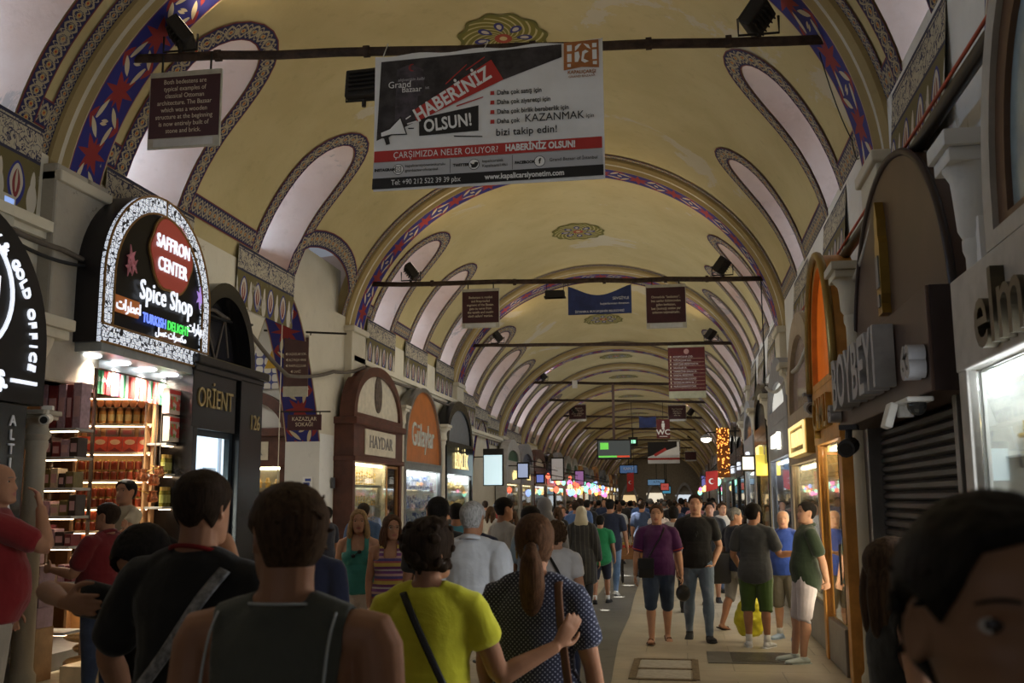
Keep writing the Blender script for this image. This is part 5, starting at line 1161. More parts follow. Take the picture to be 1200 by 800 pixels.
# ---------------------------------------------------------------- the arched shops of the left side
WHITEB = mat('bright_display', (.66, .66, .62), .6)
arch_shop('L', 18.95, 22.45, -6.25, 'red-brown wooden arched shop with cream panel, on the left', M_BROWNW, M_CREAMP, 'HAYDAR', mat('grey_letters', (.2, .18, .17), .5), (.8, 2.5), 3.35, 4.52, None, None, G_GOLD, 'hang', 'gold chains hanging in the brown arched shop\'s window', .2, 1, .36, None, M_CREAMP, True, name='arched_shop', dep=.3, ext=.006, sx=1.12)
arch_shop('L', 22.7, 26.35, -6.25, 'grey-framed arched shop with big orange panel and white script', M_STEEL, M_ORANGE, 'Gülaylar', mat('pale_steel_letters', (.62, .7, .68), .3, .3), (.7, 2.45), 2.6, 4.5, WHITEB, M_LAMPW, G_BLUE, 'boxes', 'blue and silver watches under the orange arch', .1, 2, .8, 3.3, None, False, name='arched_shop', dep=.3, sx=.78, door=False, ext=.012)
arch_shop('L', 26.9, 30.4, -6.25, 'black arched shop with grey tympanum and glowing yellow name', M_BLACKW, mat('grey_mesh_panel', (.16, .165, .17), .5), 'BİRLİK', M_LITY, (.5, 2.45), 3.2, 4.55, WHITEB, M_LAMPW, G_GOLD, 'necks', 'gold necklaces on busts in the black arched shop', .26, 3, .62, None, None, False, name='arched_shop', dep=.3, sx=.9, door=False, ext=.006)
column('L', -6.3, 22.58, 3.9, 'cream column between the brown and the orange arched shops', .11, .22, .45); column('L', -6.3, 26.63, 3.75, 'cream column between the orange and the black arched shops', .13, .26, .45)
# ================================================================ right side
M_CREAMG = mat('cream_grey_fascia', (.42, .40, .37), .45); M_BROWNP = mat('brown_metal_panel', (.085, .05, .038), .4, .2, .12, 2); M_DBR = mat('dark_brown_box', (.03, .017, .016), .45); M_AMBER = mat('amber_wood_lit', (.60, .28, .06), .35, var=.2, scale=4)
M_LET = mat('grey_block_letters', (.34, .34, .36), .4)
t = arch_shop('R', 3.55, 6.05, 1.6, 'cream shop front with dark script lettering and a white-lit window', M_CREAMG, mat('bluish_glass_panel', (.3, .38, .42), .15), 'elmas', mat('bronze_script', (.10, .085, .06), .3, .7), (.6, 2.42), 2.96, 4.45, WHITEB, M_LAMPW, G_GOLD, 'necks', 'jewellery in the white-lit window of the cream shop', .14, 21, .52, 2.64, None, False, name='cream_shop', door=False, ext=.035, sx=1.0, arch=(.42, 1.9))
b = B(); b.ringprism([(x+.42, z) for x, z in arch_poly(1.62, 3.05, 4.3, 20, .9)], [(x+.42, z) for x, z in arch_poly(1.34, 3.1, 4.14, 20, .9)], .06, (0, -.03, 0), (1, 0, 0), (0, 0, 1), (0, 1, 0)); b.build('wooden_arch_rim', mat('brown_wood_rim', (.12, .06, .03), .4), t)
column('R', 1.76, 6.2, 3.86, 'white painted column with flared capital between cream and brown shops', .085, .21, .62, m=M_WHITE)
tag(B().box((1.72, 6.05, 2.95), (1.76, 6.2, 3.35)).build('price_card', M_PWH), 'small white printed card fixed beside the white column', 'card')
# the brown arched shop with its shutter down
t = side_root('R', 1.7, 8.4, 'brown_arched_shop', 'brown metal arched shop with grey block letters, roller shutter closed', 'shop'); h = 1.8
b = B(); slab(b, [(-h, 2.4)] + arch_poly(2*h, 2.9, 4.42, 32) + [(h, 2.4)], .0, .28); b.build('arch_panel', M_BROWNP, t, True, angle=30)
b = B(); b.tube([(x, -.0, z) for x, z in arch_poly(2*h, 2.9, 4.42, 32)], .03, 6); b.build('arch_rim', M_DBR, t, True)
b = B(); b.box((-1.62, -.22, 2.38), (2.02, .1, 3.02), .008); b.build('fascia_box', M_BROWNP, t); b = B(); b.box((2.0, -.2, 2.38), (2.03, .28, 3.02)); b.build('fascia_end', M_DBR, t)
text('lettering', 'BOYBEYI', .60, (.08, -.3, 2.70), (1, 0, 0), (0, 0, 1), M_LET, t, ext=.07, bold=.012, sx=.85, space=1.05); text('lettering', '63', .26, (1.86, -.28, 2.56), (1, 0, 0), (0, 0, 1), M_LET, t, ext=.05, bold=.012); text('lettering', '63', .2, (-1.5, -.28, 2.52), (1, 0, 0), (0, 0, 1), M_LET, t, ext=.05, bold=.01)
b = B(); b.prism([(-.09, 3.22), (.09, 3.22), (.07, 3.3), (.09, 3.38), (.09, 3.8), (.06, 3.86), (.06, 4.0), (0, 4.16), (-.06, 4.0), (-.06, 3.86), (-.09, 3.8), (-.09, 3.38), (-.07, 3.3)], -.07, (-.15, 0, 0), (1, 0, 0), (0, 0, 1), (0, 1, 0)); em = b.build('gold_emblem', mat('emblem_gold', (.42, .27, .06), .3, .8), t)
b = B(); b.box((-.2, -.08, 3.44), (-.1, -.068, 3.7)); b.box((-.19, -.08, 3.28), (-.11, -.068, 3.38)); b.build('grey_inlay', mat('emblem_inlay', (.2, .2, .2), .4), em)
b = B(); n = 30; z0 = 2.36/n
for i in range(n): b.prism([(0, i*z0), (-.035, i*z0+.02), (-.035, (i+1)*z0-.025), (0, (i+1)*z0)], 3.0, (-1.35, .12, 0), (0, 1, 0), (0, 0, 1), (1, 0, 0))
b.build('roller_shutter', M_SHUT, t)
for x0, x1 in ((-1.45, -1.35), (1.65, 1.75)): b = B(); b.box((x0, -.02, 0), (x1, .25, 2.4), .005); b.build('shutter_rail', mat('steel_rail', (.2, .19, .18), .4, .5), t)
b = B(); b.box((1.76, .0, 0), (1.95, .28, 2.4), .005); b.box((-1.75, .0, 0), (-1.46, .28, 2.4), .005); b.build('side_jamb', M_DBR, t)
t = empty('white_spotlight', (1.42, 6.75, 2.36), 0, 'white spotlight and dome under the brown fascia end', 'spotlight'); b = B(); b.box((-.06, -.25, -.03), (.1, .2, 0), .01); b.tube([(0, .1, -.03), (0, .1, -.1)], .05, 10); b.build('mount', M_WHITE, t)
b = B(); b.box((-.1, -.02, -.2), (-.05, .14, -.04), .01, Matrix.Rotation(.3, 4, 'Y')); b.build('lamp_head', mat('white_plastic', (.62, .6, .55), .5), t); b = B(); b.ball((.02, -.14, -.05), .06, 12); b.build('dome_camera', mat('dark_dome', (.03, .03, .03), .15), t)
cctv((1.45, 9.3, 2.36), -.3, 'black camera on white base at the far end of the brown fascia', 1.5, mat('dark_camera', (.05, .05, .055), .4))
# orange arch with amber doors
t = arch_shop('R', 10.35, 12.25, 1.58, 'glossy orange arched shop sign above amber wooden door frames', M_AMBER, mat('glossy_orange_dome', (.80, .17, .015), .15, var=.15, scale=2, em=.12, emc=(1, .2, .02)), 'ÇAMLI', M_GOLD, (.5, 2.32), 2.95, 4.35, mat('amber_display', (.5, .32, .1), .5), M_LAMP, G_GOLD, 'necks', 'busts and flowers in the amber-framed window', .12, 22, .48, None, None, False, name='orange_arched_shop', sx=.8, dep=.38)  # lamplight on the glossy orange panel put in as weak emission
b = B(); b.tube([(x, -.08, z) for x, z in arch_poly(1.9, 2.95, 4.35, 24, .9)], .045, 8); b.build('brass_rim', mat('brass_rim', (.35, .24, .08), .3, .8), t, True)
# gilded lit box, mirror arch, glittering window
t = arch_shop('R', 12.45, 15.5, 1.62, 'shop with pale mirrored arch and yellow-lit box sign over glittering gold', mat('tan_stone_frame', (.34, .26, .17), .45), mat('pink_mirror', (.42, .33, .31), .12, .3), None, None, (.55, 2.2), 2.75, 4.2, None, M_LAMP, G_GOLD, 'hang', 'glittering gold chains under the yellow-lit box sign', .3, 23, name='mirror_arched_shop', dep=.34, door=False)
b = B(); b.box((-.3, -.16, 2.28), (1.45, -.03, 2.7), .01); bx_ = b.build('box_sign', M_GOLD, t); b = B(); b.ringprism([(-.28, 2.3), (1.43, 2.3), (1.43, 2.68), (-.28, 2.68)], [(-.2, 2.34), (1.35, 2.34), (1.35, 2.64), (-.2, 2.64)], .02, (0, -.19, 0), (1, 0, 0), (0, 0, 1), (0, 1, 0)); b.build('lit_rim', m_emit('lit_rim_yellow', (1, .8, .35), .7), bx_)
text('lettering', 'PIRLANTA', .26, (.58, -.175, 2.49), (1, 0, 0), (0, 0, 1), M_LITY, bx_, ext=.01, bold=.004)
cctv((1.5, 12.35, 2.95), 0, 'grey camera hanging before the pale mirrored arch', 1.4, mat('grey_camera', (.2, .2, .22), .4))
for y, zc, lb in ((10.2, 4.0, 'cream column half hidden behind the orange arch'), (15.75, 3.75, 'cream column just beyond the pale mirrored arch'), (19.8, 3.7, 'second cream column beyond the pale mirrored arch'), (23.5, 3.75, 'third cream column beyond the pale mirrored arch'), (27.4, 3.75, 'fourth cream column beyond the pale mirrored arch')):
    column('R', 1.72, y, zc, lb, .11, .25, .5)
arch_shop('R', 16.0, 19.55, 1.66, 'shop with fan-lit white arch, its blue-grey shutter half down', M_GREYW, m_emit('lit_white_fan', (.85, .85, .8), .35), 'ALTINBAŞ', m_emit('lit_letter_pale', (.9, .88, .75), 1.4), (.5, 2.4), 3.0, 4.1, mat('blue_grey_door', (.22, .27, .33), .4), M_LAMPW, None, 'necks', None, .42, 24, name='fan_lit_shop', door=False, sx=.9)
arch_shop('R', 20.05, 23.25, 1.66, 'dark arched shop with yellow lamp sign and golden slatted window', M_BLACKW, mat('dark_arch_glass', (.03, .03, .032), .2), 'SARRAF', M_LITY, (.4, 2.4), 3.0, 4.1, mat('golden_slats', (.6, .4, .12), .5), M_LAMP, G_GOLD, 'boxes', 'goods in the golden slatted window', .34, 25, name='yellow_sign_shop', door=False)
arch_shop('R', 23.75, 27.15, 1.66, 'grey arched shop with a square white-lit sign', M_GREYW, mat('grey_arch_glass', (.08, .08, .085), .2), 'GÜMÜŞ', M_LITW, (.4, 2.4), 3.0, 4.1, WHITEB, M_LAMPW, G_BLUE, 'boxes', 'silver goods beneath the square white-lit sign', .34, 26, name='white_sign_shop', door=False)
t = empty('projecting_sign', (1.2, 23.3, 2.35), 0, 'square white-lit sign projecting on the right beyond the columns', 'sign'); b = B(); b.box((.1, -.06, 0), (.4, .06, .36), .01); b.build('box', M_IRON, t); b = B(); b.box((.13, -.065, .04), (.37, -.06, .32)); b.build('lit_face', m_emit('lit_face_cream', (1, .9, .7), 1.0), t); b = B(); b.tube([(.4, 0, .3), (.8, 0, .3)], .015, 5); b.build('bracket', M_IRON, t)
t = empty('yellow_lantern_sign', (1.28, 20.6, 2.2), 0, 'yellow-lit stepped sign on the dark arched shop', 'sign'); b = B(); b.box((.15, -.05, 0), (.37, .05, .4), .01); b.box((.22, -.04, .4), (.3, .04, .56), .01); b.build('lit_body', m_emit('lit_yellow_body', (1, .8, .12), .45), t); b = B(); b.tube([(.35, 0, .3), (.72, 0, .3)], .015, 5); b.build('bracket', M_IRON, t)
t = empty('lantern_banner', (1.15, 29.6, 2.35), 0, 'tall orange-lit hanging banner of lamps beyond the last columns', 'banner'); b = B(); b.box((-.16, -.05, 0), (.2, .05, 1.4), .03); b.build('body', mat('amber_lamps_body', (.3, .1, .02), .5), t)
b = B(); R = random.Random(5)
for i in range(90): b.ball((R.uniform(-.15, .19), -.06, R.uniform(.1, 1.38)**1.0), R.uniform(.012, .022), 6)
b.build('lamps', m_emit('amber_lamps', (1, .42, .08), 1.6), t); b = B(); b.tube([(.2, 0, 1.3), (.8, 0, 1.3)], .02, 5); b.build('bracket', M_IRON, t)
def turkish_flag(loc, w, hh, label, pole):
    t = empty('turkish_flag', loc, 0, label, 'flag'); b = B(); b.prism([(-w/2, 0), (w*.3, .06), (w/2, .1), (w*.55, hh), (-w*.45, hh*.95)], .01, (0, 0, 0), (1, 0, 0), (0, 0, 1), (0, 1, 0)); b.build('cloth', mat('flag_red', (.42, .025, .02), .8), t)
    b = B(); r = w*.24; b.ringprism([(r*math.cos(a), r*math.sin(a)) for a in [.6+5.1*k/16 for k in range(17)]], [(r*.3+r*.76*math.cos(a), r*.76*math.sin(a)) for a in [.6+5.1*k/16 for k in range(17)]], .004, (0, -.006, hh*.5), (1, 0, 0), (0, 0, 1), (0, 1, 0), False); b.build('crescent', M_PWH, t); b = B(); b.tube([(-w*.45, .02, hh), (w*.6, .02, hh), pole], .012, 5); b.build('pole', M_IRON, t)
turkish_flag((.72, 26.0, 1.93), .3, .52, 'red crescent flag hanging on the right, beyond the projecting square sign', (1.3, .02, .75)); turkish_flag((-2.1, 42.6, 2.05), .28, .8, 'red crescent flag on the left, under the hanging screen', (.1, .02, 3.7))
# ---------------------------------------------------------------- further shops, both sides
t = empty('lit_panel', (-5.75, 31.6, 2.2), 0, 'large blank white-lit panel beyond the black arched shop', 'sign'); b = B(); b.box((-.35, -.08, 0), (.28, .08, 1.15), .01); b.build('box', M_IRON, t); b = B(); b.box((-.32, -.09, .03), (.25, -.08, .95)); b.build('lit_face', m_emit('lit_panel_white', (.62, .8, .85), .55), t); b = B(); b.tube([(-.35, 0, .9), (-.85, 0, .9)], .02, 5); b.build('bracket', M_IRON, t)
b = B(); A0 = [(-6.5, y, z) for y, z in pointed(33.6, 1.7, 2.6, 4.4)]; A1 = [(-7.1, y, z) for y, z in pointed(33.6, 1.7, 2.6, 4.4)]
b.strip(A0, A1, [i*.3 for i in range(len(A0))]); tag(b.build('trim_25', M_BAND, norm=False, smooth=True), kind='structure')
PAL = [(M_BROWNW, M_CREAMP, M_LITY, 'red-brown'), (M_BLACKW, mat('far_dark_panel', (.03, .03, .04), .3), M_LITW, 'black'), (M_STEEL, M_ORANGE, M_LITW, 'steel'), (M_GREYW, mat('far_blue_panel', (.04, .06, .12), .4), M_LITY, 'grey'), (M_AMBER, mat('far_red_panel', (.2, .03, .02), .4), M_LITW, 'amber'), (M_CREAMG, mat('far_green_panel', (.03, .1, .06), .4), M_LITY, 'cream')]
NM = ['HALI', 'DERİ', 'LOKUM', 'ÇİNİ', 'SARAY', 'YILDIZ', 'GÜNEŞ', 'KEMER', 'İPEK', 'SULTAN', 'BAHARAT', 'ANTİK', 'MARMARA', 'ÇARŞI', 'GALATA', 'HASIR', 'LALE', 'BOĞAZ']
GD = [(G_GOLD, 'necks', 'gold'), (G_MIX, 'boxes', 'colourful boxed goods'), (G_BLUE, 'balls', 'blue and silver goods'), (G_LEATH, 'boxes', 'dark leather goods'), (G_MIX, 'hang', 'strung colourful goods')]
ORD = ['first', 'second', 'third', 'fourth', 'fifth', 'sixth', 'seventh', 'eighth', 'ninth', 'tenth', 'eleventh', 'twelfth', 'thirteenth', 'fourteenth', 'fifteenth', 'sixteenth', 'seventeenth', 'eighteenth', 'nineteenth']
R = random.Random(21); M_LAMPF = m_emit('far_lamp_warm', (1, .8, .5), 3.0); M_LAMPFW = m_emit('far_lamp_white', (.85, .93, 1.0), 3.0)
for side in 'LR':
    y = 36.0 if side == 'L' else 27.7; k = 0
    if side == 'L': y = 36.0
    while y < 100:
        w = R.uniform(3.4, 4.2); fr, pn, sm, cn = PAL[R.randrange(6)]; gm, gk, gn = GD[R.randrange(5)]; xf = -6.2 if side == 'L' else 1.66
        warm = R.random() < .65
        arch_shop(side, y+.12, y+w-.12, xf, 'far %s-framed arched shop, %s beyond the %s' % (cn, ORD[k], 'white-lit panel on the left' if side == 'L' else 'square-sign shop on the right'), fr, pn, NM[(k*5+(3 if side == 'L' else 0)) % 18], sm, (.35, 2.35), 2.95, R.uniform(3.8, 4.2), WHITEB if not warm else None, M_LAMPF if warm else M_LAMPFW, gm, gk, '%s in the window of the %s far shop on the %s' % (gn, ORD[k], 'left' if side == 'L' else 'right'), .4, k+50, name='far_shop', door=False, shelf=2, dep=.32)
        y += w; k += 1
# coloured glass lamps and projecting signs over the crowd
b = None; LC = [((1, .45, .12), 'orange'), ((1, .75, .3), 'yellow'), ((.3, .45, 1), 'blue'), ((.9, .2, .5), 'pink'), ((.3, .9, .6), 'green'), ((1, .15, .08), 'red')]
def lamp_proto(i):
    c, n_ = LC[i]; t = B().lathe([(0, -.16), (.06, -.13), (.11, -.05), (.11, .04), (.05, .1), (.03, .13)], n=10).build('glass_lamp', m_emit('lamp_glass_'+n_, c, 1.5), None, True)
    b = B(); b.lathe([(.04, .1), (.03, .15), (.0, .17)], n=8); b.tube([(0, 0, .16), (0, 0, .55)], .006, 4); b.build('cap', M_BRASS, t); return t
RAILN = ['lowest of the left three', 'middle of the left three', 'highest of the left three', 'lower of the right two', 'upper of the right two']
RAILS = [(-5.2, 2.75), (-5.5, 3.05), (-5.8, 3.3), (1.05, 2.8), (1.35, 3.1)]
for x, z in RAILS:
    b = B(); b.tube([(x, 39, z), (x, 79, z)], .018, 5); o = b.build('lamp_rail', M_IRON); tag(o, 'thin rail carrying glass lamps before the far shops, %s' % RAILN[RAILS.index((x, z))], 'rail')
    e = XL if x < 0 else XR
    for y in range(42, 80, 6): b = B(); b.tube([(x, y, z), (e, y, z+.1)], .014, 5); b.build('bracket', M_IRON, o)
for i in range(72):
    c = R.randrange(6); o = rep('glamp%d' % c, lambda: lamp_proto(c)); x, z = RAILS[R.choices(range(5), (3, 3, 3, 1, 1))[0]]; s_ = R.uniform(.7, 1.3)
    o.location = (x, 40 + 38*R.random(), z - .535*s_); o.scale = (s_, s_, s_)
    tag(o, 'small %s glass lamp hanging among lamps on the far %s shops' % (LC[c][1], 'left' if x < 0 else 'right'), 'lamp', '%s glass lamps on the far %s' % (LC[c][1], 'left' if x < 0 else 'right'))
SG = [(-5.6, 36.5, 2.5, .6, .8, (.5, .6, .9), 'blue-white lit square'), (-5.6, 41, 2.4, .5, .55, (.25, .32, .9), 'violet-blue lit'), (-5.5, 46, 2.6, .8, 1.4, (.42, .4, .38), 'tall pale lit'), (-5.4, 55, 2.5, .7, 1.1, (.4, .2, .5), 'lilac lit'), (-3.2, 63.2, 3.3, 1.5, .75, (.08, .16, .34), 'dim blue screen'), (-1.3, 79, 2.4, .9, .8, (.7, .12, .1), 'red lit'), (-1.3, 87, 2.2, 1.0, .9, (.1, .45, .7), 'cyan lit'), (1.2, 48, 2.5, .4, .6, (.8, .8, .7), 'small cream lit'), (1.2, 58, 2.4, .5, .9, (.3, .3, .8), 'violet lit'), (-2.3, 95, 3.0, 2.2, .8, (.15, .3, .5), 'wide blue screen')]
for i, (x, y, z, w, hh, c, n_) in enumerate(SG):
    w *= .75; hh *= .75
    t = empty('projecting_sign', (x, y, z), 0, n_ + ' sign projecting over the far crowd', 'sign'); b = B(); b.box((-w/2, -.06, 0), (w/2, .06, hh), .01); b.build('box', M_IRON, t); b = B(); b.box((-w/2+.05, -.07, .06), (w/2-.05, -.06, hh-.06)); b.build('lit_face', m_emit('sign_face_%d' % i, c, .28), t)
    if 'screen' in n_ or w > .6: text('lettering', ('AVM', 'EXCHANGE', 'ALTIN', 'LEATHER', 'KAPI 7', 'SALE', 'HALI')[i % 7], min(.22, w*.2), (0, -.075, hh*.55), (1, 0, 0), (0, 0, 1), M_BLK if i % 2 else M_PWH, t, ext=.002)
    b = B()
    if x < -4: b.tube([(-w/2, 0, hh*.8), (XL-x, 0, hh*.8)], .02, 5)
    elif x > .5: b.tube([(w/2, 0, hh*.8), (XR-x, 0, hh*.8)], .02, 5)
    else: b.tube([(0, 0, hh), (0, 0, 5.25-z)], .03, 5)
    b.build('bracket', M_IRON, t)
for i, (x, z, w, hh, c, n_) in enumerate([(-5.2, .3, 1.6, 2.2, (1, .75, .4), 'amber'), (-2.6, .3, 1.8, 2.4, (1, .9, .7), 'cream'), (.2, .3, 1.7, 2.2, (.8, .9, 1), 'bluish')]):
    t = empty('end_shop', (x, 103.15, 0), 0, 'lit %s shop opening closing the far end of the street' % n_, 'shop'); b = B(); b.ringprism(arch_poly(w+.4, 0, hh+1.2), arch_poly(w, 0, hh+.9), .3, (0, -.3, 0), (1, 0, 0), (0, 0, 1), (0, 1, 0), False); b.build('arch_frame', M_GREYW, t); b = B(); b.box((-w/2, -.1, z), (w/2, -.05, hh)); b.build('lit_window', m_emit('end_window_'+n_, c, .5), t)
# ================================================================ people
def gauss(x, s): return math.exp(-(x/s)**2)
HP = [(-.50, .12, .30, .02), (-.47, .19, .355, -.03), (-.42, .225, .375, -.12), (-.34, .255, .375, -.2), (-.25, .28, .375, -.27), (-.12, .30, .372, -.36), (0, .318, .36, -.42),
      (.12, .335, .375, -.45), (.22, .332, .365, -.445), (.32, .30, .32, -.40), (.40, .245, .235, -.325), (.455, .175, .14, -.235), (.49, .09, .04, -.14), (.5, .03, -.02, -.08)]
def hprof(z):
    for a, b in zip(HP, HP[1:]):
        if z <= b[0]:
            f = max(0, (z-a[0])/(b[0]-a[0])); f = f*f*(3-2*f)*.4 + f*.6
            return [a[i] + (b[i]-a[i])*f for i in (1, 2, 3)]
    return HP[-1][1:]
def head_point(z, a, face=True, fem=0):
    """point of the head surface (head height 1, chin -.5); a = 0 straight ahead (+y), + towards +x"""
    w, f, bk = hprof(z)
    if fem: w *= .95 if z > -.1 else .9
    cy, ry = (f+bk)/2, (f-bk)/2
    e = .92; sx, cx = math.sin(a), math.cos(a)
    x = w*math.copysign(abs(sx)**e, sx); y = cy + ry*math.copysign(abs(cx)**(e if cx < 0 else .8), cx)
    if face and cx > 0:
        X = x
        nz = 0
        if -.2 < z < .1: t = (.08-z)/.26; nz = (.02 + .085*max(0, min(1, t))**1.3)*gauss(X, .042 + .022*max(0, t))*(1 if z > -.15 else max(0, (z+.2)/.05))
        y += nz
        for s in (-1, 1):
            y -= .045*gauss(X-s*.135, .075)*gauss(z-.035, .045)
            y += .014*gauss(X-s*.13, .1)*gauss(z-.105, .035) + .012*gauss(X-s*.19, .07)*gauss(z+.08, .07)
            y += .016*gauss(X-s*.05, .025)*gauss(z+.155, .025)
        y += .028*gauss(X, .1)*gauss(z+.245, .022) + .03*gauss(X, .085)*gauss(z+.305, .025) - .018*gauss(X, .12)*gauss(z+.275, .009) - .02*gauss(X, .12)*gauss(z+.355, .028) + .022*gauss(X, .09)*gauss(z+.43, .05)
    return Vector((x, y, z))
def head_bm(b, n=40, m=48, fem=0):
    rows = []
    for i in range(n+1):
        z = -.5 + i/n
        rows.append([b.bm.verts.new(head_point(z, 2*PI*j/m, True, fem)) for j in range(m)])
    for i in range(n):
        for j in range(m): b._f((rows[i][j], rows[i][(j+1) % m], rows[i+1][(j+1) % m], rows[i+1][j]))
    b._f(list(reversed(rows[0]))); b._f(rows[-1])
    for s in (-1, 1):   # ears
        M_ = Matrix.Translation((s*.325, -.05, -.01)) @ Matrix.Rotation(s*.35, 4, 'Z') @ Matrix.Rotation(-.2, 4, 'X') @ Matrix.Diagonal((.035, .085, .135, 1))
        g = bmesh.ops.create_uvsphere(b.bm, u_segments=14, v_segments=10, radius=1); 
        for v in g['verts']:
            q = v.co; d = math.hypot(q.y, q.z)
            if q.x*s > 0 and d < .75: q.x *= .15
        bmesh.ops.transform(b.bm, matrix=M_, verts=g['verts'])
def hair_bm(b, style, th=.05, fem=0, seed=0, n=36, m=48):
    """shell of hair over the skull; th = thickness in head heights"""
    def line(a):
        a = abs((a+PI) % (2*PI) - PI)     # 0 front .. pi back
        if style in ('short', 'grey', 'crew'): k = [(0, .34), (.55, .30), (.85, .14), (1.22, .02), (1.36, .10), (1.62, .14), (1.85, .06), (2.0, -.16), (2.3, -.27), (PI, -.33)]
        elif style == 'bald': k = [(0, .6), (1.0, .6), (1.2, .12), (1.5, -.02), (1.8, -.1), (2.2, -.26), (2.45, -.1), (PI, -.3)]
        elif style == 'receding': k = [(0, .45), (.55, .42), (.85, .22), (1.25, .10), (1.5, -.06), (1.75, -.12), (2.2, -.26), (PI, -.33)]
        else: k = [(0, .36), (.5, .30), (.8, .12), (1.0, -.05), (1.3, -.2), (1.7, -.32), (PI, -.38)]
        for p, q in zip(k, k[1:]):
            if a <= q[0]: return p[1] + (q[1]-p[1])*(a-p[0])/(q[0]-p[0])
        return k[-1][1]
    tops = []; R = random.Random(seed)
    grid = {}
    zs = [-.4 + .92*i/n for i in range(n+1)]
    for j in range(m):
        a = 2*PI*j/m; l = line(a)
        for i in range(n+1):
            z = l + (.505-l)*(i/n) if l < .5 else .5
            p = head_point(min(z, .5), a, False, fem)
            edge = min(1, i/5); c = Vector((0, -.04, .05)); d = (p-c).normalized()
            nz = .5 + .5*noise.noise(Vector((p.x*7+seed, p.y*7, p.z*(2.5 if fem else 6)))) + .35*noise.noise(Vector((p.x*20, p.y*20+seed, p.z*8)))
            t = th*(.25+.75*edge)*(.75+.4*nz)
            grid[(i, j)] = (p + d*t, p - d*.03)
    o = {k: b.bm.verts.new(v[0]) for k, v in grid.items()}; q = {k: b.bm.verts.new(v[1]) for k, v in grid.items()}
    for j in range(m):
        k = (j+1) % m
        if line(2*PI*j/m) >= .5 and line(2*PI*k/m) >= .5: continue
        for i in range(n):
            b._f((o[i, j], o[i, k], o[i+1, k], o[i+1, j])); b._f((q[i, j], q[i+1, j], q[i+1, k], q[i, k]))
        b._f((o[0, j], q[0, j], q[0, k], o[0, k]))
    bmesh.ops.remove_doubles(b.bm, verts=b.bm.verts, dist=.0005)
def cr(pts, per=4):
    """smooth curve through points"""
    P = [Vector(p) for p in pts]; out = []
    for i in range(len(P)-1):
        p0, p1, p2, p3 = P[max(0, i-1)], P[i], P[i+1], P[min(len(P)-1, i+2)]
        for k in range(per):
            t = k/per; out.append(.5*((2*p1) + (p2-p0)*t + (2*p0-5*p1+4*p2-p3)*t*t + (3*p1-p0-3*p2+p3)*t**3))
    out.append(P[-1]); return out
def crr(rs, per=4):
    out = []
    for a, c in zip(rs, rs[1:]):
        for k in range(per):
            t = k/per; out.append(tuple(x+(y-x)*t for x, y in zip(a, c)) if isinstance(a, tuple) else a+(c-a)*t)
    out.append(rs[-1]); return out
def limb(b, pts, rs, n=14, per=3, up=None, rnd=.9): b.tube(cr(pts, per), crr(rs, per), n, up=up, round_=rnd)
def D(x, y, z): return Vector((x, y, z)).normalized()
SKIN = {'fair': (.46, .25, .16), 'tan': (.36, .175, .10), 'olive': (.32, .17, .10), 'dark': (.2, .1, .06)}
def m_cloth(name, c, pat=None, c2=None):
    if name in MATS: return MATS[name]
    k = NT(name); p = k.coord('Object')
    col = k.mix(k.ramp(k.noise(p, 5, 4), .3, .7), tuple(x*.88 for x in c), tuple(min(1, x*1.08) for x in c))
    if pat == 'dots':
        q = k.sep(p); s = 52
        fx = k.math('SUBTRACT', k.math('FRACT', k.math('MULTIPLY', k.math('ADD', q[0], q[2]), s)), .5); fz = k.math('SUBTRACT', k.math('FRACT', k.math('MULTIPLY', k.math('SUBTRACT', q[0], q[2]), s)), .5)
        col = k.mix(k.math('LESS_THAN', k.math('ADD', k.math('MULTIPLY', fx, fx), k.math('MULTIPLY', fz, fz)), .05), col, c2)
    if pat == 'stripes':
        q = k.sep(p); z = k.math('FRACT', k.math('MULTIPLY', q[2], 6.2)); nd = k.n('ShaderNodeValToRGB'); k.L.new(z, nd.inputs[0]); nd.color_ramp.interpolation = 'CONSTANT'
        cs = [(.13, .03, .10), (.42, .30, .06), (.30, .07, .07), (.07, .05, .16), (.40, .24, .22), (.16, .05, .17), (.38, .33, .3)]
        el = nd.color_ramp.elements; el[0].color = (*cs[0], 1); el[1].position = .15; el[1].color = (*cs[1], 1)
        for i, x in enumerate((.34, .45, .6, .74, .9)): e = el.new(x); e.color = (*cs[i+2], 1)
        col = nd.outputs[0]
    if pat == 'vstripes':
        q = k.sep(p); col = k.mix(k.math('LESS_THAN', k.math('FRACT', k.math('MULTIPLY', k.math('ADD', q[0], k.math('MULTIPLY', q[1], .4)), 14)), .22), col, c2)
    if pat == 'denim': col = k.mix(k.ramp(k.noise(p, 3.2, 3), .45, .75), col, c2)
    k.col(col); k.b.inputs['Roughness'].default_value = .85; k.b.inputs['Sheen Weight'].default_value = .15
    k.bump(k.math('ADD', k.noise(p, 7, 3, .5, .6), k.math('MULTIPLY', k.noise(p, 160, 1), .06)), .5, .02)
    MATS[name] = k.m; return k.m
def m_skin(tone):
    nm = 'skin_' + tone
    if nm in MATS: return MATS[nm]
    k = NT(nm); c = SKIN[tone]; p = k.coord('Object')
    k.col(k.mix(k.ramp(k.noise(p, 9, 4), .3, .7), tuple(x*.9 for x in c), tuple(x*1.08 for x in c)))
    k.b.inputs['Roughness'].default_value = .5; k.b.inputs['Subsurface Weight'].default_value = .08; k.b.inputs['Subsurface Radius'].default_value = (.02, .008, .004); MATS[nm] = k.m; return k.m
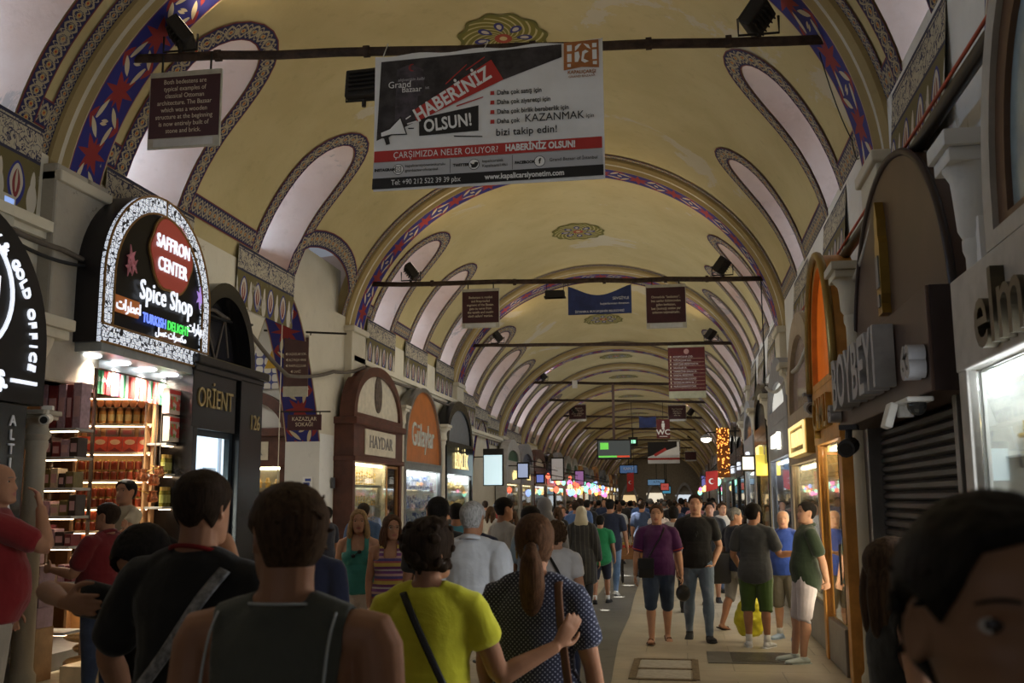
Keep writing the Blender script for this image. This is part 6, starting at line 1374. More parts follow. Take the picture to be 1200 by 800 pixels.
def m_hair(name, c):
    if name in MATS: return MATS[name]
    k = NT(name); p = k.coord('Object', (60, 60, 6)); nz = k.noise(p, 1.6, 4, .7)
    k.col(k.mix(k.ramp(nz, .3, .7), tuple(x*.5 for x in c), tuple(x*1.35 for x in c))); k.bump(nz, .6, .006); k.b.inputs['Roughness'].default_value = .6; k.b.inputs['Specular IOR Level'].default_value = .2; MATS[name] = k.m; return k.m
HAIRC = {'black': (.012, .010, .009), 'dark_brown': (.028, .017, .011), 'brown': (.06, .033, .018), 'auburn': (.085, .04, .02), 'blonde': (.30, .19, .085), 'grey': (.16, .155, .15), 'white': (.36, .35, .34)}
class Fig:
    """one figure: joints in metres, facing +y, feet on z = 0"""
    def __init__(f, h=1.75, fem=0, fat=0, arms=None, legs=None, lean=(0, 0), head=(0, 0, 0), twist=0, sh=1.0):
        f.h = h; f.fem = fem; f.fat = fat; H = h
        legs = legs or {}; arms = arms or {}
        hz = .525*H; hx = (.052 if not fem else .056)*H
        f.hip = {s: Vector((s*hx, 0, hz)) for s in (-1, 1)}
        f.knee, f.ank, f.foot = {}, {}, {}
        lth, lsh = .245*H, .235*H
        for s in (-1, 1):
            th, shn, ft = legs.get(s, (D(s*.04, .02, -1), D(s*.01, -.03, -1), D(s*.25, 1, 0)))
            f.knee[s] = f.hip[s] + Vector(th).normalized()*lth; f.ank[s] = f.knee[s] + Vector(shn).normalized()*lsh; f.foot[s] = Vector(ft).normalized()
        low = min(f.ank[s].z for s in (-1, 1)); dz = .045*H - low
        for d in (f.hip, f.knee, f.ank):
            for s in d: d[s] = d[s] + Vector((0, 0, dz))
        f.pz = hz + dz
        f.T = Matrix.Translation((0, 0, f.pz)) @ Matrix.Rotation(-lean[0], 4, 'X') @ Matrix.Rotation(lean[1], 4, 'Y') @ Matrix.Rotation(twist, 4, 'Z') @ Matrix.Translation((0, 0, -hz))
        sw = (.107 if not fem else .094)*H*sh*(1+.06*fat)
        f.sho = {s: f.T @ Vector((s*sw, -.005*H, .805*H)) for s in (-1, 1)}
        f.elb, f.wri, f.hand = {}, {}, {}
        R3 = f.T.to_3x3()
        for s in (-1, 1):
            if isinstance(arms.get(s), dict):
                q = arms[s]; Wt = Vector(q['wrist']); S0 = f.sho[s]; l1, l2 = .172*H, .148*H; v = Wt - S0; dd = max(.12*H, min(v.length, (l1+l2)*.995)); v = v.normalized(); Wt = S0 + v*dd
                c = (l1*l1 + dd*dd - l2*l2)/(2*l1*dd); c = max(-1, min(1, c)); pol = Vector(q['pole']); pol = (pol - v*pol.dot(v)).normalized()
                f.elb[s] = S0 + v*l1*c + pol*l1*math.sqrt(1-c*c); f.wri[s] = Wt
                f.hand[s] = dict(dir=Vector(q['dir']).normalized(), curl=q.get('curl', .4), palm=Vector(q['palm']).normalized() if 'palm' in q else None, thumb=q.get('thumb', 1)); continue
            u, fo, *r = arms.get(s, (D(s*.16, -.02, -1), D(s*.04, .22, -1)))
            f.elb[s] = f.sho[s] + (R3 @ Vector(u).normalized())*.172*H; f.wri[s] = f.elb[s] + (R3 @ Vector(fo).normalized())*.148*H
            f.hand[s] = dict(dir=(R3 @ Vector(r[0]).normalized()) if r else (f.wri[s]-f.elb[s]).normalized(), curl=r[1] if len(r) > 1 else .5, palm=(R3 @ Vector(r[2]).normalized()) if len(r) > 2 else None, thumb=r[3] if len(r) > 3 else 1)
        f.neck = f.T @ Vector((0, -.012*H, .845*H)); f.hs = .137*H if not fem else .136*H
        f.HM = f.T @ Matrix.Translation((0, -.012*H + .004*H, .862*H)) @ Matrix.Rotation(head[0], 4, 'Z') @ Matrix.Rotation(head[1], 4, 'X') @ Matrix.Rotation(head[2], 4, 'Y') @ Matrix.Translation((0, .01*H, .068*H)) @ Matrix.Diagonal((f.hs, f.hs, f.hs, 1))
        fm = fem; ft = fat
        #      z     cy      rx            ry
        f.tor = [(.455, .000, .070+.012*fm, .050), (.49, -.008, .100+.008*fm+.008*ft, .068+.004*fm+.008*ft), (.53, -.008+.004*ft, .100+.006*fm+.012*ft, .069+.016*ft), (.58, .002+.014*ft, .091-.003*fm+.02*ft, .061+.034*ft), (.63, .004+.016*ft, .083-.010*fm+.02*ft, .056+.036*ft),
                 (.68, .004+.008*ft, .090-.012*fm+.012*ft, .059+.022*ft), (.73, .004+.008*fm, .098-.012*fm+.008*ft, .064+.008*ft+.008*fm), (.77, 0, .104-.014*fm+.006*ft, .062+.006*ft), (.80, -.006, .100-.014*fm, .054), (.825, -.010, .078-.012*fm, .044), (.845, -.012, .050-.006*fm, .038-.003*fm)]
    def torso(f, b, grow=0, z0=0, z1=9, scale=1.0, n=20, rnd=.3):
        H = f.h; rows = [r for r in f.tor if z0 <= r[0] <= z1]
        # add exact end rows
        def at(z):
            for a, c in zip(f.tor, f.tor[1:]):
                if a[0] <= z <= c[0]: t = (z-a[0])/(c[0]-a[0]); return tuple(a[i]+(c[i]-a[i])*t for i in range(4))
            return f.tor[0] if z < f.tor[0][0] else f.tor[-1]
        if z0 > f.tor[0][0]: rows = [at(z0)] + [r for r in rows if r[0] > z0+.004]
        elif z0 < f.tor[0][0] and z0 > 0:
            r = f.tor[1]; rows = [(z0, r[1], r[2]*1.02, r[3]*1.02)] + f.tor[1:] ; rows = [r for r in rows if r[0] <= z1]
        if z1 < f.tor[-1][0]: rows = [r for r in rows if r[0] < z1-.004] + [at(z1)]
        P = [f.T @ Vector((0, r[1]*H, r[0]*H)) for r in rows]; Rr = [(r[2]*H*scale+grow, r[3]*H*scale+grow) for r in rows]
        b.tube(cr(P, 2), crr(Rr, 2), n, up=f.T.to_3x3() @ Vector((1, 0, 0)), round_=rnd)
    def armtube(f, b, s, grow=0, upto=1.0, sc=1.0, start=0):
        H = f.h; k = (1 - .1*f.fem + .1*f.fat)*sc
        S, E, Wp = f.sho[s], f.elb[s], f.wri[s]; ctr = f.T @ Vector((s*.062*H, -.008*H, .80*H))
        pts = [ctr, S, S.lerp(E, .35), S.lerp(E, .7), E, E.lerp(Wp, .3), E.lerp(Wp, .7), Wp]
        rs = [.030*k, .0325*k, .0305*k, .0275*k, .0235*k, .0245*k, .019*k, .0155*k]
        rs = [r*H + grow*(.45 if i < 2 else 1) for i, r in enumerate(rs)]
        if upto < 1:
            L = [0]
            for p, q in zip(pts, pts[1:]): L.append(L[-1] + (q-p).length)
            t = L[1] + (L[-1]-L[1])*upto; out, ro = [], []
            for i in range(len(pts)):
                if L[i] <= t: out.append(pts[i]); ro.append(rs[i])
                else:
                    u = (t-L[i-1])/(L[i]-L[i-1]); out.append(pts[i-1].lerp(pts[i], u)); ro.append(rs[i-1]+(rs[i]-rs[i-1])*u); break
            pts, rs = out, ro
        limb(b, pts, rs, 14, 3, rnd=.5)
    def handmesh(f, b, s, glove=0):
        H = f.h; d = f.hand[s]; w = f.wri[s]; dr = d['dir']; L = .105*H
        pal = d['palm']
        if pal is None:
            pal = (f.T.to_3x3() @ Vector((-s, 0, 0)))
        pal = (pal - dr*pal.dot(dr)).normalized(); side = dr.cross(pal)  # across the palm
        # thumb side: towards the front of the body by default
        fr = f.T.to_3x3() @ Vector((0, 1, 0))
        ts = 1 if side.dot(fr if abs(side.dot(fr)) > .2 else f.T.to_3x3() @ Vector((-s, 0, .3))) >= 0 else -1
        ts *= d['thumb']; th = side*ts
        k = H/1.75
        b.tube([w - dr*.01, w + dr*.03*k, w + dr*.065*k, w + dr*.09*k], [(.016*k, .022*k), (.017*k, .032*k), (.0165*k, .041*k), (.013*k, .041*k)], 12, up=pal, round_=.4)
        for i, (ln, off) in enumerate(((.072, .030), (.080, .0105), (.074, -.0095), (.058, -.029))):
            base = w + dr*.085*k + th*off*k; a = d['curl']*(.8+.1*i); p = [base]; dirv = dr.copy()
            for q, fr_ in enumerate((.45, .3, .25)):
                ca, sa = math.cos(a), math.sin(a); dirv = (dirv*ca + pal*sa).normalized(); pp = p[-1] + (dirv + th*off*1.5)*ln*fr_*k; p.append(pp)
            b.tube(cr(p, 2), crr([.0098*k, .0092*k, .0083*k, .0066*k], 2), 8, round_=.8)
        t0 = w + dr*.03*k + th*.026*k; t1 = t0 + (dr*.55 + th*.75 + pal*.25).normalized()*.042*k; t2 = t1 + (dr*.85 + th*.3 + pal*(.15+.4*d['curl'])).normalized()*.034*k; t3 = t2 + (dr*.9 + pal*(.2+.5*d['curl'])).normalized()*.026*k
        b.tube(cr([t0 - th*.012, t0, t1, t2, t3], 2), crr([.014*k, .014*k, .0118*k, .0102*k, .0075*k], 2), 8, round_=.8)
    def leg(f, b, s, grow=0, upto=1.0, sc=1.0, flare=0):
        H = f.h; k = (1 + .06*f.fem + .12*f.fat)*sc; h, kn, an = f.hip[s], f.knee[s], f.ank[s]
        cal = (f.T.to_3x3() @ Vector((0, -1, 0)))
        pts = [h + Vector((0, 0, .015*H)), h.lerp(kn, .25), h.lerp(kn, .6), kn, kn.lerp(an, .3) + cal*.008*H, kn.lerp(an, .65), an, an - Vector((0, 0, .022*H))]
        rs = [.052*k, .053*k, .043*k, .0315*k, .034*k, .0255*k, .0195*k, .021*k]; rs = [r*H+grow for r in rs]
        if upto < 1:
            L = [0]
            for p, q in zip(pts, pts[1:]): L.append(L[-1]+(q-p).length)
            t = L[-1]*upto; out, ro = [], []
            for i in range(len(pts)):
                if L[i] <= t: out.append(pts[i]); ro.append(rs[i] + flare*L[i]/t)
                else:
                    u = (t-L[i-1])/(L[i]-L[i-1]); out.append(pts[i-1].lerp(pts[i], u)); ro.append(rs[i-1]+(rs[i]-rs[i-1])*u + flare); break
            pts, rs = out, ro
        limb(b, pts, rs, 14, 3, rnd=.25)
    def footmesh(f, b, s, grow=0, flat=True, tip=0):
        H = f.h; a = f.ank[s]; d = f.foot[s]; gz = a.z - .045*H
        up = Vector((0, 0, 1)); sd = d.cross(up).normalized()
        # foot pitched when d has a z component
        o = a - Vector((0, 0, .028*H)); dn = d.normalized(); nu = sd.cross(dn).normalized()
        P = [o - dn*.030*H, o - dn*.012*H - nu*.001*H, o + dn*.035*H - nu*.0*H, o + dn*.075*H - nu*.004*H, o + dn*.105*H - nu*.007*H]
        Rr = [(.017*H, .016*H), (.020*H, .017*H), (.023*H, .0165*H), (.027*H, .012*H), (.022*H, .009*H)]
        b.tube(cr(P, 2), crr([(p+grow, q+grow) for p, q in Rr], 2), 12, up=sd, round_=.6)
FIGN = [0]
def clothmesh(bm_fn, voxel, smooth=3):
    b = B(); bm_fn(b); return remesh_mesh(b.bm, voxel, smooth)
def wrinkle(me, amp, seed=0, fx=7, fz=7):
    vs = me.vertices
    ns = [v.normal.copy() for v in vs]
    for v, n_ in zip(vs, ns):
        p = v.co; v.co = p + n_*amp*(noise.noise(Vector((p.x*fx+seed, p.y*fx, p.z*fz))) + .5*noise.noise(Vector((p.x*fx*2.3, p.y*fx*2.3+seed, p.z*fz*2.1))))
def person(label, loc, rz, f, skin='tan', hair=None, hairc='dark_brown', top=None, bottom=None, shoes=None, vox=.008, name='person', group=None, face=True, extra=None, beard=None):
    """builds the figure; returns its root (the continuous body mesh)"""
    FIGN[0] += 1; H = f.h; sd = FIGN[0]
    def body(b):
        head_bm(b, 40 if vox < .01 else 26, 48 if vox < .01 else 28, f.fem); bmesh.ops.transform(b.bm, matrix=f.HM, verts=b.bm.verts)
        f.torso(b)
        hc = f.HM @ Vector((0, -.06, -.25)); nb = f.T @ Vector((0, -.014*H, .815*H)); k = (1 - .16*f.fem + .1*f.fat)
        b.tube(cr([nb, f.neck, nb.lerp(hc, .75), hc], 2), crr([.046*H*k, .036*H*k, .0335*H*k, .034*H*k], 2), 14, round_=.2)
        # trapezius
        for s in (-1, 1): b.tube([f.T @ Vector((s*.012*H, -.02*H, .852*H)), f.T @ Vector((s*.055*H, -.018*H, .826*H)), f.sho[s] + Vector((0, 0, -.002*H))], [.020*H, .024*H, .025*H], 10, round_=.6)
        if f.fem:
            for s in (-1, 1): b.ball(f.T @ Vector((s*.046*H, .052*H, .725*H)), (.040*H, .036*H, .042*H), 12)
        for s in (-1, 1): f.armtube(b, s); f.handmesh(b, s); f.leg(b, s); f.footmesh(b, s)
    me = clothmesh(body, vox, 2)
    o = link(name, me, [m_skin(skin)]); o.location = loc; o.rotation_euler = (0, 0, rz); tag(o, label, 'person', group)
    HM3 = f.HM
    if face:
        me.materials.append(mat('lip_skin', (.30, .10, .08), .45, var=.05))
        Hi = HM3.inverted()
        for p in me.polygons:
            q = Hi @ p.center
            if q.y > .3 and abs(q.x) < .105 and -.325 < q.z < -.225 and abs(q.z+.275) < .052*(1-(abs(q.x)/.115)**2): p.material_index = 1
        for s in (-1, 1):
            b = B(); b.ball((0, 0, 0), .062, 16); b.bm.normal_update()
            for fc in b.bm.faces:
                c = fc.calc_center_median()
                fc.material_index = 1 if c.y > .048 else 0
            ey = HM3 @ Matrix.Translation((s*.135, head_point(.035, .42).y - .036, .035)); bmesh.ops.transform(b.bm, matrix=ey, verts=b.bm.verts)
            b.build('eye', [mat('eye_white', (.6, .57, .54), .2, var=0), mat('iris_dark', (.03, .018, .012), .15, var=0)], o, True)
            b = B(); pt = []
            for q in range(7):
                X = s*(.055 + .15*q/6); Z = .098 + .03*math.sin(PI*(.25+.6*q/6)); a = math.asin(max(-1, min(1, X/.33))); pt.append(HM3 @ (head_point(Z, a) + Vector((0, .004, 0))))
            hs = f.hs; b.tube(pt, [(.012*hs, .008*hs), (.02*hs, .009*hs), (.022*hs, .009*hs), (.02*hs, .009*hs), (.018*hs, .008*hs), (.014*hs, .008*hs), (.006*hs, .005*hs)], 6)
            b.build('eyebrow', m_hair('hair_'+('dark_brown' if hairc in ('blonde', 'auburn') else hairc), HAIRC['dark_brown' if hairc in ('blonde', 'auburn') else hairc]), o, True)
    if hair:
        style, th = hair[0], hair[1]; hm = m_hair('hair_'+hairc, HAIRC[hairc]); b = B()
        if style in ('scarf', 'cap'):
            pass
        else:
            hair_bm(b, style, th, f.fem, sd); bmesh.ops.transform(b.bm, matrix=HM3, verts=b.bm.verts)
            b.build('hair', hm, o, True)
        for kind in hair[2:]:
            b = B()
            if kind == 'long':     # hair falling to the shoulders, with an inner face edge
                for s in (-1, 1):
                    for a0, ln, rr in ((1.15, .95, .10), (1.55, 1.1, .12), (2.0, 1.15, .13), (2.6, 1.15, .14)):
                        p0 = head_point(.12, s*a0, False, 1); P = [p0*.98, Vector((p0.x*1.15, p0.y-.02, -.15)), Vector((p0.x*1.25, p0.y*1.05-.02, -.5)), Vector((p0.x*1.2, p0.y*1.0-.04, -ln+.2)), Vector((p0.x*1.05, p0.y*.9+.0, -ln+.02))]
                        b.tube(cr(P, 3), crr([rr*.6, rr, rr*1.1, rr*.9, rr*.25], 3), 10, round_=.4)
            if kind == 'ponytail':
                P = [(0, -.42, .0), (0, -.52, -.08), (0, -.54, -.3), (.01, -.52, -.7), (.0, -.50, -1.05), (0, -.48, -1.25)]
                b.tube(cr(P, 4), crr([.07, .12, .20, .24, .19, .05], 4), 14, round_=.4)
                b2 = B(); M_ = Matrix.Translation((0, -.50, -.07)) @ Matrix.Rotation(1.1, 4, 'X'); b2.lathe([(.1, -.03), (.14, 0), (.1, .03)], (0, 0, 0), 16, HM3 @ M_); b2.build('hair_tie', M_BLK, o, True)
            if kind == 'curls':
                R = random.Random(sd)
                for i in range(90):
                    a = R.uniform(0, 2*PI); z = R.uniform(-.32, .48)
                    if abs((a+PI) % (2*PI)-PI) < 1.15 and z < .3: continue
                    p = head_point(z, a, False); c = Vector((0, -.04, .05)); d = (p-c).normalized(); b.ball(p + d*.05, R.uniform(.06, .1), 8)
            if kind == 'messy':
                R = random.Random(sd)
                for i in range(70):
                    a = R.uniform(0, 2*PI); z = R.uniform(-.1, .5)
                    if abs((a+PI) % (2*PI)-PI) < 1.0 and z < .36: continue
                    p = head_point(z, a, False); d = (p-Vector((0, -.04, .05))).normalized(); t = Vector((R.uniform(-1, 1), R.uniform(-1, .4), R.uniform(-1, .3)))*.08
                    b.tube([p, p+d*.05+t*.4, p+d*.07+t], [.035, .03, .008], 6)
            if kind == 'bun':
                b.ball((0, -.46, .1), (.17, .14, .16), 14)
            if len(b.bm.verts):
                me2 = remesh_mesh(b.bm, .035, 2) if kind in ('curls', 'long', 'messy') else None
                if me2 is None:
                    for v in b.bm.verts: v.co = HM3 @ v.co
                    b.build('hair_'+kind if kind != 'long' else 'long_hair', hm, o, True)
                else:
                    me2.transform(HM3); link('long_hair' if kind == 'long' else 'hair_'+kind, me2, hm, o)
    if top:
        tm = top['m']; gr = top.get('grow', .012); sl = top.get('sleeve', .3); z0 = top.get('hem', .5); z1 = top.get('neck', .842)
        def shirt(b):
            f.torso(b, gr, z0, z1, 1.02, 24)
            for gq, zq in ((.004, .67), (.008, .645), (.011, .62), (.014, .595)): f.torso(b, gr+gq, z0, zq, 1.03, 24, .12)
            if f.fem:
                for s in (-1, 1): b.ball(f.T @ Vector((s*.046*H, .052*H, .725*H)), (.040*H+gr, .036*H+gr, .042*H+gr), 12)
            if top.get('straps') != 'thin':
                for s in (-1, 1): b.tube([f.T @ Vector((s*.03*H, -.018*H, .842*H)), f.T @ Vector((s*.06*H, -.016*H, .828*H)), f.sho[s] + Vector((0, 0, -.002*H))], [.020*H+gr*.6, .024*H+gr*.6, .025*H+gr*.6], 10, round_=.5)
                if sl > 0 and not top.get('straps'):
                    for s in (-1, 1): f.armtube(b, s, gr+top.get('loose', .008), sl)
            if top.get('skirt'):
                pass
        me2 = clothmesh(shirt, max(vox, .008), 6); wrinkle(me2, .007 if vox < .011 else .004, sd)
        if top.get('straps'):
            # tank top: take the shoulders away, keep straps
            bm = bmesh.new(); bm.from_mesh(me2); Ti = f.T.inverted(); kill = []
            for v in bm.verts:
                q = Ti @ v.co; x, z = abs(q.x)/H, q.z/H
                if top['straps'] == 'tank':
                    if (x > .085 + .006*max(0, (z-.74)/.08) and z > .70 and not (x < .095 and z < .72)) or (x < .036 and z > (.79 if q.y > 0 else .849)): kill.append(v)
                else:
                    if (x > .066 and z > .755) or (x < .036 and z > .765) or (z > .765 and not .036 < x < .066) or z > .86: kill.append(v)
            bmesh.ops.delete(bm, geom=kill, context='VERTS')
            for _ in range(10):
                mv = {}
                for v in bm.verts:
                    if v.is_boundary:
                        nb = [e.other_vert(v).co for e in v.link_edges if e.is_boundary]
                        if len(nb) == 2: mv[v] = v.co*.4 + (nb[0]+nb[1])*.3
                for v, c in mv.items(): v.co = c
            bm.to_mesh(me2); bm.free()
            so = link('shirt', me2, tm, o); md = so.modifiers.new('s', 'SOLIDIFY'); md.thickness = .006; md.offset = 0
        else: so = link(top.get('name', 'shirt'), me2, tm, o)
        so.data.polygons.foreach_set('use_smooth', [True]*len(so.data.polygons))
        if top.get('collar'):
            b = B(); c0 = f.T @ Vector((0, -.008*H, .852*H)); ring = []
            R3 = f.T.to_3x3()
            for i in range(25):
                a = PI/2 + .35 + (2*PI-.7)*i/24; ring.append(f.T @ Vector((.047*H*math.cos(a), -.010*H + .047*H*math.sin(a), (.850 - .014*math.sin(a))*H)))
            b.tube(ring, [(.005*H, top.get('ch', .012)*H)]*25, 6, up=R3 @ Vector((0, 1, 0))); b.build('collar', top['collar'], so, True)
        if top.get('cuff'):
            for s in (-1, 1):
                S, E, Wp = f.sho[s], f.elb[s], f.wri[s]; t = (sl*(.172+.148)*H)/(.172*H); p = S.lerp(E, min(1, t)); d = (E-S).normalized(); b = B()
                b.tube([p-d*.008, p+d*.008], .030*H + gr + top.get('loose', .008)+.002, 16); b.build('cuff', top['cuff'], so, True)
    if bottom:
        upto = bottom['len']; gr = bottom.get('grow', .012)
        def pants(b):
            f.torso(b, gr, .46, .575, 1.0, 22)
            for s in (-1, 1): f.leg(b, s, gr, upto, 1.0, bottom.get('flare', 0))
        me2 = clothmesh(pants, max(vox, .009), 2); wrinkle(me2, .005 if vox < .011 else .003, sd+9)
        link(bottom.get('name', 'trousers' if upto > .75 else 'shorts'), me2, bottom['m'], o)
        if bottom.get('belt'):
            b = B(); r = [q for q in f.tor if abs(q[0]-.58) < .01][0]
            b.tube([f.T @ Vector((0, r[1]*H, .567*H)), f.T @ Vector((0, r[1]*H, .587*H))], [(r[2]*H+gr+.006, r[3]*H+gr+.006)]*2, 24, up=(1, 0, 0)); b.build('belt', bottom['belt'], o, True)
    if shoes:
        for s in (-1, 1):
            kind, sm = shoes[0], shoes[1]
            if kind == 'sandal':
                b = B(); a = f.ank[s]; d = f.foot[s]; up = d.cross(Vector((0, 0, 1))).normalized(); nu = up.cross(d).normalized(); o_ = a - nu*.046*H
                P = [o_ - d*.045*H, o_, o_ + d*.05*H, o_ + d*.09*H, o_ + d*.12*H]; b.tube(P, [(.018*H, .006*H), (.022*H, .006*H), (.024*H, .006*H), (.028*H, .006*H), (.016*H, .006*H)], 12, up=up, round_=.3)
                b.tube([o_ + d*.065*H + up*.03*H, o_ + d*.06*H + nu*.035*H + up*.012*H, o_ + d*.06*H + nu*.035*H - up*.012*H, o_ + d*.065*H - up*.03*H], (.007), 6)
                b.build('sandal', sm, o, True)
            else:
                def shoe(b):
                    f.footmesh(b, s, .008)
                    a = f.ank[s]; b.tube([a - Vector((0, 0, .026*H)), a + Vector((0, 0, (.02 if kind == 'boot' else -.002)*H))], [.024*H+.006, .023*H+.004], 12)
                me2 = clothmesh(shoe, .007 if vox < .011 else .01, 2); so = link('shoe', me2, sm, o)
                b = B(); a = f.ank[s]; d = f.foot[s]; up = d.cross(Vector((0, 0, 1))).normalized(); nu = up.cross(d).normalized(); o_ = a - nu*.046*H
                P = [o_ - d*.048*H, o_, o_ + d*.05*H, o_ + d*.09*H, o_ + d*.118*H]; b.tube(P, [(.019*H, .009*H), (.025*H, .009*H), (.028*H, .009*H), (.033*H, .009*H), (.022*H, .008*H)], 12, up=up, round_=.3)
                b.build('sole', shoes[2] if len(shoes) > 2 else sm, so, True)
                if kind == 'sneaker_sock':
                    b = B(); b.tube([a - Vector((0, 0, .02*H)), a + (f.knee[s]-a).normalized()*.045*H], [.024*H, .024*H], 12); b.build('sock', mat('white_sock', (.6, .6, .58), .9), o, True)
    if extra: extra(o, f)
    return o
WALK = {1: (D(.04, .30, -1), D(.0, .02, -1), D(.15, 1, .12)), -1: (D(-.04, -.12, -1), D(0, -.42, -1), D(-.15, 1, -.35))}
WALK2 = {-1: (D(-.04, .30, -1), D(0, .02, -1), D(-.15, 1, .12)), 1: (D(.04, -.12, -1), D(0, -.42, -1), D(.15, 1, -.35))}
# ================================================================ the people in the street
L_BLACKL = mat('black_leather', (.012, .012, .013), .4); M_BROWNL = mat('brown_leather', (.11, .045, .02), .5); M_WSHOE = mat('white_shoe', (.55, .56, .56), .6); M_DSHOE = mat('dark_shoe', (.02, .02, .022), .6)
C = m_cloth
def jeans(n='blue_jeans', c=(.055, .09, .16), c2=(.17, .22, .3), ln=.97, g=.011): return {'m': C(n, c, 'denim', c2), 'len': ln, 'grow': g}
def strap(o, f, pts, w, m, name='strap', th=.004):
    """flat belt over the body; points in body units (x, y, z in heights)"""
    b = B(); P = cr([f.T @ Vector((x*f.h, y*f.h, z*f.h)) for x, y, z in pts], 4); b.tube(P, [(w, th)]*len(P), 6, up=(1, 0, 0)); b.build(name, m, o, True)
def bag(label, loc, rz, w, d, hh, m, strap_pts=None, sm=None, cat='bag', name='shoulder_bag'):
    b = B(); b.box((-w/2, -d/2, 0), (w/2, d/2, hh), min(w, d, hh)*.22); o = b.build(name, m, None, True); o.location = loc; o.rotation_euler = (0, 0, rz); tag(o, label, cat)
    b = B(); b.box((-w/2-.004, d/2-.004, hh*.45), (w/2+.004, d/2+.008, hh*.98), .004); b.build('flap', m, o)
    return o
# --- nearest: man in the grey sleeveless top
f = Fig(1.79, fat=.55, arms={-1: (D(-.2, -.05, -1), D(-.12, .2, -1)), 1: (D(.2, -.05, -1), D(.1, .2, -1))}, head=(.62, .05, 0), sh=1.06)
def tank_trim(o, f):
    H = f.h; m = mat('pale_piping', (.42, .45, .47), .8)
    for s in (-1, 1):
        b = B(); pts = []
        for z, y in ((.838, -.030), (.82, -.048), (.80, -.060), (.77, -.071), (.74, -.078), (.71, -.085), (.68, -.089), (.65, -.092)):
            pts.append(f.T @ Vector((s*(.080-.0*z)*H, (y-.012)*H, z*H)))
        b.tube(cr(pts, 3), .0035, 6); b.build('piping', m, o, True)
    b = B(); b.tube([f.T @ Vector((.046*H*math.sin(a), (-.012-.052*math.cos(a))*H, (.846+.004*math.cos(a))*H)) for a in [(-1.35+2.7*i/14) for i in range(15)]], .004, 6); b.build('neck_piping', m, o, True)
person('man in grey sleeveless top with pale piping, seen from behind', (-.93, 2.38, 0), .0, f, 'tan', ('short', .05, 'messy'), 'brown', {'m': C('grey_olive_jersey', (.085, .09, .078)), 'straps': 'tank', 'grow': .013, 'hem': .46, 'name': 'tank_top'}, {'m': C('dark_shorts', (.03, .03, .035)), 'len': .5, 'grow': .02}, ('sneaker_sock', M_DSHOE), .006, extra=tank_trim)
# --- couple in black
f = Fig(1.86, fat=.25, arms={-1: (D(-.45, .25, -.8), D(.0, .5, -.7)), 1: (D(.22, .0, -1), D(.05, .35, -1))}, head=(-.05, .08, 0), lean=(.04, .03))
def cross_strap(o, f): strap(o, f, [(.078, -.05, .825), (.05, -.082, .77), (.0, -.094, .68), (-.06, -.096, .59), (-.105, -.06, .52)], .026, mat('grey_webbing', (.2, .2, .21), .7, var=.5, scale=40), 'bag_strap')
person('tall balding man in black with a grey diagonal strap, seen from behind', (-1.64, 3.3, 0), -.05, f, 'tan', ('bald', .03), 'dark_brown', {'m': C('black_tshirt', (.008, .008, .009)), 'sleeve': .45, 'grow': .02, 'hem': .45, 'neck': .848, 'collar': mat('red_collar', (.2, .01, .012), .8), 'ch': .004}, jeans('black_jeans', (.012, .012, .014), (.02, .02, .024)), ('shoe', M_DSHOE), .0065, extra=cross_strap)
f = Fig(1.70, fem=1, fat=.2, arms={-1: dict(wrist=(-.42, .30, 1.53), pole=(-.3, .3, .6), dir=(-.15, 1, -.5), palm=(.1, -.4, -1), curl=.3), 1: dict(wrist=(.14, .40, 1.42), pole=(1, 0, .25), dir=(-1, .35, -.05), palm=(0, -1, .1), curl=.15)}, head=(-.3, -.75, .1))
person('dark-haired woman in black embracing the tall balding man', (-1.93, 3.66, 0), PI, f, 'tan', ('long', .10, 'messy', 'long'), 'black', {'m': C('black_blouse', (.010, .010, .011)), 'sleeve': .3, 'grow': .016, 'hem': .47}, jeans('black_jeans', (.012, .012, .014), (.02, .02, .024)), ('shoe', M_DSHOE), .0065)
# --- waving woman in yellow
f = Fig(1.68, fem=1, fat=.45, arms={1: (D(.42, .12, -.95), D(.85, .35, .38), D(.62, .25, .8), .18, D(-.5, .8, .1)), -1: (D(-.2, .1, -1), D(-.05, .45, -1))}, head=(-.62, .05, 0))
def ystrap(o, f): strap(o, f, [(-.052, -.045, .838), (-.03, -.078, .80), (.01, -.096, .72), (.05, -.102, .64), (.082, -.085, .57), (.10, -.05, .53)], .014, L_BLACKL, 'bag_strap')
person('woman in bright yellow top waving her right hand, black strap across her back', (-.98, 3.95, 0), .12, f, 'tan', ('long', .075, 'curls'), 'dark_brown', {'m': C('yellow_jersey', (.60, .56, .035)), 'sleeve': .26, 'grow': .014, 'hem': .46}, {'m': C('navy_trousers', (.02, .025, .05)), 'len': .95, 'grow': .012}, ('shoe', M_DSHOE), .0065, extra=ystrap)
bag('small black handbag at the yellow-topped woman\'s hip', (-.77, 3.86, .80), -.6, .22, .09, .17, L_BLACKL)
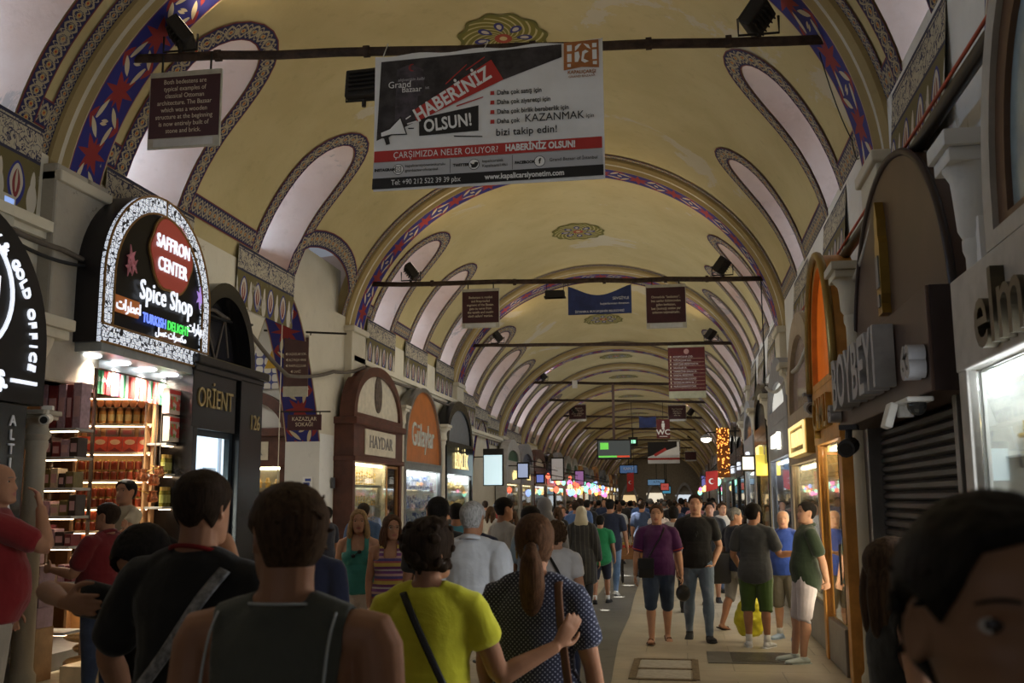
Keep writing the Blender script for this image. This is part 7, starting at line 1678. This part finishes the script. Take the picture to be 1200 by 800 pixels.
# --- woman in dotted navy
f = Fig(1.69, fem=1, fat=.4, arms={1: (D(.25, .05, -1), D(.12, .25, -1)), -1: (D(-.22, .12, -1), D(.05, .5, -.9))}, head=(.05, .03, 0))
def bstrap(o, f):
    strap(o, f, [(.068, .0, .842), (.066, -.05, .832), (.075, -.085, .76), (.088, -.098, .66), (.10, -.095, .56), (.11, -.08, .48)], .017, M_BROWNL, 'bag_strap')
    b = B(); b.tube([f.HM @ (Vector((-.33, -.02, -.19)) + Vector((0, .06*math.cos(a), .07*math.sin(a)-.02))) for a in [2*PI*i/12 for i in range(13)]], .003, 6); b.build('hoop_earring', M_GOLD, o, True)
person('woman in white-dotted navy blouse with long brown ponytail, from behind', (-.62, 4.35, 0), -.04, f, 'tan', ('long', .05, 'ponytail'), 'auburn', {'m': C('dotted_navy', (.018, .02, .042), 'dots', (.30, .30, .36)), 'sleeve': .36, 'grow': .015, 'hem': .45, 'name': 'blouse'}, jeans(), ('shoe', M_DSHOE), .0065, extra=bstrap)
bag('brown leather shoulder bag hanging beside the dotted blouse', (-.36, 4.22, .58), -.2, .3, .12, .26, M_BROWNL)
# --- white-haired man
f = Fig(1.76, fat=.35, arms={1: (D(.2, -.1, -1), D(.05, .2, -1)), -1: (D(-.2, .05, -1), D(-.03, .3, -1))}, legs=WALK)
person('white-haired man in a loose white shirt, walking away', (-1.5, 7.35, 0), -.12, f, 'tan', ('grey', .045), 'white', {'m': C('white_linen', (.52, .53, .56)), 'sleeve': .62, 'grow': .024, 'loose': .014, 'hem': .45, 'collar': C('white_linen2', (.55, .56, .6))}, jeans('pale_trousers', (.3, .28, .24), (.34, .32, .28)), ('shoe', M_DSHOE), .008)
# --- two women walking towards us
f = Fig(1.68, fem=1, fat=.2, arms={1: (D(.18, .05, -1), D(.06, .2, -1)), -1: (D(-.2, .02, -1), D(-.03, .2, -1))}, head=(.05, .02, 0), legs=WALK)
def shades(o, f):
    b = B()
    for s in (-1, 1): b.ball(f.T @ Vector((s*.018*f.h+.008, .098*f.h, (.745 - s*.012)*f.h)), (.022, .008, .019), 10)
    b.tube([f.T @ Vector((-.018*f.h+.008, .1*f.h, .757*f.h)), f.T @ Vector((.018*f.h+.008, .1*f.h, .733*f.h))], .004, 6); b.build('sunglasses', L_BLACKL, o, True)
person('blonde woman in teal top and white shorts, walking towards us', (-3.25, 10.15, 0), PI+.25, f, 'fair', ('long', .07, 'long'), 'blonde', {'m': C('teal_satin', (.035, .22, .20)), 'straps': 'thin', 'grow': .013, 'hem': .51, 'name': 'camisole'}, {'m': C('white_denim', (.5, .44, .40)), 'len': .38, 'grow': .014, 'belt': mat('tan_belt', (.3, .16, .04), .5)}, ('sandal', M_BROWNL), .007, extra=shades)
f = Fig(1.63, fem=1, fat=.35, arms={1: (D(.16, .1, -1), D(-.05, .3, -1)), -1: (D(-.2, 0, -1), D(-.05, .25, -1))}, head=(.35, .0, 0), legs=WALK2)
def specs(o, f):
    b = B()
    for s in (-1, 1): b.tube([f.HM @ Vector((s*.135+.085*math.cos(a), .37, .03+.07*math.sin(a))) for a in [2*PI*i/12 for i in range(13)]], .0018, 5)
    for s in (-1, 1): b.tube([f.HM @ Vector((s*.22, .36, .05)), f.HM @ Vector((s*.33, .0, .05))], .0018, 5)
    b.build('spectacles', M_STEEL, o, True)
person('woman with glasses in a striped sequined top, walking towards us', (-2.72, 9.5, 0), PI+.2, f, 'tan', ('long', .09, 'long', 'messy'), 'auburn', {'m': C('striped_sequins', (.2, .1, .2), 'stripes'), 'straps': 'thin', 'grow': .013, 'hem': .47, 'name': 'camisole'}, {'m': C('white_trousers', (.45, .42, .4)), 'len': .95, 'grow': .013}, ('sandal', M_BROWNL), .007, extra=specs)
bag('black bag held by the striped-top woman at her hip', (-2.55, 9.28, .72), .2, .26, .1, .2, L_BLACKL)
# --- the red shirts at the spice shop
f = Fig(1.75, fat=.95, arms={1: (D(.2, .35, -1), D(-.15, 1, .05), D(-.1, 1, .05), .7), -1: (D(-.18, .45, -1), D(.15, 1, .12), D(.1, 1, .1), .7)}, head=(.1, .12, 0))
person('stout man in a dark red polo and jeans, facing the spice shelves', (-5.12, 8.62, 0), PI/2-.15, f, 'tan', ('short', .05), 'dark_brown', {'m': C('dark_red_pique', (.13, .008, .012)), 'sleeve': .4, 'grow': .018, 'hem': .47, 'collar': C('dark_red_pique', (.13, .008, .012))}, jeans('dark_jeans', (.02, .03, .06), (.05, .065, .11)), ('shoe', M_DSHOE), .008)
f = Fig(1.88, fat=.75, arms={1: dict(wrist=(.06, .24, 1.60), pole=(.6, .3, -1), dir=(-.35, -.25, 1), palm=(-.2, -1, -.2), curl=.45), -1: (D(-.35, .1, -.9), D(.35, .25, -.9), D(.4, .2, -1), .5)}, head=(-.35, .1, 0))
person('bald man in red T-shirt, hand over his mouth, beside the black gold shop', (-4.20, 5.85, .12), -1.0, f, 'tan', ('bald', .012), 'grey', {'m': C('red_cotton', (.17, .012, .014)), 'sleeve': .42, 'grow': .016, 'hem': .49}, {'m': C('khaki_chino', (.30, .25, .19)), 'len': .96, 'grow': .014}, ('shoe', M_DSHOE), .0075)
tag(B().box((-4.9, 5.3, 0), (-3.8, 6.4, .12), .01).build('door_step', M_GRANITE), 'low grey doorstep in front of the black gold shop', 'step')
f = Fig(1.80, arms={-1: (D(-.5, .6, -.5), D(-.8, .5, .25), D(-.8, .5, .2), .3), 1: (D(.2, .1, -1), D(.05, .3, -1))}, head=(.3, .1, 0))
person('dark-haired shop seller in white reaching to the shelves', (-5.6, 9.75, .18), PI-.5, f, 'tan', ('short', .06), 'black', {'m': C('cream_shirt', (.4, .34, .24)), 'sleeve': .3, 'grow': .014, 'hem': .5}, jeans('dark_jeans', (.02, .03, .06), (.05, .065, .11)), ('shoe', M_DSHOE), .009)
tag(B().box((-6.05, 9.5, 0), (-5.1, 10.1, .18), .01).build('seller_platform', M_SHELF), 'low wooden platform the shop seller stands on', 'platform')
# --- middle distance
f = Fig(1.58, fem=1, fat=.4, arms={1: (D(.22, -.05, -1), D(.12, .1, -1)), -1: (D(-.2, .1, -1), D(0, .35, -1))}, legs=WALK, head=(.15, .02, 0))
def wstrap(o, f): strap(o, f, [(-.05, -.03, .845), (-.02, -.07, .8), (.03, -.088, .72), (.07, -.09, .62), (.1, -.05, .55)], .012, L_BLACKL, 'bag_strap')
person('woman with short curly hair in a white T-shirt, walking away', (-1.1, 9.1, 0), -.1, f, 'fair', ('short', .09, 'curls'), 'brown', {'m': C('white_tee', (.52, .5, .5)), 'sleeve': .3, 'grow': .014, 'hem': .47}, {'m': C('navy_trousers', (.02, .025, .05)), 'len': .95, 'grow': .012}, ('shoe', M_DSHOE), .009, extra=wstrap)
f = Fig(1.67, fem=1, fat=.4, arms={1: (D(.25, -.1, -1), D(.15, .15, -1)), -1: (D(-.2, .1, -1), D(-.03, .3, -1))}, legs=WALK2)
def scarf(o, f):
    b = B(); hm = f.HM; b.ball((0, -.05, .06), (.40, .49, .49), 18); b.tube(cr([(0, -.1, -.1), (0, -.18, -.45), (0, -.1, -.68), (0, -.06, -.80)], 3), crr([(.40, .42), (.46, .42), (.62, .44), (.80, .45)], 3), 18, up=(1, 0, 0), round_=.2)
    for v in b.bm.verts: v.co = hm @ v.co
    me = remesh_mesh(b.bm, .014, 4); wrinkle(me, .005, 3, 12, 12); link('head_scarf', me, C('cream_scarf', (.42, .37, .26)), o)
    b = B(); f.torso(b, .035, .30, .6, 1.1, 22); me = remesh_mesh(b.bm, .014, 3); wrinkle(me, .006, 4); link('coat_skirt', me, C('striped_coat', (.022, .022, .022), 'vstripes', (.06, .055, .05)), o)
person('woman in cream headscarf and long black striped coat, walking away', (-1.6, 16.5, 0), 0, f, 'olive', ('scarf', 0), 'black', {'m': C('striped_coat', (.022, .022, .022), 'vstripes', (.06, .055, .05)), 'sleeve': .98, 'grow': .028, 'loose': .008, 'hem': .38, 'name': 'coat'}, {'m': C('black_trousers', (.012, .013, .016)), 'len': .97, 'grow': .012}, ('shoe', M_DSHOE), .012, extra=scarf)
f = Fig(1.5, fat=.2, legs=WALK, arms={1: (D(.2, .05, -1), D(.05, .55, -.8)), -1: (D(-.2, 0, -1), D(-.05, .2, -1))})
person('boy in green polo and navy shorts, walking away', (-1.42, 18.0, 0), -.05, f, 'tan', ('short', .06), 'black', {'m': C('green_pique', (.01, .19, .06)), 'sleeve': .38, 'grow': .02, 'hem': .46}, {'m': C('navy_shorts', (.012, .014, .03)), 'len': .5, 'grow': .02}, ('sneaker_sock', M_DSHOE), .012)
f = Fig(1.78, legs=WALK2, fat=.2, arms={1: (D(.25, .1, -1), D(.12, .25, -1)), -1: (D(-.2, 0, -1), D(-.03, .25, -1))})
person('man in navy T-shirt and blue jeans, walking beside the green-polo boy', (-1.36, 19.7, 0), -.1, f, 'tan', ('crew', .04), 'black', {'m': C('navy_tee', (.012, .016, .035)), 'sleeve': .4, 'grow': .018, 'hem': .48}, jeans('mid_jeans', (.06, .11, .2), (.16, .22, .33)), ('shoe', M_WSHOE), .012)
# --- two men coming towards us
f = Fig(1.70, fat=.5, legs=WALK, arms={1: (D(.26, .02, -1), D(.1, .16, -1)), -1: (D(-.26, .02, -1), D(-.1, .2, -1))}, head=(-.15, .05, 0))
def pstrap(o, f): strap(o, f, [(-.052, .0, .846), (-.045, .055, .82), (-.01, .088, .75), (.035, .092, .68), (.07, .09, .62)], .010, L_BLACKL, 'bag_strap')
red_cuff = C('red_cuff', (.3, .03, .03))
person('man in purple polo with red cuffs and denim shorts, walking towards us', (-.33, 13.25, 0), PI+.06, f, 'fair', ('short', .05), 'brown', {'m': C('purple_pique', (.065, .012, .075)), 'sleeve': .42, 'grow': .018, 'hem': .47, 'collar': C('dark_purple', (.03, .012, .05)), 'cuff': red_cuff}, {'m': C('dark_denim', (.025, .04, .075), 'denim', (.09, .13, .2)), 'len': .54, 'grow': .022}, ('sandal', M_BROWNL), .0085, extra=pstrap)
bag('small black crossbody bag at the purple-polo man\'s hip', (-.47, 13.0, .80), PI, .19, .08, .24, L_BLACKL)
tag(B().ball((0, 0, 0), (.09, .13, .10), 14).build('peaked_hat', L_BLACKL, None, True), 'black cap held down in the purple-polo man\'s hand', 'cap').location = (-.03, 13.0, .62)
f = Fig(1.83, legs=WALK2, arms={-1: (D(-.3, -.15, -1), D(.35, .35, -.8), D(.5, .4, -.6), .8), 1: (D(.18, 0, -1), D(.03, .2, -1))}, head=(-.12, .03, 0))
def hung(o, f):
    b = B(); b.ball(f.T @ Vector((.0, .082*f.h, .735*f.h)), (.012, .006, .03), 8); b.ball(f.T @ Vector((.018, .083*f.h, .72*f.h)), (.012, .006, .03), 8); b.build('sunglasses', L_BLACKL, o, True)
person('man in black V-neck T-shirt and faded jeans, thumb in his pocket', (.16, 13.5, 0), PI+.05, f, 'fair', ('crew', .035), 'dark_brown', {'m': C('black_cotton', (.009, .009, .010)), 'sleeve': .36, 'grow': .014, 'hem': .5, 'neck': .832}, jeans('faded_jeans', (.10, .14, .2), (.26, .31, .38)), ('shoe', M_DSHOE), .0085, extra=hung)
# --- group by the columns on the right
f = Fig(1.65, fat=.4, legs=WALK, arms={1: (D(.15, .1, -1), D(.0, .4, -1)), -1: (D(-.2, -.05, -1), D(-.05, .15, -1))}, head=(-.45, .0, 0))
person('grey-haired man in navy T-shirt and pale grey shorts, black bag behind', (.70, 14.6, 0), -.95, f, 'tan', ('short', .05), 'grey', {'m': C('navy_blue_tee', (.010, .014, .03)), 'sleeve': .38, 'grow': .018, 'hem': .49}, {'m': C('grey_shorts', (.26, .25, .24)), 'len': .55, 'grow': .02}, ('sandal', M_DSHOE), .0095)
bag('black shopping bag carried by the grey-haired man in shorts', (.45, 14.5, .62), .3, .32, .16, .42, L_BLACKL, name='shopping_bag')
f = Fig(1.69, fat=.12, arms={1: (D(.4, .1, -.95), D(1, .12, .06), D(1, .05, .2), .12, D(-.3, -.3, 1)), -1: (D(-.3, .1, -1), D(.1, .6, -.5))}, head=(-.35, .02, 0))
person('man in charcoal T-shirt and green shorts, gesturing with open palm', (.84, 12.95, 0), -.25, f, 'tan', ('short', .09, 'messy'), 'black', {'m': C('charcoal_tee', (.045, .048, .052)), 'sleeve': .4, 'grow': .02, 'hem': .48}, {'m': C('olive_green_shorts', (.045, .085, .018)), 'len': .56, 'grow': .028}, ('sneaker_sock', M_WSHOE), .0085)
b = B(); b.tube(cr([(0, 0, .05), (0, 0, .25), (0, 0, .48), (0, 0, .62)], 4), crr([(.14, .09), (.19, .11), (.14, .08), (.03, .03)], 4), 16, round_=.3); me = remesh_mesh(b.bm, .016, 1); wrinkle(me, .02, 5, 9, 9)
o = link('plastic_bag', me, mat('yellow_plastic', (.62, .56, .03), .35, var=.15)); o.location = (.78, 13.35, .0); o.location.z = .06; tag(o, 'yellow plastic bag hanging behind the green-shorts man', 'bag'); o.scale = (1.05, 1.0, .85)
f = Fig(1.60, fat=.5, arms={1: (D(.2, 0, -1), D(.05, .25, -1)), -1: (D(-.2, .02, -1), D(-.05, .2, -1))}, head=(.3, .05, 0))
def watch(o, f):
    for s in (-1,): b = B(); w = f.wri[s]; d = (f.wri[s]-f.elb[s]).normalized(); b.tube([w-d*.03, w-d*.005], .033, 12); b.build('wrist_watch', M_STEEL, o, True)
person('bald man in bright blue T-shirt and grey shorts, listening', (1.26, 13.75, 0), PI-.45, f, 'fair', ('bald', .015), 'white', {'m': C('royal_blue_tee', (.02, .06, .32)), 'sleeve': .4, 'grow': .018, 'hem': .48}, {'m': C('stone_shorts', (.13, .115, .09)), 'len': .55, 'grow': .022}, ('sneaker_sock', mat('pale_blue_shoe', (.35, .45, .6), .6)), .0095, extra=watch)
f = Fig(1.72, fat=.3, arms={1: (D(.15, -.4, -1), D(-.35, -.35, -1), D(-.6, -.2, -.8), .4), -1: (D(-.15, -.4, -1), D(.35, -.35, -1), D(.6, -.2, -.8), .4)}, head=(.15, .02, 0), lean=(-.06, 0), legs={1: (D(.02, .2, -1), D(0, .12, -1), D(.1, 1, 0)), -1: (D(-.02, .12, -1), D(0, .08, -1), D(-.1, 1, 0))})
person('man in dark green polo and white shorts, leaning by the amber door', (1.30, 11.85, 0), PI/2+.12, f, 'fair', ('crew', .045), 'black', {'m': C('bottle_green_pique', (.020, .036, .018)), 'sleeve': .42, 'grow': .018, 'hem': .47, 'collar': C('bottle_green_pique', (.020, .036, .018))}, {'m': C('lilac_white_shorts', (.52, .47, .50)), 'len': .52, 'grow': .02}, ('shoe', mat('pale_green_trainer', (.45, .5, .47), .6)), .0085)
# --- right edge: two women close to the camera
f = Fig(1.60, fem=1, fat=.2, arms={1: (D(.24, .02, -1), D(.1, .18, -1)), -1: (D(-.2, .02, -1), D(-.05, .25, -1))}, head=(0, .05, 0))
person('woman in black vest with loose fair-brown hair, behind the close dark hair', (.76, 4.0, 0), -1.45, f, 'fair', ('long', .08, 'long', 'messy'), 'brown', {'m': C('black_vest', (.010, .010, .011)), 'straps': 'tank', 'grow': .012, 'hem': .52, 'name': 'vest'}, {'m': C('grey_skirt_cloth', (.06, .06, .065)), 'len': .5, 'grow': .03, 'name': 'shorts'}, ('sandal', L_BLACKL), .0065)
tb = bag('grey cloth bag with white lettering beside the black-vest woman', (.93, 3.85, .78), -.1, .34, .12, .36, mat('grey_canvas', (.07, .07, .075), .8), name='canvas_bag')
text('lettering', 'RIVER TOO', .075, (-.1, -.068, .2), (0, 0, -1), (1, 0, 0), M_PWH, tb, ext=.001, bold=.002, sx=.9)
f = Fig(1.745, fem=1, head=(0, .06, 0))
person('close dark-haired person at the frame edge, only face and hair showing', (.302, 1.09, 0), PI+.12, f, 'olive', ('short', .075, 'messy'), 'black', {'m': C('black_blouse', (.010, .010, .011)), 'sleeve': .3, 'grow': .014}, jeans(), ('shoe', M_DSHOE), .0042)
# --- others behind
def simple(label, x, y, rz, h, skin, hair, hc, top, tn, bot, fem=0, fat=.2, sleeve=.4, legs=WALK, ln=.97, vox=.012, arms=None, face=True):
    f = Fig(h, fem=fem, fat=fat, legs=legs, arms=arms)
    return person(label, (x, y, 0), rz, f, skin, hair, hc, {'m': C(tn, top), 'sleeve': sleeve, 'grow': .018, 'hem': .48}, {'m': bot, 'len': ln, 'grow': .013}, ('shoe', M_DSHOE), vox, face=face)
JN = C('plain_jeans', (.05, .08, .15), 'denim', (.13, .17, .25)); DK = C('dark_trousers', (.02, .02, .024)); KH = C('khaki_trousers', (.22, .18, .12))
simple('man in dark T-shirt with cropped hair, between striped top and white shirt', -1.98, 8.3, 0, 1.80, 'tan', ('receding', .04), 'black', (.015, .014, .014), 'soft_black_tee', DK, fat=.5)
simple('man in sky-blue T-shirt half hidden behind the cropped-hair man', -2.6, 11.8, .2, 1.74, 'tan', ('short', .05), 'black', (.06, .22, .30), 'sky_tee', JN, fat=.4)
simple('young man in white T-shirt, in profile, beyond the white-haired man', -1.95, 11.3, -.9, 1.80, 'tan', ('crew', .05), 'black', (.42, .41, .38), 'off_white_tee', JN)
simple('dark-haired woman in pale blue, beyond the white-haired man', -1.55, 10.6, -.5, 1.70, 'olive', ('long', .09, 'messy'), 'black', (.2, .27, .33), 'pale_blue_top', JN, fem=1)
simple('man in navy shirt and pale cap behind the white shirt', -2.0, 9.9, -.1, 1.70, 'tan', ('short', .05), 'grey', (.015, .02, .05), 'navy_shirt2', KH, fat=.3)
f = Fig(1.8, legs=WALK)
def hood(o, f):
    b = B(); b.ball((0, -.06, .05), (.42, .5, .52), 16); b.tube([(0, -.12, -.2), (0, -.14, -.6)], [(.4, .42), (.55, .4)], 14, up=(1, 0, 0), round_=.3)
    for v in b.bm.verts: v.co = f.HM @ v.co
    link('hood', remesh_mesh(b.bm, .016, 3), C('grey_fleece', (.17, .17, .18)), o)
person('person in pale grey hooded top, hood up, walking away', (-1.75, 13.2, 0), 0, f, 'olive', ('scarf', 0), 'black', {'m': C('grey_fleece', (.17, .17, .18)), 'sleeve': .98, 'grow': .025, 'hem': .46}, {'m': DK, 'len': .97, 'grow': .013}, ('shoe', M_DSHOE), .012, extra=hood)
simple('man in white shirt by the black arched shop window', -4.3, 17.5, PI-.5, 1.72, 'tan', ('short', .06), 'black', (.5, .5, .5), 'shop_white_shirt', DK, sleeve=.9)
simple('man in blue shirt standing before the brown arched window', -4.6, 14.6, 0.2, 1.74, 'tan', ('short', .05), 'dark_brown', (.04, .08, .16), 'mid_blue_shirt', DK)
simple('dark-haired person in the mouth of the side street', -5.6, 15.8, 1.2, 1.68, 'tan', ('short', .07), 'black', (.02, .022, .035), 'blackish_top', DK)
simple('person in red with bare arms just past the black doorway', -4.1, 10.6, .3, 1.62, 'fair', ('long', .07, 'messy'), 'dark_brown', (.3, .03, .04), 'cherry_top', JN, fem=1, sleeve=.15)
simple('man in dark navy top right behind the grey sleeveless man', -2.45, 6.6, .05, 1.66, 'tan', ('short', .06), 'black', (.012, .014, .03), 'ink_top', DK, sleeve=.9)
simple('man in black T-shirt and denim shorts behind the faded jeans', .45, 18.2, PI, 1.72, 'tan', ('crew', .04), 'black', (.012, .012, .013), 'black_tee3', C('denim_shorts3', (.08, .12, .18)), ln=.55, fat=.3)
simple('man in white T-shirt between black T-shirt and navy T-shirt', .75, 20.5, PI+.3, 1.70, 'fair', ('short', .05), 'brown', (.5, .48, .46), 'white_tee3', JN)
simple('woman in black and white print behind the purple polo', -.15, 16.6, 0, 1.66, 'olive', ('long', .07), 'black', (.3, .3, .3), 'print_top', DK, fem=1, sleeve=.6)
simple('man in navy with a cap by the handcart', -.95, 24.5, -.2, 1.74, 'tan', ('short', .05), 'dark_brown', (.03, .05, .11), 'dull_blue_top', JN)
simple('woman with long hair in pale vest behind the purple polo', -.5, 21.5, PI+.2, 1.66, 'fair', ('long', .07, 'long'), 'brown', (.42, .36, .34), 'pale_vest', JN, fem=1, sleeve=.1)
# --- handcart
t = empty('handcart', (-.95, 22.6, 0), .1, 'small wooden handcart loaded with bottles, in the middle of the street', 'cart'); b = B(); b.box((-.45, -.3, .5), (.45, .3, .58), .01); b.box((-.45, -.3, .58), (.45, -.27, .74)); b.box((-.45, .27, .58), (.45, .3, .74)); b.box((-.45, -.3, .58), (-.42, .3, .74)); b.box((.42, -.3, .58), (.45, .3, .74)); b.build('tray', mat('cart_wood', (.2, .09, .035), .6), t)
for sx_, sy_ in ((-1, -1), (-1, 1), (1, -1), (1, 1)):
    b = B(); b.tube([(sx_*.38, sy_*.24, .12), (sx_*.38, sy_*.24, .5)], .025, 6); b.build('leg', M_IRON, t)
    b = B(); b.lathe([(.02, -.02), (.1, -.02), (.12, 0), (.1, .02), (.02, .02)], (0, 0, 0), 14, Matrix.Translation((sx_*.38, sy_*.24, .12)) @ Matrix.Rotation(PI/2, 4, 'Y')); b.build('wheel', L_BLACKL, t)
for i in range(14):
    o = rep('cartb', lambda: make_jar('juice_bottle', .045, .26, mat('pomegranate', (.35, .04, .03), .2), M_LIDG, '', 'bottle', 'bottles on the handcart')); o.location = (-1.3+.11*(i % 7), 22.48+.2*(i//7), .581); o['label'] = 'red juice bottle in the %s row on the handcart' % ('front' if i < 7 else 'back')
# --- spot lamps added under the crown, in place of sun through the roof windows
for x, y, sx_ in ((-1.35, 24.6, .55), (-1.16, 21.8, .34), (-1.2, 19.2, .28), (-1.28, 16.9, .22)):
    l = bpy.data.lights.new('sun_patch_spot', 'SPOT'); l.energy = 9000; l.color = (1, .96, .88); l.spot_size = 2*math.atan(sx_/2/9.5); l.spot_blend = .25; l.shadow_soft_size = .02
    lo = bpy.data.objects.new('sun_patch_spot', l); COL.objects.link(lo); src = Vector((-.4, y-.9, 7.4)); lo.location = src; lo.rotation_euler = (Vector((x, y, 0))-src).to_track_quat('-Z', 'Y').to_euler()
# --- the far crowd: a few figures, copied and re-dressed
PR = []
for i, (fem, fat, hs, lg) in enumerate([(0, .2, ('short', .05), WALK), (0, .5, ('crew', .05), WALK2), (1, .3, ('long', .07, 'long'), WALK), (1, .2, ('short', .08), WALK2), (0, .1, ('receding', .04), WALK2), (1, .5, ('long', .08), WALK)]):
    f = Fig(1.72 if not fem else 1.63, fem=fem, fat=fat, legs=lg)
    o = person('x', (0, -50, 0), 0, f, 'tan', hs, ['black', 'dark_brown', 'brown', 'auburn', 'grey', 'black'][i], {'m': C('crowd_white', (.45, .44, .42)), 'sleeve': .4, 'grow': .018, 'hem': .48}, {'m': DK, 'len': .97 if i % 3 else .55, 'grow': .013}, ('shoe', M_DSHOE), .02, face=False)
    PR.append(o)
TC = [('white', (.45, .44, .42)), ('black', (.014, .014, .015)), ('navy', (.015, .022, .05)), ('red', (.25, .025, .025)), ('grey', (.12, .12, .125)), ('blue', (.05, .1, .24)), ('beige', (.33, .27, .19)), ('pink', (.4, .17, .19)), ('green', (.04, .12, .06)), ('dark', (.03, .026, .024))]
TW = [4, 6, 4, 1, 4, 2, 2, 1, 1, 5]
R = random.Random(77); spots = []; tries = 0; kindn = ['short-haired walker', 'stocky walker', 'long-haired woman', 'short-haired woman', 'balding walker', 'stout woman']
while len(spots) < 150 and tries < 6000:
    tries += 1; y = 21 + 52*R.random()**1.15; x = R.uniform(-5.4, 1.1)
    if y < 27 and x > -2.2: continue
    if any((x-a)**2*1.4 + (y-c)**2 < .62 for a, c in spots): continue
    spots.append((x, y))
for i, (x, y) in enumerate(spots):
    k = R.randrange(6); o = PR[k] if not any(s.get('placed') for s in (PR[k],)) else copy_tree(PR[k])
    if o is PR[k]: o['placed'] = 1
    elif 'placed' in o: del o['placed']
    away = R.random() < .6; o.location = (x, y, 0); o.rotation_euler = (0, 0, R.uniform(-.3, .3) + (0 if away else PI)); s_ = R.uniform(.95, 1.06); o.scale = (s_, s_, s_)
    ti = R.choices(range(10), TW)[0]; zone = 'near the handcart' if y < 30 else ('mid-street' if y < 45 else 'at the far end')
    lb = '%s in %s top, walking %s, in the crowd %s' % (kindn[k], TC[ti][0], 'away' if away else 'this way', zone); tag(o, lb, 'person', lb.replace(', in', ' in').split(',')[0] + ' of the far crowd ' + zone)
    for ch in ALLC.get(o.name, []):
        if ch.name.startswith('shirt'): ch.material_slots[0].link = 'OBJECT'; ch.material_slots[0].material = C('crowd_'+TC[ti][0], TC[ti][1])
        if ch.name.startswith(('trousers', 'shorts')): ch.material_slots[0].link = 'OBJECT'; ch.material_slots[0].material = (JN, DK, KH)[R.randrange(3)]
for o in PR:
    if 'placed' in o: del o['placed']
